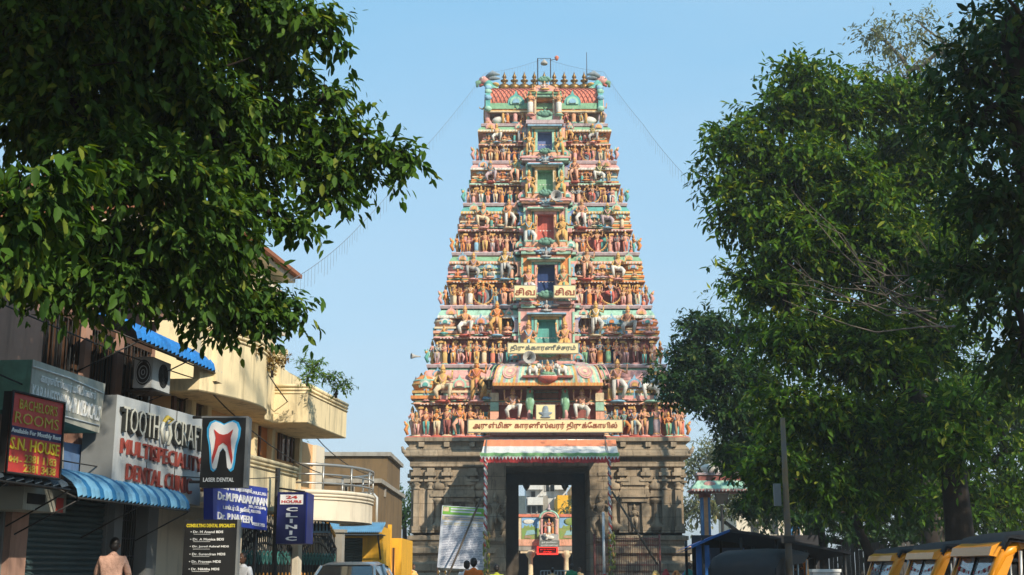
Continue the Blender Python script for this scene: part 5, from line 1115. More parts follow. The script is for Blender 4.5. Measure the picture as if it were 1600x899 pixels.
# ============================================================ canopy and posts at the gate
mat('cloth_orange', (.70, .24, .12), .9, .12); mat('cloth_white', (.60, .60, .57), .9, .08); mat('cloth_green', (.20, .42, .18), .9, .2); mat('cloth_red', (.50, .05, .05), .85, .3, 6)
cn = thing('gate_canopy', 'orange, white and green striped cloth canopy over the temple gateway', 'canopy'); Y0, Y1 = 58.9, 56.6
xa0, xb0 = WX(757, 690, Y0), WX(962, 690, Y0); xa1, xb1 = WX(750, 716, Y1), WX(968, 716, Y1); zt, zb = WZ(687, Y0), WZ(713, Y1)
mb = MB(); n = 40; K = 10
def cpt(i, k):
    u = i/n; v = k/K; x = (xa0+(xb0-xa0)*u)*(1-v)+(xa1+(xb1-xa1)*u)*v; return (x, Y0+(Y1-Y0)*v+.02*math.sin(i*2.2), zt+(zb-zt)*v-.10*math.sin(pi*v)-.03*math.sin(pi*((i % 4)/4))*v)
for i in range(n):
    for k in range(K): mb.add([cpt(i, k), cpt(i+1, k), cpt(i+1, k+1), cpt(i, k+1)], [(0, 3, 2, 1)], 'cloth_orange' if k < 3 else ('cloth_green' if k == 9 else 'cloth_white'), True)
mb.build('cloth', cn)
mb = MB(); rv = random.Random(3)
for i in range(n):
    a, b_ = cpt(i, K), cpt(i+1, K); h1 = .26+.05*rv.random(); mb.add([a, b_, (b_[0], b_[1]-.02, b_[2]-h1), (a[0], a[1]+.04, a[2]-.24)], [(0, 3, 2, 1)], 'cloth_white' if 0 else ('cloth_red' if i % 1 == 0 else 'cloth_white'), True)
    mb.add([(a[0], a[1]-.03, a[2]+.02), (b_[0], b_[1]-.03, b_[2]+.02), ((a[0]+b_[0])/2, a[1]-.03, a[2]-.14)], [(0, 2, 1)], 'cloth_white')
    mb.add([(a[0], a[1]-.04, a[2]+.16), (b_[0], b_[1]-.04, b_[2]+.16), (b_[0], b_[1]-.04, b_[2]+.04), ((a[0]+b_[0])/2, a[1]-.04, a[2]-.0), (a[0], a[1]-.04, a[2]+.04)], [(0, 4, 3, 2, 1)], 'cloth_green')
mb.build('valance', cn)
mb = MB()
for x in (xa1+.25, xb1-.45):
    mb.tube([(x, Y1+.05, 0), (x, Y1+.05, zb)], .05, 'steel', 7); mb.tube([(x, Y1+.05, zb), (x, Y0, zt)], .03, 'steel', 5)
mb.tube([(xa1, Y1+.03, zb-.02), (xb1, Y1+.03, zb-.02)], .035, 'steel', 6); mb.tube([(xa0, Y0, zt-.02), (xb0, Y0, zt-.02)], .035, 'steel', 6); mb.build('frame', cn)
mat('garland_leaf', (.20, .24, .05), .9, .4, 8)
for x, g in ((xa1+.25, 'red and white garland wound round the left canopy post'), (xb1-.45, 'red and white garland wound round the right canopy post')):
    mb = MB()
    for m_, ph in (('cloth_red', 0), ('cloth_white', pi)): mb.tube([(x+.06*math.cos(t*.8+ph), Y1+.05+.06*math.sin(t*.8+ph), zb-.1-t*.055) for t in range(70)], .034, m_, 5)
    for k in range(90): a_ = rv.random()*6.28; z = 2.9*rv.random(); mb.ell((x+.13*math.cos(a_)+.05, Y1+.05+.12*math.sin(a_), z), (.05, .05, .09), 'garland_leaf' if rv.random() < .7 else 'gold', 5, 3)
    mb.build('garland', label=g, cat='garland', group='garlands on the canopy posts')
mb = MB(); x = WX(943, 830, 56.4); mb.tube([(x, 56.4, 0), (x, 56.4, WZ(800, 56.4))], .06, 'sign_white', 7); mb.lathe((x, 56.3, 0), [(.35, 0), (.3, .5), (.12, 1.0), (.05, 1.15)], 'cloth_red', 8)
mb.build('marker_post', label='white post with a red cloth at its foot beside the right canopy post', cat='post')
# big printed notice
mat('notice_white', (.62, .64, .70), .6, .04); mat('notice_green', (.20, .48, .06), .6, .2, 3); mat('print_grey', (.25, .27, .36), .6, 0); mat('print_gold', (.5, .42, .2), .6, 0)
nt_ = thing('printed_notice', 'tall white printed notice banner with green heading leaning by the gateway', 'banner'); Y = 56.9
TL = W(691, 790, Y); TR = W(759, 794, Y); BL = W(683, 887, Y); BR = W(760, 891, Y); q = [TL, TR, BL, BR]
mb = MB(); quad_box(mb, q, .04, 'notice_white'); mb.build('panel', nt_)
mb = MB(); quad_box(mb, lerpq(q, .02, .98, .01, .14, .003), .003, 'notice_green'); quad_box(mb, lerpq(q, .02, .98, .16, .23, .003), .003, 'cream'); quad_box(mb, lerpq(q, .03, .16, .02, .09, .006), .003, 'cream'); mb.build('heading', nt_)
mb = MB()
for k in range(26):
    v = .27+.027*k
    u = .06
    while u < .9:
        w_ = rv.uniform(.05, .16)
        if u+w_ > .95: break
        quad_box(mb, lerpq(q, u, u+w_, v, v+.011, .004), .003, 'print_grey' if k not in (0, 1) else 'print_gold'); u += w_+.02
for k, (u0, u1, v0, v1, c_) in enumerate(((.2, .8, .03, .055, 'notice_white'), (.2, .9, .075, .1, 'notice_white'), (.08, .95, .17, .185, 'print_grey'), (.15, .85, .2, .215, 'print_grey'))): quad_box(mb, lerpq(q, u0, u1, v0, v1, .008), .003, c_)
mb.build('print', nt_)
for q_ in (BL, BR): mb = MB(); mb.tube([q_, (q_[0], q_[1]+.3, 0)], .03, 'wood_dark', 5); mb.build('stake', nt_)
mat('bamboo', (.09, .07, .05), .8, .2)
for a, b_, l in (((WX(757, 760, 57), 57.2, WZ(765, 57)), (WX(688, 895, 55.5), 55.5, .3), 'thin dark pole leaning across the printed notice'), ((WX(956, 768, 57.2), 57.2, WZ(768, 57.2)), (WX(1027, 880, 55.8), 55.8, WZ(882, 55.8)), 'thin dark pole leaning away from the right canopy post')):
    mb = MB(); mb.tube([a, b_], .045, 'bamboo', 6); mb.build('leaning_pole', label=l, cat='pole', group='leaning prop poles')
# red iron fence at the foot of the tower
mat('fence_red', (.17, .055, .045), .7, .2)
fn = thing('iron_fence', 'rusty red iron fence standing against the right side of the tower base', 'fence'); mb = MB(); Y = 58.2; a, b_ = WX(929, 870, Y), WX(1031, 870, Y)
for k in range(30): x = a+(b_-a)*k/29; mb.tube([(x, Y, .4), (x, Y, WZ(838+2*(k % 2), Y))], .018, 'fence_red', 4, False)
for z in (WZ(883, Y), WZ(852, Y), WZ(842, Y)): mb.tube([(a, Y, z), (b_, Y, z)], .03, 'fence_red', 4)
mb.build('bars', fn)
for x in (a, b_): mb = MB(); mb.tube([(x, Y, 0), (x, Y, WZ(835, Y))], .05, 'fence_red', 5); mb.build('post', fn)
# hanging light wires down from the tower top
mat('wire', (.16, .17, .2), .7, 0)
def fairy(pts, lab, n=40, drop=.5):
    mb = MB(); P = []
    for i in range(n+1):
        t = i/n*(len(pts)-1); k = min(int(t), len(pts)-2); f_ = t-k; a, b_ = Vector(pts[k]), Vector(pts[k+1]); p = a*(1-f_)+b_*f_; p.z -= drop*4*f_*(1-f_); P.append(p)
    mb.tube(P, .008, 'wire', 3, False)
    for p in P[1:-1]: L_ = rv.uniform(.25, .55); mb.tube([p, p+Vector((0, 0, -L_))], .004, 'wire', 3, False)
    mb.build('light_wire', label=lab, cat='wire', group='light wires strung from the tower top')
tp = (CX+(x0 if 0 else WX(850, 97, YC)-CX), YC-.4, WZ(96, YC)); lf = (WX(757, 120, YC), YC-.3, WZ(118, YC)); rt = (WX(943, 118, YC), YC-.3, WZ(116, YC))
fairy([tp, lf, W(660, 235, 48), W(560, 355, 37), W(452, 440, 28)], 'thin light wire sagging from the tower top to the left house', 90, .12)
fairy([tp, rt, W(1005, 195, 50), W(1085, 290, 36)], 'thin light wire sagging from the tower top to the right trees', 60, .1)
# ============================================================ people
mat('skin_brown', (.13, .06, .035), .6, .1, 8); mat('hair_black', (.012, .01, .01), .5, .2, 20); mat('shirt_peach', (.70, .42, .32), .9, .12, 14, bump=1.2); mat('trouser_dark', (.05, .05, .06), .9, .1); mat('shirt_orange', (.75, .18, .03), .9, .1, 6); mat('shirt_white', (.7, .7, .72), .9, .08, 6)
mat('shirt_lime', (.42, .45, .05), .9, .1, 6); mat('shirt_green', (.02, .22, .10), .9, .1, 6); mat('shirt_blue', (.06, .10, .40), .9, .1, 6); mat('shirt_teal', (.02, .22, .18), .9, .1, 6); mat('shirt_tan', (.45, .32, .16), .9, .1, 6); mat('eye_white', (.8, .8, .78), .3, 0)
def person(label, loc, face, h, shirt, lower='trouser_dark', pose='stand', bow=0., hair=True, sc=1., sit=False):
    J = {}; z = h/1.72
    hipz = .92 if not sit else .48
    def A(k, p): J[k] = Vector(p)
    tz = hipz-.92
    A('pel', (0, 0, .94+tz)); A('wst', (0, .0, 1.08+tz)); A('chs', (0, -.01-bow*.1, 1.30+tz)); A('nkb', (0, -bow*.16, 1.44+tz)); A('nkt', (0, -.02-bow*.24, 1.53+tz))
    E_ = [('pel', 'wst'), ('wst', 'chs'), ('chs', 'nkb'), ('nkb', 'nkt')]
    rad = dict(pel=(.165, .125), wst=(.165, .12), chs=(.185, .13), nkb=(.09, .08), nkt=(.055, .058))
    for s, n in ((-1, 'l'), (1, 'r')):
        A('sh'+n, (s*.17, -bow*.12, 1.40+tz)); 
        if pose == 'reach': A('el'+n, (s*.25, -.12, 1.17+tz)); A('wr'+n, (s*.20, -.30, 1.08+tz))
        elif pose == 'up' and s > 0: A('el'+n, (s*.28, -.08, 1.2+tz)); A('wr'+n, (s*.2, -.2, 1.42+tz))
        else: A('el'+n, (s*.235, .01, 1.13+tz)); A('wr'+n, (s*.245, -.06, .89+tz))
        rad['sh'+n] = (.085, .08); rad['el'+n] = (.052, .052); rad['wr'+n] = (.03, .036)
        if sit: A('hp'+n, (s*.1, -.02, .46)); A('kn'+n, (s*.16, -.42, .46)); A('an'+n, (s*.14, -.40, .09))
        else: A('hp'+n, (s*.095, 0, .86)); A('kn'+n, (s*.10, -.015, .48)); A('an'+n, (s*.105, .015, .09))
        A('to'+n, J['an'+n]+Vector((s*.02, -.17, -.045)))
        rad['hp'+n] = (.10, .105); rad['kn'+n] = (.068, .068); rad['an'+n] = (.05, .052); rad['to'+n] = (.04, .03)
        E_ += [('chs', 'sh'+n), ('sh'+n, 'el'+n), ('el'+n, 'wr'+n), ('pel', 'hp'+n), ('hp'+n, 'kn'+n), ('kn'+n, 'an'+n), ('an'+n, 'to'+n)]
    names = list(J); me = bpy.data.meshes.new('sk'); me.from_pydata([J[k]*z for k in names], [(names.index(a), names.index(b_)) for a, b_ in E_], [])
    o = bpy.data.objects.new('sk', me); COL.objects.link(o); m = o.modifiers.new('s', 'SKIN'); m.use_smooth_shade = True
    for i, k in enumerate(names): me.skin_vertices[0].data[i].radius = (rad[k][0]*z, rad[k][1]*z)
    me.skin_vertices[0].data[0].use_root = True
    ss = o.modifiers.new('b', 'SUBSURF'); ss.levels = 2; ss.render_levels = 2
    dg = bpy.context.evaluated_depsgraph_get(); ev = o.evaluated_get(dg); em = ev.to_mesh()
    V = [v.co.copy() for v in em.vertices]; F = [tuple(p.vertices) for p in em.polygons]; ev.to_mesh_clear(); bpy.data.objects.remove(o)
    mb = MB(); 
    def segd(p, a, b_):
        d = b_-a; t = max(0, min(1, (p-a).dot(d)/d.length_squared)); return (p-(a+d*t)).length, t
    groups = {}
    for f in F:
        c = sum((V[i] for i in f), Vector())/len(f); best = min(((segd(c, J[a]*z, J[b_]*z)[0]-.5*rad[a][0]*z, a, b_, segd(c, J[a]*z, J[b_]*z)[1]) for a, b_ in E_))
        a, b_, t = best[1:]
        m_ = shirt
        if a[:2] in ('hp', 'kn') or (a == 'pel' and b_ != 'wst'): m_ = lower
        elif a[:2] == 'an': m_ = 'hair_black'
        elif a[:2] == 'el' : m_ = 'skin_brown' if (t > .0 and shirt != 'shirt_peach') or t > .85 else shirt
        elif a == 'nkb': m_ = 'skin_brown' if t > .3 else shirt
        groups.setdefault(m_, []).append(f)
    first = True; base_i = 0
    mb.v = [tuple(v) for v in V]
    for m_, fs in groups.items():
        k = mb.mi(m_)
        for f in fs: mb.f.append(f); mb.m.append(k); mb.sm.append(True)
    # hands: palm and five curled fingers
    for s, n in ((-1, 'l'), (1, 'r')):
        w_ = J['wr'+n]*z; d = (J['wr'+n]-J['el'+n]).normalized(); side = Vector((0, -1, 0)) if abs(d.y) < .7 else Vector((0, 0, 1)); side = (side-d*side.dot(d)).normalized(); nn_ = d.cross(side)
        rot = Matrix((side, nn_, d)).transposed()
        mb.ell(w_+d*.05*z, (.042*z, .02*z, .055*z), 'skin_brown', 8, 6, rot)
        for k in range(4):
            b0 = w_+d*.085*z+side*(.03-.02*k)*z; L_ = (.07, .078, .072, .056)[k]*z; mb.tube([b0, b0+d*L_*.5+nn_*.004*s, b0+d*L_*.85+nn_*.02*-s*z, b0+d*L_*.9+nn_*.035*-s*z], [.0095*z, .009*z, .008*z, .006*z], 'skin_brown', 6)
        b0 = w_+d*.03*z+side*.035*z; mb.tube([b0, b0+side*.022*z+d*.03*z, b0+side*.024*z+d*.058*z], [.012*z, .0105*z, .007*z], 'skin_brown', 6)
    # head
    hc = (J['nkt']+Vector((0, -.015-bow*.05, .105)))*z
    mb.ell(hc, (.075*z, .092*z, .112*z), 'skin_brown', 14, 10); mb.ell(hc+Vector((0, -.03, -.06))*z, (.052*z, .055*z, .05*z), 'skin_brown', 10, 6)
    mb.ell(hc+Vector((0, -.098, -.015))*z, (.014*z, .02*z, .024*z), 'skin_brown', 6, 5)
    for s in (-1, 1):
        mb.ell(hc+Vector((s*.031, -.08, .008))*z, (.014*z, .01*z, .008*z), 'eye_white', 6, 4); mb.ell(hc+Vector((s*.031, -.089, .008))*z, (.006*z, .004*z, .006*z), 'hair_black', 5, 4)
        mb.ell(hc+Vector((s*.076, .01, -.01))*z, (.012*z, .02*z, .032*z), 'skin_brown', 7, 5)
    mb.ell(hc+Vector((0, -.083, -.055))*z, (.024*z, .01*z, .007*z), 'trouser_dark' if 0 else 'shirt_peach', 7, 4)
    o = mb.build('person', None, loc, (0, 0, face), label, 'person')
    o.scale = (sc, sc, sc)
    hb = MB()
    if hair:
        hb.ell(hc+Vector((0, .018, .022))*z, (.083*z, .088*z, .1*z), 'hair_black', 14, 9); hb.ell(hc+Vector((0, .045, -.02))*z, (.074*z, .062*z, .075*z), 'hair_black', 12, 7)
        hb.build('hair', o)
    cb_ = MB()
    n0 = J['nkb']*z; cb_.tube([n0+Vector((math.cos(2*pi*k/12)*.07, math.sin(2*pi*k/12)*.065-.01, .03+.015*math.sin(2*pi*k/12)))*z for k in range(13)], .016*z, shirt, 5); cb_.build('collar', o)
    return o
def at(px, Y, z=0): return (WX(px, 880, Y), Y, z)
person('man in a peach shirt seen from behind at the green roller shutter', at(175, 20.2, .14), pi+.15, 1.70, 'shirt_peach', 'trouser_dark', 'reach', .55)
person('dark haired person in a white shirt beside the specialist board', at(380, 24.5, .14), -.5, 1.52, 'shirt_white')
person('person in a white shirt standing by the red fruit heap left of the tower', at(645, 50, 0), .9, 1.52, 'shirt_white')
person('man in an orange shirt watching the temple gateway, right one of a pair', at(740, 29, 0), pi, 1.60, 'shirt_orange')
person('man in a pale shirt half hidden beside the orange shirted man', at(729, 30.5, 0), pi-.3, 1.55, 'shirt_white')
person('person in a yellow green shirt in front of the left canopy post', at(776, 33, 0), pi+.2, 1.47, 'shirt_lime')
person('person in a tan shirt walking in the gateway', at(863, 46, 0), pi, 1.40, 'shirt_tan')
person('person in a dark green shirt in the gateway', at(893, 46, 0), pi-.2, 1.52, 'shirt_green')
person('person in a pale shirt at the right side of the gateway', at(905, 52, 0), 2.6, 1.42, 'shirt_tan')
person('vendor in a blue shirt behind the fruit tables', at(1090, 42, 0), 1.0, 1.72, 'shirt_blue')
person('vendor in a teal shirt beside the blue shirted vendor', at(1076, 42.5, 0), .8, 1.56, 'shirt_teal')
# ============================================================ vehicles
mat('car_silver', (.66, .68, .68), .32, .03, 1, metal=.3, coat=.6); mat('car_glass', (.03, .045, .05), .05, 0, spec=.9, coat=1); mat('rubber', (.02, .02, .02), .8, .1); mat('auto_yellow', (.80, .30, .015), .35, .12, 3, coat=.3); mat('canopy_black', (.022, .022, .024), .65, .3, 4, bump=.2); mat('lamp_clear', (.7, .7, .68), .1, 0, spec=.8); mat('lamp_red', (.5, .02, .02), .2, 0); mat('dirty_glass', (.55, .68, .75), .04, 0, spec=.9, trans=.75); mat('lime', (.35, .65, .05), .6, .1)
def wheel(par, c, r, w, axis='y'):
    mb = MB(); 
    P = [(r*.62, -w/2), (r*.9, -w/2), (r, -w*.3), (r, w*.3), (r*.9, w/2), (r*.62, w/2)]
    def ring(P, m):
        n = 20; V = []
        for rr_, t in P:
            for k in range(n):
                a = 2*pi*k/n; V.append((c[0]+rr_*math.cos(a), c[1]+t, c[2]+rr_*math.sin(a)))
        mb.add(V, [(i*n+k, i*n+(k+1) % n, (i+1)*n+(k+1) % n, (i+1)*n+k) for i in range(len(P)-1) for k in range(n)], m, True)
    ring(P, 'rubber'); o = mb.build('wheel', par)
    mb = MB(); ring([(0.001, -w*.35), (r*.3, -w*.4), (r*.62, -w*.3), (r*.64, -w*.45), (r*.64, w*.45), (r*.62, w*.3), (r*.3, w*.4), (.001, w*.35)], 'steel'); mb.build('rim', o)
# hatchback: local +x is forward
car = thing('parked_car', 'silver grey hatchback car facing the camera in front of the iron gate', 'car')
mb = MB(); st = [(-1.85, .35, .55, .62), (-1.80, .28, .95, .76), (-1.3, .25, 1.0, .81), (-.3, .25, .96, .83), (.75, .25, .95, .82), (1.25, .25, .86, .80), (1.65, .28, .72, .74), (1.82, .34, .55, .60)]
rows = []
for x, zb, zt, hw in st:
    rows.append([(x, -hw*.92, zb), (x, -hw, (zb+zt)/2), (x, -hw*.96, zt-.06), (x, -hw*.85, zt), (x, hw*.85, zt), (x, hw*.96, zt-.06), (x, hw, (zb+zt)/2), (x, hw*.92, zb)])
V = [p for r_ in rows for p in r_]; n = 8
F = [(i*n+k, (i+1)*n+k, (i+1)*n+(k+1) % n, i*n+(k+1) % n) for i in range(len(rows)-1) for k in range(n)]+[tuple(range(n)), tuple((len(rows)-1)*n+k for k in range(n-1, -1, -1))]
mb.add(V, F, 'car_silver', True)
# roof and pillars
RF = [(-1.45, 1.40, .56), (-1.2, 1.49, .60), (-.5, 1.54, .62), (.1, 1.51, .61), (.28, 1.47, .59)]
V = []
for x, z, hw in RF: V += [(x, -hw, z-.05), (x, -hw*.8, z), (x, hw*.8, z), (x, hw, z-.05)]
V2 = [(p[0], p[1], p[2]-.05) for p in V]; m4 = len(V)
mb.add(V+V2, [(i*4+k, (i+1)*4+k, (i+1)*4+k+1, i*4+k+1) for i in range(4) for k in range(3)]+[(m4+i*4+k+1, m4+(i+1)*4+k+1, m4+(i+1)*4+k, m4+i*4+k) for i in range(4) for k in range(3)]+[(0, 1, m4+1, m4), (16, 17, 18, 19), (1, 2, m4+2, m4+1)], 'car_silver', True)
for s in (-1, 1):
    for a, b_ in (((.30, s*.58, 1.43), (.98, s*.74, .93)), ((-.42, s*.62, 1.48), (-.42, s*.78, .95)), ((-1.42, s*.55, 1.38), (-1.75, s*.72, .98))): mb.tube([a, b_], .04, 'car_silver', 6)
mb.build('body', car)
def gl(P, name): mb = MB(); V = [Vector(p) for p in P]; nn_ = (V[1]-V[0]).cross(V[2]-V[0]).normalized()*.012; mb.add(V+[p-nn_ for p in V], [(0, 1, 2, 3), (7, 6, 5, 4), (0, 4, 5, 1), (1, 5, 6, 2), (2, 6, 7, 3), (3, 7, 4, 0)], 'car_glass', False); mb.build(name, car)
gl([(.30, -.56, 1.44), (.98, -.70, .94), (.98, .70, .94), (.30, .56, 1.44)], 'windscreen'); gl([(-1.44, .53, 1.37), (-1.76, .68, .98), (-1.76, -.68, .98), (-1.44, -.53, 1.37)], 'rear_window')
for s in (-1, 1):
    gl([(.24, s*.585, 1.43), (.86, s*.74, .95), (-.38, s*.77, .96), (-.40, s*.61, 1.46)][::s], 'side_window'); gl([(-.46, s*.61, 1.46), (-.46, s*.77, .96), (-1.6, s*.73, .97), (-1.36, s*.575, 1.40)][::s], 'side_window')
    mb = MB(); mb.ell((.82, s*.90, 1.0), (.07, .11, .07), 'car_silver', 8, 6); mb.build('door_mirror', car)
    mb = MB(); mb.ell((1.66, s*.55, .66), (.14, .17, .09), 'lamp_clear', 10, 6); mb.build('headlight', car)
    mb = MB(); mb.ell((-1.78, s*.62, .85), (.06, .12, .14), 'lamp_red', 8, 6); mb.build('tail_light', car)
    for x in (-1.18, 1.17): wheel(car, (x, s*.72, .29), .29, .19)
mb = MB(); mb.box((1.80, 0, .48), (.06, .9, .16), 'sign_black'); mb.box((1.83, 0, .42), (.02, .5, .11), 'letter_white'); mb.build('bumper', car)
mb = MB(); mb.tube([(-.2, .0, 1.52), (-.35, 0, 1.75)], .006, 'iron', 4); mb.build('antenna', car)
car.location = at(548, 28.5); car.rotation_euler = (0, 0, -pi/2-SA+.02)
# auto rickshaw: local +x forward
def rick(body='auto_yellow'):
    t = thing('auto_rickshaw', None, 'auto rickshaw', group='auto rickshaws parked at the right kerb')
    mb = MB(); ro = [(1.22, .42, .62, .25), (1.18, .38, .85, .34), (1.08, .34, .98, .44), (.85, .30, 1.0, .50), (.55, .28, .62, .58), (.1, .26, .34, .62), (-.35, .26, .34, .64), (-.4, .26, .80, .65), (-1.25, .30, .82, .64), (-1.32, .40, .70, .58)]
    V = []
    for x, zb, zt, hw in ro: V += [(x, -hw, zb), (x, -hw, zt-.06), (x, -hw*.85, zt), (x, hw*.85, zt), (x, hw, zt-.06), (x, hw, zb)]
    n = 6; mb.add(V, [(i*n+(k+1) % n, (i+1)*n+(k+1) % n, (i+1)*n+k, i*n+k) for i in range(len(ro)-1) for k in range(n)]+[tuple(range(n-1, -1, -1)), tuple((len(ro)-1)*n+k for k in range(n))], body, True)
    # windscreen surround: posts and visor
    for s in (-1, 1): mb.tube([(1.0, s*.49, .96), (.74, s*.53, 1.52), (.60, s*.54, 1.60)], [.045, .05, .05], body, 7); mb.prism([(.74, 1.56), (.88, 1.28), (1.02, .96), (.84, .96), (.74, 1.3), (.62, 1.56)], s*.54-.02, s*.54+.02, body)
    mb.prism([(.80, 1.50), (.86, 1.51), (.83, 1.59), (.74, 1.63), (.5, 1.64), (.5, 1.58)], -.55, .55, body); mb.build('body', t)
    mb = MB(); mb.add([(.985, -.47, .98), (.985, .47, .98), (.775, .50, 1.50), (.775, -.50, 1.50), (.97, -.47, .98), (.97, .47, .98), (.76, .50, 1.50), (.76, -.50, 1.50)], [(0, 1, 2, 3), (7, 6, 5, 4), (0, 4, 5, 1), (1, 5, 6, 2), (2, 6, 7, 3), (3, 7, 4, 0)], 'dirty_glass'); o = mb.build('windscreen', t)
    mb = MB(); mb.tube([(.99, -.47, .97), (.99, .47, .97), (.78, .50, 1.51), (.78, -.50, 1.51), (.99, -.47, .97)], .018, 'rubber', 5); mb.tube([(.99, .0, .97), (.785, .0, 1.5)], .012, 'rubber', 4); mb.tube([(1.0, .1, 1.0), (.93, -.25, 1.15)], .01, 'rubber', 4); mb.build('windscreen_seal', o)
    mb = MB(); hp = [(.76, 1.60), (.70, 1.69), (.1, 1.745), (-.7, 1.72), (-1.15, 1.62), (-1.32, 1.40), (-1.36, .82)]
    V = []
    for x, z in hp:
        dd = .16 if 1 < z and x < .65 else (.03 if z > 1 else 0); V += [(x, -.64, z-dd), (x, -.62, z-dd*.3), (x, -.50, z), (x, 0, z+.02), (x, .50, z), (x, .62, z-dd*.3), (x, .64, z-dd)]
    mb.add(V, [(i*7+k, i*7+k+1, (i+1)*7+k+1, (i+1)*7+k) for i in range(len(hp)-1) for k in range(6)], 'canopy_black', True)
    mb.add([(p[0]*.98, p[1]*.97, p[2]-.03) for p in V], [((i+1)*7+k, (i+1)*7+k+1, i*7+k+1, i*7+k) for i in range(len(hp)-1) for k in range(6)], 'canopy_black', True)
    for s in (-1, 1):
        mb.prism([(-.55, .8), (-1.34, .82), (-1.32, 1.4), (-1.1, 1.55), (-.7, 1.60), (-.62, 1.45)], s*.63-.01, s*.63+.01, 'canopy_black'); mb.prism([(.3, 1.50), (.58, 1.63), (-.7, 1.64), (-.7, 1.44)], s*.645-.008, s*.645+.008, 'canopy_black')
    mb.build('canopy', t)
    mb = MB()
    for k in range(26): a = -0.44+.88*k/25; mb.ell((.80+.02*(k % 2), a, 1.40-.05*math.sin(pi*k/25)), (.02, .025, .025), ['gold', 'cloth_red', 'gold', 'cloth_white'][k % 4], 5, 4)
    mb.box((.90, -.2, 1.1), (.01, .2, .16), 'lime'); mb.box((.88, .25, 1.18), (.01, .24, .1), 'coral'); mb.ell((.9, .05, 1.08), (.04, .07, .09), 'orange', 7, 5); mb.build('dashboard_garland', t)
    for s in (-1, 1):
        mb = MB(); mb.tube([(.62, s*.56, 1.02), (.60, s*.6, 1.55)], .018, 'steel', 6); mb.tube([(-.05, s*.62, .34), (-.05, s*.63, 1.6)], .018, 'steel', 6); mb.tube([(-.05, s*.63, 1.22), (-.6, s*.63, 1.22)], .012, 'steel', 5); mb.tube([(-.05, s*.63, 1.0), (-.6, s*.63, 1.0)], .012, 'steel', 5); mb.tube([(-.33, s*.63, .8), (-.33, s*.63, 1.55)], .012, 'steel', 5); mb.build('side_rail', t)
        mb = MB(); mb.tube([(.95, s*.52, 1.0), (1.0, s*.66, 1.12)], .01, 'iron', 4); mb.ell((1.0, s*.70, 1.16), (.03, .06, .08), 'canopy_black', 8, 5); mb.build('mirror', t)
    mb = MB(); mb.box((-.85, 0, .62), (.5, 1.1, .14), 'canopy_black'); mb.box((-1.1, 0, .92), (.12, 1.1, .5), 'canopy_black'); mb.box((.25, 0, .62), (.4, .5, .14), 'canopy_black'); mb.box((.05, 0, .85), (.08, .45, .35), 'canopy_black'); mb.build('seat', t)
    mb = MB(); mb.tube([(.78, -.3, 1.02), (.7, 0, 1.06), (.78, .3, 1.02)], .018, 'iron', 5); mb.tube([(.7, 0, 1.06), (.95, 0, .8)], .03, 'iron', 5); mb.build('handlebar', t)
    mb = MB(); mb.lathe((0, 0, 0), [(.03, -.04), (.09, .0), (.1, .03), (.0, .04)], 'lamp_clear', 10); mb.build('headlight', t, (1.19, 0, .78), (0, pi/2, 0))
    wheel(t, (1.0, 0, .22), .22, .1); wheel(t, (-.85, -.52, .22), .22, .1); wheel(t, (-.85, .52, .22), .22, .1)
    return t
r0 = rick()
def place(o, px, Y, hd, lab): o.location = (WX(px, 860, Y)+1.0*math.cos(hd)*-1, Y-1.0*math.sin(hd), 0); o.rotation_euler = (0, 0, hd); o['label'] = lab
place(r0, 1489, 12.1, pi-.02, 'yellow and black auto rickshaw nearest on the right with wide windscreen')
for px, Y, hd, lab in ((1416, 16.4, pi+.0, 'yellow and black auto rickshaw in the middle of the parked three'), (1358, 20.6, pi+.05, 'yellow and black auto rickshaw farthest left of the parked three'), (1222, 25.5, 1.05, 'black hooded auto rickshaw facing away from the parked three, by the tarp stall')):
    place(copy_tree(r0), px, Y, hd, lab)
# scooter by the notice
sct = thing('parked_scooter', 'dark scooter with round mirrors parked below the printed notice', 'scooter', at(672, 44), .4)
mb = MB(); mb.ell((-.35, 0, .62), (.42, .17, .2), 'canopy_black', 10, 7); mb.tube([(.05, 0, .35), (.3, 0, .45), (.48, 0, .9)], [.16, .14, .12], 'canopy_black', 8); mb.tube([(-.3, 0, .4), (.1, 0, .32)], .13, 'canopy_black', 7); mb.build('body', sct)
mb = MB(); mb.ell((-.3, 0, .8), (.4, .14, .07), 'rubber', 10, 6); mb.build('seat', sct)
mb = MB(); mb.tube([(.46, -.34, 1.0), (.5, 0, 1.02), (.46, .34, 1.0)], .022, 'steel', 6); mb.build('handlebar', sct)
for s in (-1, 1): mb = MB(); mb.tube([(.47, s*.25, 1.0), (.45, s*.33, 1.22)], .01, 'steel', 5); mb.ell((.44, s*.35, 1.27), (.03, .09, .07), 'steel', 9, 6); mb.build('mirror', sct)
wheel(sct, (.55, 0, .25), .25, .1); wheel(sct, (-.6, 0, .25), .25, .1)
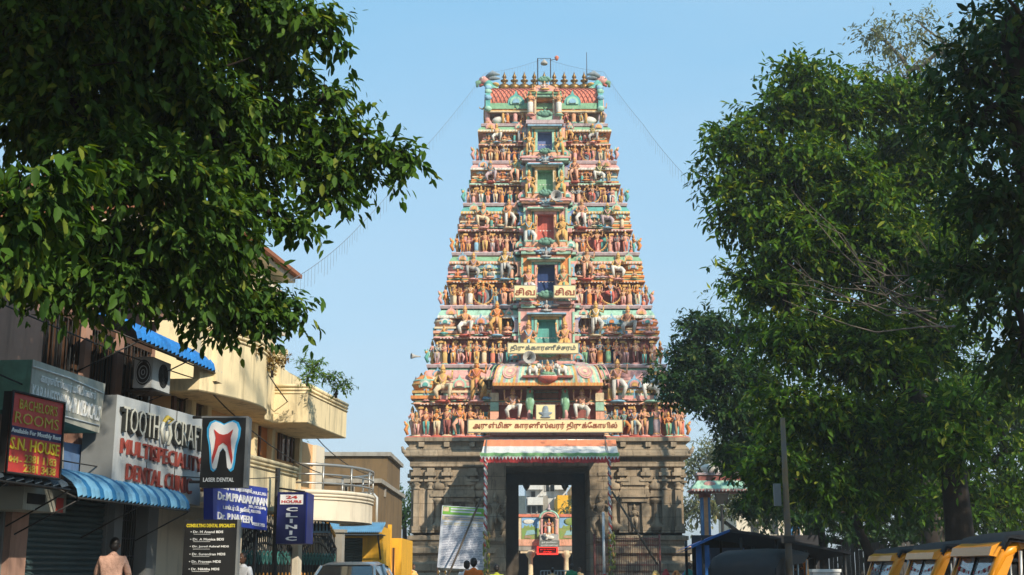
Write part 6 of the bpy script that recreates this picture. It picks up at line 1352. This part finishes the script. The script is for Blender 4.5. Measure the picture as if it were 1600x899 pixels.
# ============================================================ right side: stall, arch, lamp, pole
mat('tarp_blue', (.02, .14, .46), .5, .25, 2, bump=.3); mat('tarp_dark', (.03, .03, .035), .7, .2, 3); mat('tin', (.30, .31, .32), .5, .25, 2, metal=.4)
stl = thing('tarp_stall', 'roadside stall under a dark sheet roof with drooping blue tarpaulin', 'stall')
Y = 33.; mb = MB()
G = [(1080, 853), (1108, 840), (1140, 827), (1185, 833), (1252, 848), (1330, 862)]
for i in range(len(G)-1):
    (a, za), (b_, zb) = [(WX(px, py, Y), WZ(py, Y)) for px, py in G[i:i+2]]
    m_ = 'tarp_blue' if i < 2 else 'tarp_dark'
    mb.add([(a, Y, za), (b_, Y, zb), (b_, Y+3.5, zb-.12), (a, Y+3.5, za-.12), (a, Y, za-.07), (b_, Y, zb-.07), (b_, Y+3.5, zb-.19), (a, Y+3.5, za-.19)], [(0, 1, 2, 3), (7, 6, 5, 4), (0, 4, 5, 1)], m_)
mb.build('roof_sheet', stl)
for px in (1100, 1160, 1215, 1262, 1322):
    for dy in (.1, 3.3): mb = MB(); mb.tube([(WX(px, 880, Y), Y+dy, 0), (WX(px, 880, Y), Y+dy, 2.15 if px < 1250 else 1.85)], .04, 'iron', 6); mb.build('post', stl)
mb = MB(); mb.bx(WX(1090, 880, Y), WX(1111, 880, Y), Y+.2, Y+.25, 0, WZ(852, Y), 'tarp_blue'); mb.build('side_sheet', stl); mb = MB(); mb.bx(WX(1111, 880, Y), WX(1330, 880, Y), Y+3.4, Y+3.45, 0, 2.3, 'tarp_dark'); mb.build('side_sheet', stl); mb = MB(); mb.bx(WX(1118, 880, Y), WX(1200, 880, Y), Y+3.3, Y+3.38, 1.2, 1.95, 'tile_blue'); mb.build('side_sheet', stl)
mb = MB(); mb.bx(WX(1120, 880, Y), WX(1235, 880, Y), Y+.6, Y+1.6, 0, .95, 'wood_dark'); mb.build('counter', stl)
mb = MB(); a = W(1181, 841, Y+1.2); b_ = W(1230, 847, Y+1.2); mb.tube([a, b_], .035, 'letter_white', 6); mb.build('tube_lamp', stl)
gc = ['cloth_red', 'gold', 'lime', 'green', 'orange', 'yellow', 'pink', 'sky']; 
g = random.Random(5)
for k in range(16):
    px = 1158+k*3.4; mb = MB(); w_ = g.uniform(.10, .2); hh = g.uniform(.14, .3); mb.box((0, 0, hh/2), (w_, .2, hh), gc[k % 8]); mb.box((0, 0, hh+.015), (w_*.92, .18, .03), gc[(k+3) % 8])
    mb.build('goods_box', None, (WX(px, 880, Y), Y+.8+.3*g.random(), .95+(k % 3)*.0), label='small bright packet standing on the stall counter', cat='box', group='bright packets on the stall counter')
mb = MB(); mb.ell((0, 0, .2), (.28, .2, .22), 'cloth_red', 10, 7); mb.ell((.1, -.05, .42), (.1, .08, .08), 'cloth_red', 8, 5); mb.build('red_bundle', None, (WX(1163, 885, Y), Y+.55, .95), label='bright red bundle on the stall counter seen through the dark auto', cat='bundle')
# white cool box on a blue cart
ct = thing('vendor_cart', 'blue vendor cart with a large white box on top', 'cart', at(1290, 27)); mb = MB(); mb.box((0, 0, .75), (1.5, .9, .5), 'tile_blue'); mb.box((0, 0, 1.02), (1.6, 1.0, .06), 'wood_dark'); mb.build('cart_body', ct)
wheel(ct, (-.5, -.45, .3), .3, .06); wheel(ct, (.5, -.45, .3), .3, .06); wheel(ct, (-.5, .45, .3), .3, .06); wheel(ct, (.5, .45, .3), .3, .06)
mb = MB(); mb.box((0, 0, .14), (.55, .4, .26), 'white_wall'); mb.box((0, 0, .3), (.6, .44, .06), 'letter_white'); x, y, z = at(1287, 26.9); mb.build('cool_box', None, (x, y, 1.05), label='white cool box with lid on the blue vendor cart', cat='box')
# fruit tables
def ftable(px, Y, w, cols, lab, pl):
    t = thing('fruit_table', lab, 'table', at(px, Y)); mb = MB(); mb.box((0, 0, .98), (w, 1.0, .06), 'wood_dark'); mb.box((0, -.5, .75), (w, .02, .45), 'cloth_red'); mb.build('tabletop', t); mb = MB()
    for sx in (-1, 1):
        for sy in (-1, 1): mb.box((sx*(w/2-.06), sy*.42, .48), (.06, .06, .96), 'wood_dark')
    mb.build('leg', t); n = len(cols)
    for k, c in enumerate(cols):
        mb = MB(); x = (k+.5)/n*w-w/2
        mb.box((0, 0, .04), (w/n*.9, .7, .08), 'wood_dark')
        for q in range(38): a = g.random()*6.28; r_ = g.random()**.5; mb.ell((math.cos(a)*r_*w/n*.4, math.sin(a)*r_*.3, .1+.22*(1-r_)), (.055, .055, .05), c, 7, 5)
        X0, Y0_, _ = at(px, Y); mb.build('fruit_tray', None, (X0+x, Y0_, 1.01), label=pl[k], cat='fruit tray', group='trays of fruit and flowers for sale')
ftable(626, 48, 1.3, ['cloth_red', 'green', 'orange', 'yellow'], 'low sales table with red cloth left of the tower', ['tray of red fruit leftmost on the table left of the tower', 'tray of green fruit on the table left of the tower', 'tray of orange fruit on the table left of the tower', 'tray of yellow fruit rightmost on the table left of the tower'])
ftable(1048, 43, 1.35, ['yellow', 'cloth_red', 'orange', 'blue'], 'low sales table with red cloth beside the iron fence', ['heap of yellow flowers leftmost on the table by the iron fence', 'tray of red fruit on the table by the iron fence', 'tray of orange fruit on the table by the iron fence', 'tray of blue items rightmost on the table by the iron fence'])
# painted entrance arch
ar = thing('painted_arch', 'painted entrance arch with blue column, striped eave and white bulls on top', 'arch'); Y = 58.; xa, xb = WX(1092, 760, Y), WX(1250, 760, Y)
mat('arch_blue', (.06, .20, .42), .7, .2, 3, stain=.4)
for x in (WX(1102, 800, Y), WX(1240, 800, Y)):
    mb = MB(); mb.bx(x-.2, x+.2, Y-.2, Y+.2, 0, WZ(772, Y), 'arch_blue'); mb.bx(x-.09, x+.09, Y-.24, Y-.2, .8, WZ(775, Y), 'tan'); mb.bx(x-.24, x+.24, Y-.24, Y+.24, WZ(778, Y), WZ(771, Y), 'maroon'); mb.bx(x-.26, x+.26, Y-.26, Y+.26, 0, .8, 'pink'); mb.build('column', ar)
mb = MB(); z0, z1, z2 = WZ(771, Y), WZ(752, Y), WZ(744, Y); mb.band([(xa, Y-.3), (xb, Y-.3), (xb, Y+.3), (xa, Y+.3)], [(.3, z0, 'maroon'), (.42, z0+.08, 'pink'), (.42, z0+.16, 'mint'), (.1, z1, 'mint'), (.05, z1, 'maroon'), (.05, z2, 'lilac'), (.12, z2+.02, 'lilac'), (.12, z2+.12, 'sky')], None, True, True)
for k in range(34): x = xa-.3+(xb-xa+.6)*k/33; mb.box((x, Y-.73, z0+.1), (.05, .03, .12), 'white')
for k in range(5): x = xa+.4+k*.9; mb.ell((x, Y-.55, (z0+z1)/2+.1), (.28, .05, .14), 'pink' if k % 2 == 0 else 'teal', 10, 5)
mb.build('eave', ar)
for k, f_ in ((0, 1), (1, -1)): mb = MB(); bull(mb, (0, 0, 0), .85, f_); mb.build('bull_statue', ar, (xa+.5+k*1.35, Y, z2+.13))
# lamp post, power pole
lp = thing('floodlight_post', 'black post with square floodlight in front of the painted arch', 'lamp post', at(1131, 46)); zt = WZ(790, 46); mb = MB(); mb.tube([(0, 0, 0), (0, 0, zt)], [.07, .05], 'iron', 8); mb.build('pole', lp); mb = MB(); mb.box((0, 0, zt+.22), (.36, .3, .34), 'iron', 0, 1.25); mb.box((0, 0, zt+.4), (.48, .4, .04), 'iron'); mb.build('lamp_head', lp)
pl_ = thing('power_pole', 'rusty steel electricity pole wrapped in dark bands beside the black auto', 'pole', at(1233, 23.5)); mat('pole_rust', (.25, .15, .06), .8, .5, 3, col2=(.12, .12, .12)); mb = MB(); mb.tube([(0, 0, 0), (0, 0, 2.2), (0, 0, 4.1)], [.075, .06, .045], 'pole_rust', 10); mb.build('pole', pl_); mb = MB(); mb.box((-.16, 0, 2.7), (.12, .1, .4), 'frame_grey'); mb.box((0, 0, 1.9), (.2, .2, .12), 'sign_black'); mb.build('fuse_box', pl_)
# compound wall and pale houses far behind the right trees
mat('wall_ochre', (.55, .42, .25), .85, .2, 1, stain=.5)
cw = thing('compound_wall', 'low pale compound wall behind the painted arch', 'wall'); mb = MB(); mb.bx(8.6, 15, 70, 70.4, 0, 2.4, 'white_wall'); mb.bx(8.6, 15, 69.9, 70.5, 2.4, 2.55, 'salmon'); mb.build('wall', cw)
cw = thing('compound_wall', 'low red and white wall between the yellow shop and the tower', 'wall'); mb = MB(); mb.bx(-16, -6.2, 66, 66.4, 0, 3.1, 'white_wall')
for k in range(16): mb.bx(-16+k*.62, -15.69+k*.62, 65.97, 66, .3, 3.0, 'coral')
mb.build('wall', cw)
fh = thing('far_house', 'pale blue and cream house far behind the brown building', 'house'); mb = MB(); Y = 75; mb.bx(WX(470, 800, Y), WX(512, 800, Y), Y, Y+8, 0, WZ(722, Y), 'sky'); mb.bx(WX(468, 800, Y), WX(514, 800, Y), Y-.2, Y+8, WZ(722, Y), WZ(718, Y), 'cream'); mb.build('wall', fh); mb = MB(); mb.bx(WX(498, 740, Y), WX(508, 740, Y), Y-.05, Y, WZ(748, Y), WZ(735, Y), 'glass_dark'); mb.build('window', fh)
fh = thing('far_house', 'pale house with flat roof glimpsed through the right trees', 'house'); mb = MB(); Y = 92; mb.bx(WX(1150, 800, Y), WX(1275, 800, Y), Y, Y+8, 0, WZ(800, Y), 'cream_pale'); mb.bx(WX(1147, 800, Y), WX(1278, 800, Y), Y-.2, Y+8, WZ(800, Y), WZ(796, Y), 'concrete'); mb.build('wall', fh)
for px in (1170, 1200, 1230, 1260): mb = MB(); mb.bx(WX(px, 740, Y), WX(px+12, 740, Y), Y-.05, Y, WZ(835, Y), WZ(815, Y), 'glass_dark'); mb.build('window', fh)

mat('old_tin', (.09, .085, .08), .8, .4, 2, stain=.6)  # dark sheet added to close the bright sky gap behind the stall
sf = thing('gap_screen', 'dark weathered tin sheet fence low behind the vendor cart and autos', 'fence'); mb = MB(); Y = 39.; a, b_ = WX(1215, 880, Y), WX(1620, 880, Y); n = 60
for k in range(n):
    p, q_ = a+(b_-a)*k/n, a+(b_-a)*(k+1)/n; h_ = 2.05+.12*math.sin(k*.9); mb.bx(p+.01, q_-.01, Y+.02*(k % 2), Y+.05+.02*(k % 2), 0, h_, 'old_tin')
mb.build('sheet', sf)
# ============================================================ trees
mat('bark', (.035, .026, .02), .95, .45, 6, bump=.8); mat('bark_pale', (.15, .125, .10), .9, .35, 8)
leafmat('leaf_broad', (.02, .055, .012), (.075, .16, .022), (.16, .20, .03), .33)
leafmat('leaf_mid', (.014, .040, .008), (.080, .175, .012), (.24, .28, .04), .34)
leafmat('leaf_dark', (.012, .032, .010), (.035, .085, .02), (.10, .13, .03), .28)
leafmat('leaf_pale', (.07, .09, .04), (.17, .19, .08), (.30, .26, .12), .3)
leafmat('leaf_bright', (.05, .12, .015), (.14, .26, .03), (.30, .34, .05), .4)
leafmat('leaf_dry', (.16, .09, .03), (.28, .22, .06), (.35, .2, .05), .3)
def leaf_mesh(name, B, D, Nn, L_, Wd, m, rng, parent, shape=6):
    "B base, D axis, Nn blade normal, arrays (n,3); L_, Wd length/width"
    n = len(B); D = D/np.linalg.norm(D, axis=1)[:, None]; S = np.cross(D, Nn); S /= np.linalg.norm(S, axis=1)[:, None]+1e-9; U = np.cross(S, D)
    if shape == 6: prof = [(0, 0, 0), (.28, .42, .12), (.68, .36, .08), (1, 0, -.12), (.68, -.36, .08), (.28, -.42, .12)]; faces = [(0, 1, 2, 3), (0, 3, 4, 5)]
    else: prof = [(0, 0, 0), (.45, .42, .1), (1, 0, -.05), (.45, -.42, .1)]; faces = [(0, 1, 2), (0, 2, 3)]
    k = len(prof); V = np.empty((n, k, 3), np.float32)
    for j, (a, b_, c) in enumerate(prof): V[:, j] = B+D*(a*L_)[:, None]+S*(b_*Wd)[:, None]+U*(c*Wd)[:, None]
    V = V.reshape(-1, 3); fl = len(faces[0]); nf = len(faces)
    I = (np.arange(n)[:, None, None]*k+np.array(faces)[None]).reshape(-1).astype(np.int32)
    me = bpy.data.meshes.new(name); me.vertices.add(len(V)); me.vertices.foreach_set('co', V.ravel())
    me.loops.add(len(I)); me.loops.foreach_set('vertex_index', I); me.polygons.add(n*nf); me.polygons.foreach_set('loop_start', np.arange(0, len(I), fl, dtype=np.int32)); me.polygons.foreach_set('loop_total', np.full(n*nf, fl, np.int32))
    me.materials.append(MATS[m]); at_ = me.attributes.new('rnd', 'FLOAT', 'POINT'); at_.data.foreach_set('value', np.repeat(rng.random(n), k).astype(np.float32))
    me.update(calc_edges=True); me.validate()
    o = bpy.data.objects.new(name, me); COL.objects.link(o)
    if parent: o.parent = parent
    return o
def crown(blobs, m, ll, parent, seed=1, dens=9., per=14, droop=.5, tw=.5, asp=.42, shape=6, name='crown', shell=.45, lobes=6):
    "blobs: (x, y, z, rx, ry, rz) world ellipsoids; leaves sit on drooping twigs through their outer volume"
    rng = np.random.default_rng(seed); Bs, Ds, Ns, Ls = [], [], [], []
    if lobes:          # break every mass into smaller separate sprays with gaps between them
        nb_ = []
        for (x, y, z, rx, ry, rz) in blobs:
            for q in range(lobes):
                d = rng.normal(size=3); d /= np.linalg.norm(d); k = .62*rng.random()**.4; f = rng.uniform(.34, .56)
                nb_.append((x+d[0]*rx*k, y+d[1]*ry*k, z+d[2]*rz*k, rx*f*1.15, ry*f*1.1, rz*f*.8))
        dens *= 1.0/(lobes*.2); blobs = nb_
    for (x, y, z, rx, ry, rz) in blobs:
        area = 4*pi*((rx*rz)+(rx*ry)+(ry*rz))/3; n = max(3, int(dens*area/(tw*tw)*.25))
        d = rng.normal(size=(n, 3)); d /= np.linalg.norm(d, axis=1)[:, None]; r = (shell+(1.08-shell)*rng.random(n)**.6)*(1+.12*rng.normal(size=n))
        P = np.array([x, y, z])+d*r[:, None]*np.array([rx, ry, rz])
        T = d*np.array([1, 1, .55])+rng.normal(size=(n, 3))*.35+np.array([0, 0, -.12]); T /= np.linalg.norm(T, axis=1)[:, None]
        tl = tw*(.6+.8*rng.random(n))
        for j in range(per):
            t = (j+.3)/per
            p = P+T*(tl*t)[:, None]+np.array([0, 0, -1.])*(tl*t*t*droop*.5)[:, None]+rng.normal(size=(n, 3))*tw*.06
            a = T*.45+rng.normal(size=(n, 3))*.45+np.array([0, 0, -droop]); nn_ = np.array([0, 0, 1.])+T*.5+rng.normal(size=(n, 3))*.35
            Bs.append(p); Ds.append(a); Ns.append(nn_); Ls.append(ll*(.5+.8*rng.random(n)))
    B, D, N_, L_ = map(np.concatenate, (Bs, Ds, Ns, Ls))
    return leaf_mesh(name, B, D, N_, L_, L_*asp, m, rng, parent, shape)
def PB(L, dr=1.0):
    "pixel blobs (px, py, rpx, rpy, Y[, ry]) -> world ellipsoids"
    out = []
    for b_ in L:
        px, py, rx, ry, Y = b_[:5]; x, y, z = W(px, py, Y); k = Y/FPX; out.append((x, y, z, rx*k, (b_[5] if len(b_) > 5 else (rx+ry)/2*k*dr), ry*k))
    return out
def limbs(parent, root, blobs, rt, m='bark', seed=1, sub=4):
    "trunk, then limbs that fork from blob to blob, thinning with what they carry"
    mb = MB(); g_ = random.Random(seed); root = [Vector(p) for p in root]
    mb.tube(root, [rt*(1-.4*i/(len(root)-1)) for i in range(len(root))], m, 10); mb.build('trunk', parent)
    nodes = [root[-1]]; par = [-1]
    for b_ in sorted(blobs, key=lambda q: (Vector(q[:3])-root[-1]).length):
        c = Vector(b_[:3]); k = min(range(len(nodes)), key=lambda j: (nodes[j]-c).length+.35*(nodes[j]-root[-1]).length); nodes.append(c); par.append(k)
    w_ = [1]*len(nodes)
    for j in range(len(nodes)-1, 0, -1): w_[par[j]] += w_[j]
    mb2 = MB(); wt = w_[0]; RAD = lambda j: max(.012, .55*rt*(w_[j]/wt)**.5)
    bl = {tuple(round(q, 4) for q in b_[:3]): b_ for b_ in blobs}
    for j in range(1, len(nodes)):
        a, c = nodes[par[j]], nodes[j]; d = c-a; L_ = d.length; wob = lambda: Vector((g_.uniform(-1, 1), g_.uniform(-1, 1), g_.uniform(-1, 1)))*L_*.07
        r1 = RAD(j); P = [a, a+d*.3+wob()+Vector((0, 0, .05*L_)), a+d*.65+wob(), c]; mb2.tube(P, [r1*1.1, r1, r1*.85, r1*.7], m, 6)
        b_ = bl.get(tuple(round(q, 4) for q in c))
        for q in range(sub):
            e = c+Vector((g_.uniform(-1, 1)*b_[3], g_.uniform(-1, 1)*b_[4], g_.uniform(-.7, 1)*b_[5])); s_ = P[2]+(c-P[2])*g_.random(); mb2.tube([s_, (s_+e)/2+wob()*.6, e], [r1*.35, r1*.2, .004], m, 4, False)
    return mb2.build('limb', parent)
def tree(label, root, blobs, m, ll, rt=.3, seed=1, bark='bark', name='broadleaf_tree', cat='tree', group=None, **k):
    t = thing(name, label, cat, group=group); limbs(t, root, blobs, rt, bark, seed); crown(blobs, m, ll, t, seed, **k); return t
# left overhanging tree
LT = [(60, 40, 170, 110, 9.5), (230, 35, 150, 95, 9.5), (380, 10, 100, 62, 10), (465, 25, 48, 34, 10), (498, 40, 24, 22, 10), (415, 95, 66, 34, 10.5), (120, 170, 150, 85, 9.5), (290, 140, 130, 72, 10), (400, 172, 82, 40, 10.5), (480, 180, 52, 28, 10.8), (512, 138, 24, 14, 10.8), (550, 216, 52, 20, 11), (598, 232, 26, 12, 11), (628, 240, 12, 6, 11), (490, 252, 62, 28, 11), (555, 266, 28, 18, 11), (525, 298, 22, 12, 11), (370, 245, 110, 42, 10.5), (210, 270, 130, 55, 9.5), (50, 290, 90, 55, 7), (-20, 350, 60, 50, 7), (310, 325, 88, 32, 10), (400, 325, 42, 15, 10.4), (440, 345, 18, 9, 10.4), (90, 370, 120, 50, 10), (240, 375, 120, 45, 10), (350, 400, 62, 42, 10.5), (410, 462, 44, 24, 11), (450, 478, 20, 12, 11), (375, 478, 55, 24, 11), (290, 445, 90, 34, 10.5), (130, 430, 120, 34, 10), (20, 420, 70, 40, 9.5), (390, 500, 34, 10, 11)]
lb = PB(LT, 1.2)+[(-6.5, 7, 7.5, 2.2, 2, 2), (-5, 4.5, 7, 2, 2, 1.6), (-7.0, 11, 7.5, 2, 2, 1.8), (-3.4, 6, 8.2, 1.8, 1.8, 1.3), (-4, 9.5, 8.6, 2.6, 2.2, 1.3), (-1.8, 6.5, 7.4, 1.6, 1.6, .9), (-1.8, 8.6, 9.6, 2.2, 2.2, 1.1), (-3.6, 12, 9.2, 2, 2, 1.1), (-5.5, 13, 8.6, 2, 2, 1.2)]  # last crown blobs are unseen, added above the view to shade the shops
t = tree('large broad leaved tree overhanging the shops from the left edge', [(-5.9, 7.6, 0), (-5.8, 7.7, 1.8), (-5.6, 7.9, 3.4), (-5.2, 8.2, 4.6)], lb, 'leaf_broad', .104, .32, 3, dens=24, per=14, tw=.3, droop=.6, asp=.5)
# right: main tree
RA = [(1250, 115, 50, 42, 27), (1215, 165, 50, 40, 27), (1165, 225, 60, 48, 27), (1130, 290, 36, 42, 27), (1300, 170, 75, 60, 28), (1395, 160, 80, 62, 28), (1230, 255, 80, 62, 27), (1170, 330, 58, 50, 27), (1340, 280, 100, 80, 27.5), (1260, 370, 90, 70, 27), (1440, 260, 80, 80, 29), (1150, 428, 34, 11, 27), (1215, 440, 50, 45, 27), (1370, 420, 110, 80, 28), (1460, 400, 90, 90, 29), (1240, 530, 65, 60, 27), (1330, 540, 90, 75, 27.5), (1430, 530, 90, 80, 29), (1250, 640, 75, 60, 27), (1350, 660, 90, 65, 27.5), (1440, 650, 70, 60, 29), (1210, 720, 55, 45, 27), (1290, 750, 75, 45, 27.5), (1380, 760, 60, 40, 29), (1480, 640, 60, 50, 26), (1500, 700, 40, 35, 25.5), (1430, 700, 60, 45, 27)]
rbA = PB(RA, 1.1)
rootA = [W(1503, 960, 27), W(1500, 840, 27), W(1488, 720, 27), W(1455, 640, 27.2)]
tA = tree('tallest leafy green tree on the right with sunlit top', rootA, rbA, 'leaf_mid', .19, .34, 5, dens=22, per=12, tw=.5, droop=.3, lobes=7)
mb = MB(); gb = random.Random(9)
for k in range(13):
    a = Vector(W(gb.uniform(1440, 1500), gb.uniform(440, 520), 26.2)); e = Vector(W(gb.uniform(1215, 1470), gb.uniform(290, 480), 25.2)); J_ = lambda: Vector((gb.uniform(-.16, .16), gb.uniform(-.1, .1), gb.uniform(-.18, .12))); P = [a, a+(e-a)*.2+J_(), a+(e-a)*.42+J_()-Vector((0, 0, .2)), a+(e-a)*.6+J_()-Vector((0, 0, .2)), a+(e-a)*.8+J_(), e]
    mb.tube(P, [.026, .022, .017, .012, .008, .004], 'bark_pale', 4, False)
    for q in range(4): s_ = P[gb.randint(1, 4)]; mb.tube([s_, s_+Vector((gb.uniform(-.6, .1), -.1, gb.uniform(-.1, .6)))], [.01, .004], 'bark_pale', 3, False)
mb.build('bare_twig', tA)
# smaller dark tree next to the tower
RC = [(1102, 512, 40, 24, 40), (1158, 522, 34, 26, 40), (1078, 552, 36, 22, 40), (1052, 590, 32, 15, 40), (1115, 575, 52, 32, 40), (1165, 590, 45, 40, 40), (1095, 615, 46, 26, 40), (1140, 645, 50, 34, 40), (1180, 690, 45, 38, 40), (1150, 710, 34, 30, 40), (1205, 750, 40, 34, 40), (1170, 790, 30, 14, 40)]
rbC = PB(RC, 1.3); tree('smaller dark tree reaching over the right flank of the tower', [W(1284, 960, 38), W(1284, 860, 38), W(1270, 770, 38.5), W(1215, 700, 39.5)], rbC, 'leaf_dark', .19, .2, 8, dens=20, per=12, tw=.45, droop=.25)
# dark near tree along the right edge
RD = [(1590, 30, 80, 70, 14), (1510, 110, 55, 55, 14), (1580, 160, 80, 80, 14), (1500, 210, 50, 50, 14), (1600, 300, 90, 90, 14), (1520, 310, 50, 55, 14.3), (1580, 430, 70, 70, 14.3), (1500, 420, 40, 45, 14.5), (1600, 560, 60, 70, 14.5)]
rbD = PB(RD, 1.4)+[(8.5, 14, 10, 2.6, 3, 2.4), (9.5, 13, 7, 2.6, 3, 2.4), (8, 12, 12.5, 2.6, 3, 2), (11, 12, 13.5, 3, 3, 3), (7.0, 9.5, 8.2, 1.7, 2, 1.6), (12, 15, 10, 3, 3, 3)]
tree('dark near tree hanging in from the right edge', [(9.6, 13.6, 0), (9.5, 13.6, 2.5), (9.3, 13.4, 5), (9.0, 13.3, 7)], rbD, 'leaf_dark', .15, .36, 12, dens=13, per=12, tw=.4, droop=.35)
# pale tree behind, and a taller tree added to shade the tower base
tree('pale grey green tree behind the tallest one at upper right', [W(1470, 960, 48), W(1460, 700, 48), W(1450, 300, 48)], PB([(1385, 65, 45, 30, 48), (1440, 40, 50, 36, 48), (1360, 45, 26, 18, 48), (1490, 80, 50, 45, 48), (1420, 110, 60, 40, 48), (1540, 60, 60, 60, 48)], 1.2), 'leaf_pale', .24, .25, 15, bark='bark_pale', dens=8, per=9, tw=.7, droop=.3, shape=4)
tree('broad tree standing behind the tallest one beside the temple yard', [(14.5, 45, 0), (14.4, 45, 4), (14, 45, 8)], [(10, 44, 11, 2.6, 3, 2.4), (13, 44, 14, 3.6, 3.6, 3), (16.5, 46, 12, 3.6, 3.6, 3), (11.5, 43, 16, 2.5, 3, 2), (15, 43, 16.5, 3, 3, 2), (12.5, 44, 9, 3.6, 3, 2.6), (9.5, 43, 14.6, 2.2, 2.4, 2)], 'leaf_mid', .28, .35, 16, dens=7, per=10, tw=.8, droop=.4, shape=4)
for k, (lab, root, bl, m_, s_) in enumerate((
  ('bushy green tree low behind the parked auto rickshaws', (1520, 34), [(1500, 760, 70, 50, 34), (1570, 700, 70, 60, 34), (1590, 790, 60, 45, 34), (1530, 620, 60, 60, 35), (1600, 600, 50, 60, 34)], 'leaf_mid', 21),
  ('dense dark tree filling the gap behind the right trunks', (1480, 50), [(1250, 700, 90, 70, 50), (1380, 640, 90, 80, 50), (1500, 620, 90, 90, 50), (1600, 640, 80, 90, 50), (1320, 780, 90, 60, 50), (1450, 770, 90, 70, 50), (1570, 770, 90, 70, 50), (1370, 835, 80, 28, 49), (1460, 835, 70, 28, 49), (1230, 790, 50, 40, 50), (1560, 830, 60, 30, 49)], 'leaf_dark', 27),
  ('dark bushy tree low behind the tarp stall', (1360, 37), [(1330, 790, 55, 35, 37), (1400, 780, 60, 40, 37), (1280, 800, 40, 25, 37), (1440, 720, 60, 50, 37), (1370, 720, 60, 50, 38)], 'leaf_dark', 22),
  ('hazy green tree behind the painted arch', (1180, 78), [(1110, 780, 45, 40, 78), (1180, 770, 60, 60, 78), (1090, 720, 28, 36, 80), (1130, 700, 40, 36, 80), (1250, 760, 70, 60, 78), (1070, 800, 20, 24, 78)], 'leaf_pale', 23),
  ('bright green tree between the brown building and the tower', (632, 76), [(632, 775, 16, 22, 76), (625, 800, 18, 18, 76), (640, 800, 14, 20, 76)], 'leaf_bright', 24),
  ('small green tree showing beside the cream house balcony', (497, 62), [(492, 712, 14, 14, 62), (500, 735, 14, 18, 62), (480, 720, 16, 24, 62)], 'leaf_mid', 25),
  ('pale green tree at the right edge of the gateway view', (905, 98), [(900, 792, 16, 14, 98), (908, 775, 12, 12, 98), (890, 802, 10, 7, 98)], 'leaf_pale', 26))):
    px, Y = root; b_ = PB(bl, 1.2); zc_ = min(q[2] for q in b_); r = at(px, Y)
    tree(lab, [r, (r[0], r[1], zc_*.6), (b_[0][0], b_[0][1], zc_)], b_, m_, .2+.002*Y, .18, s_, dens=14, per=9, tw=.45+.006*Y, droop=.35, shape=4)
# unseen trees shading the near street; wide one added to darken right trees
for k, (lab, r, bl) in enumerate((
  ('wide street tree beyond the right edge beside the parked autos', (16, 16), [(16, 16, 11, 3.2, 4, 3), (17, 20, 12, 3.5, 4, 3.4), (15.5, 17.5, 7.5, 2.2, 3, 2.4), (18, 15, 15, 3.5, 4, 3), (20, 19, 9, 3.5, 4, 3.4)]),
  ('tall street tree on the right kerb level with the camera', (15, 2), [(15, 2, 14, 4, 4, 3.5), (13, 5, 17, 3.5, 3.5, 3), (17, 0, 18, 4, 4, 3), (12, 0, 19, 3.5, 3.5, 3), (18, 5, 14, 3.5, 3.5, 3.5), (15, 3, 21, 3.5, 3.5, 2.5)]))):
    tree(lab, [(r[0], r[1], 0), (r[0]+.1, r[1], 4), (r[0], r[1]+.2, 8)], bl, 'leaf_mid', .42, .4, 31+k, dens=3.5, per=9, tw=1.0, droop=.3, shape=4)
# terrace plants
for lab, bl, base_, m_ in (
  ('feathery yellow green shrub in the terrace planter', [(486, 578, 16, 16, 26.5), (474, 565, 9, 10, 26.5), (498, 568, 8, 8, 26.5), (480, 592, 12, 10, 26.5)], (480, 604, 26.5), 'leaf_bright'),
  ('round green shrub at the street end of the terrace planter', [(522, 590, 15, 11, 27.5), (536, 602, 13, 11, 27.5), (510, 588, 12, 8, 27.5), (528, 606, 12, 8, 27.5)], (525, 622, 27.5), 'leaf_mid'),
  ('dry brownish shrub behind the curved parapet', [(425, 556, 14, 16, 25.5), (412, 570, 14, 10, 25.5), (438, 562, 10, 10, 25.5)], (425, 590, 25.5), 'leaf_dry'),
  ('sparse yellow shrub at the near end of the terrace', [(385, 548, 14, 10, 24.5), (370, 540, 12, 8, 24.5)], (378, 565, 24.5), 'leaf_dry')):
    b_ = PB(bl); p = W(*base_); tree(lab, [p, (p[0], p[1], p[2]+.12), (p[0]+.03, p[1], p[2]+.25)], b_, m_, .075, .03, 41+len(lab), name='terrace_shrub', cat='shrub', dens=7, per=9, tw=.16, droop=.1)

# thin tropical haze: pale even air round everything
hm = bpy.data.materials.new('haze_air'); hm.use_nodes = True; hn = hm.node_tree; hn.nodes.remove(hn.nodes['Principled BSDF'])
pv = hn.nodes.new('ShaderNodeVolumePrincipled'); pv.inputs['Color'].default_value = (1, .97, .93, 1); pv.inputs['Density'].default_value = .0012; pv.inputs['Anisotropy'].default_value = .3
hn.links.new(pv.outputs[0], hn.nodes['Material Output'].inputs['Volume']); MATS['haze_air'] = hm
mb = MB(); mb.bx(-1600, 1600, -700, 3100, -1, 32, 'haze_air'); mb.build('haze', kind='stuff')
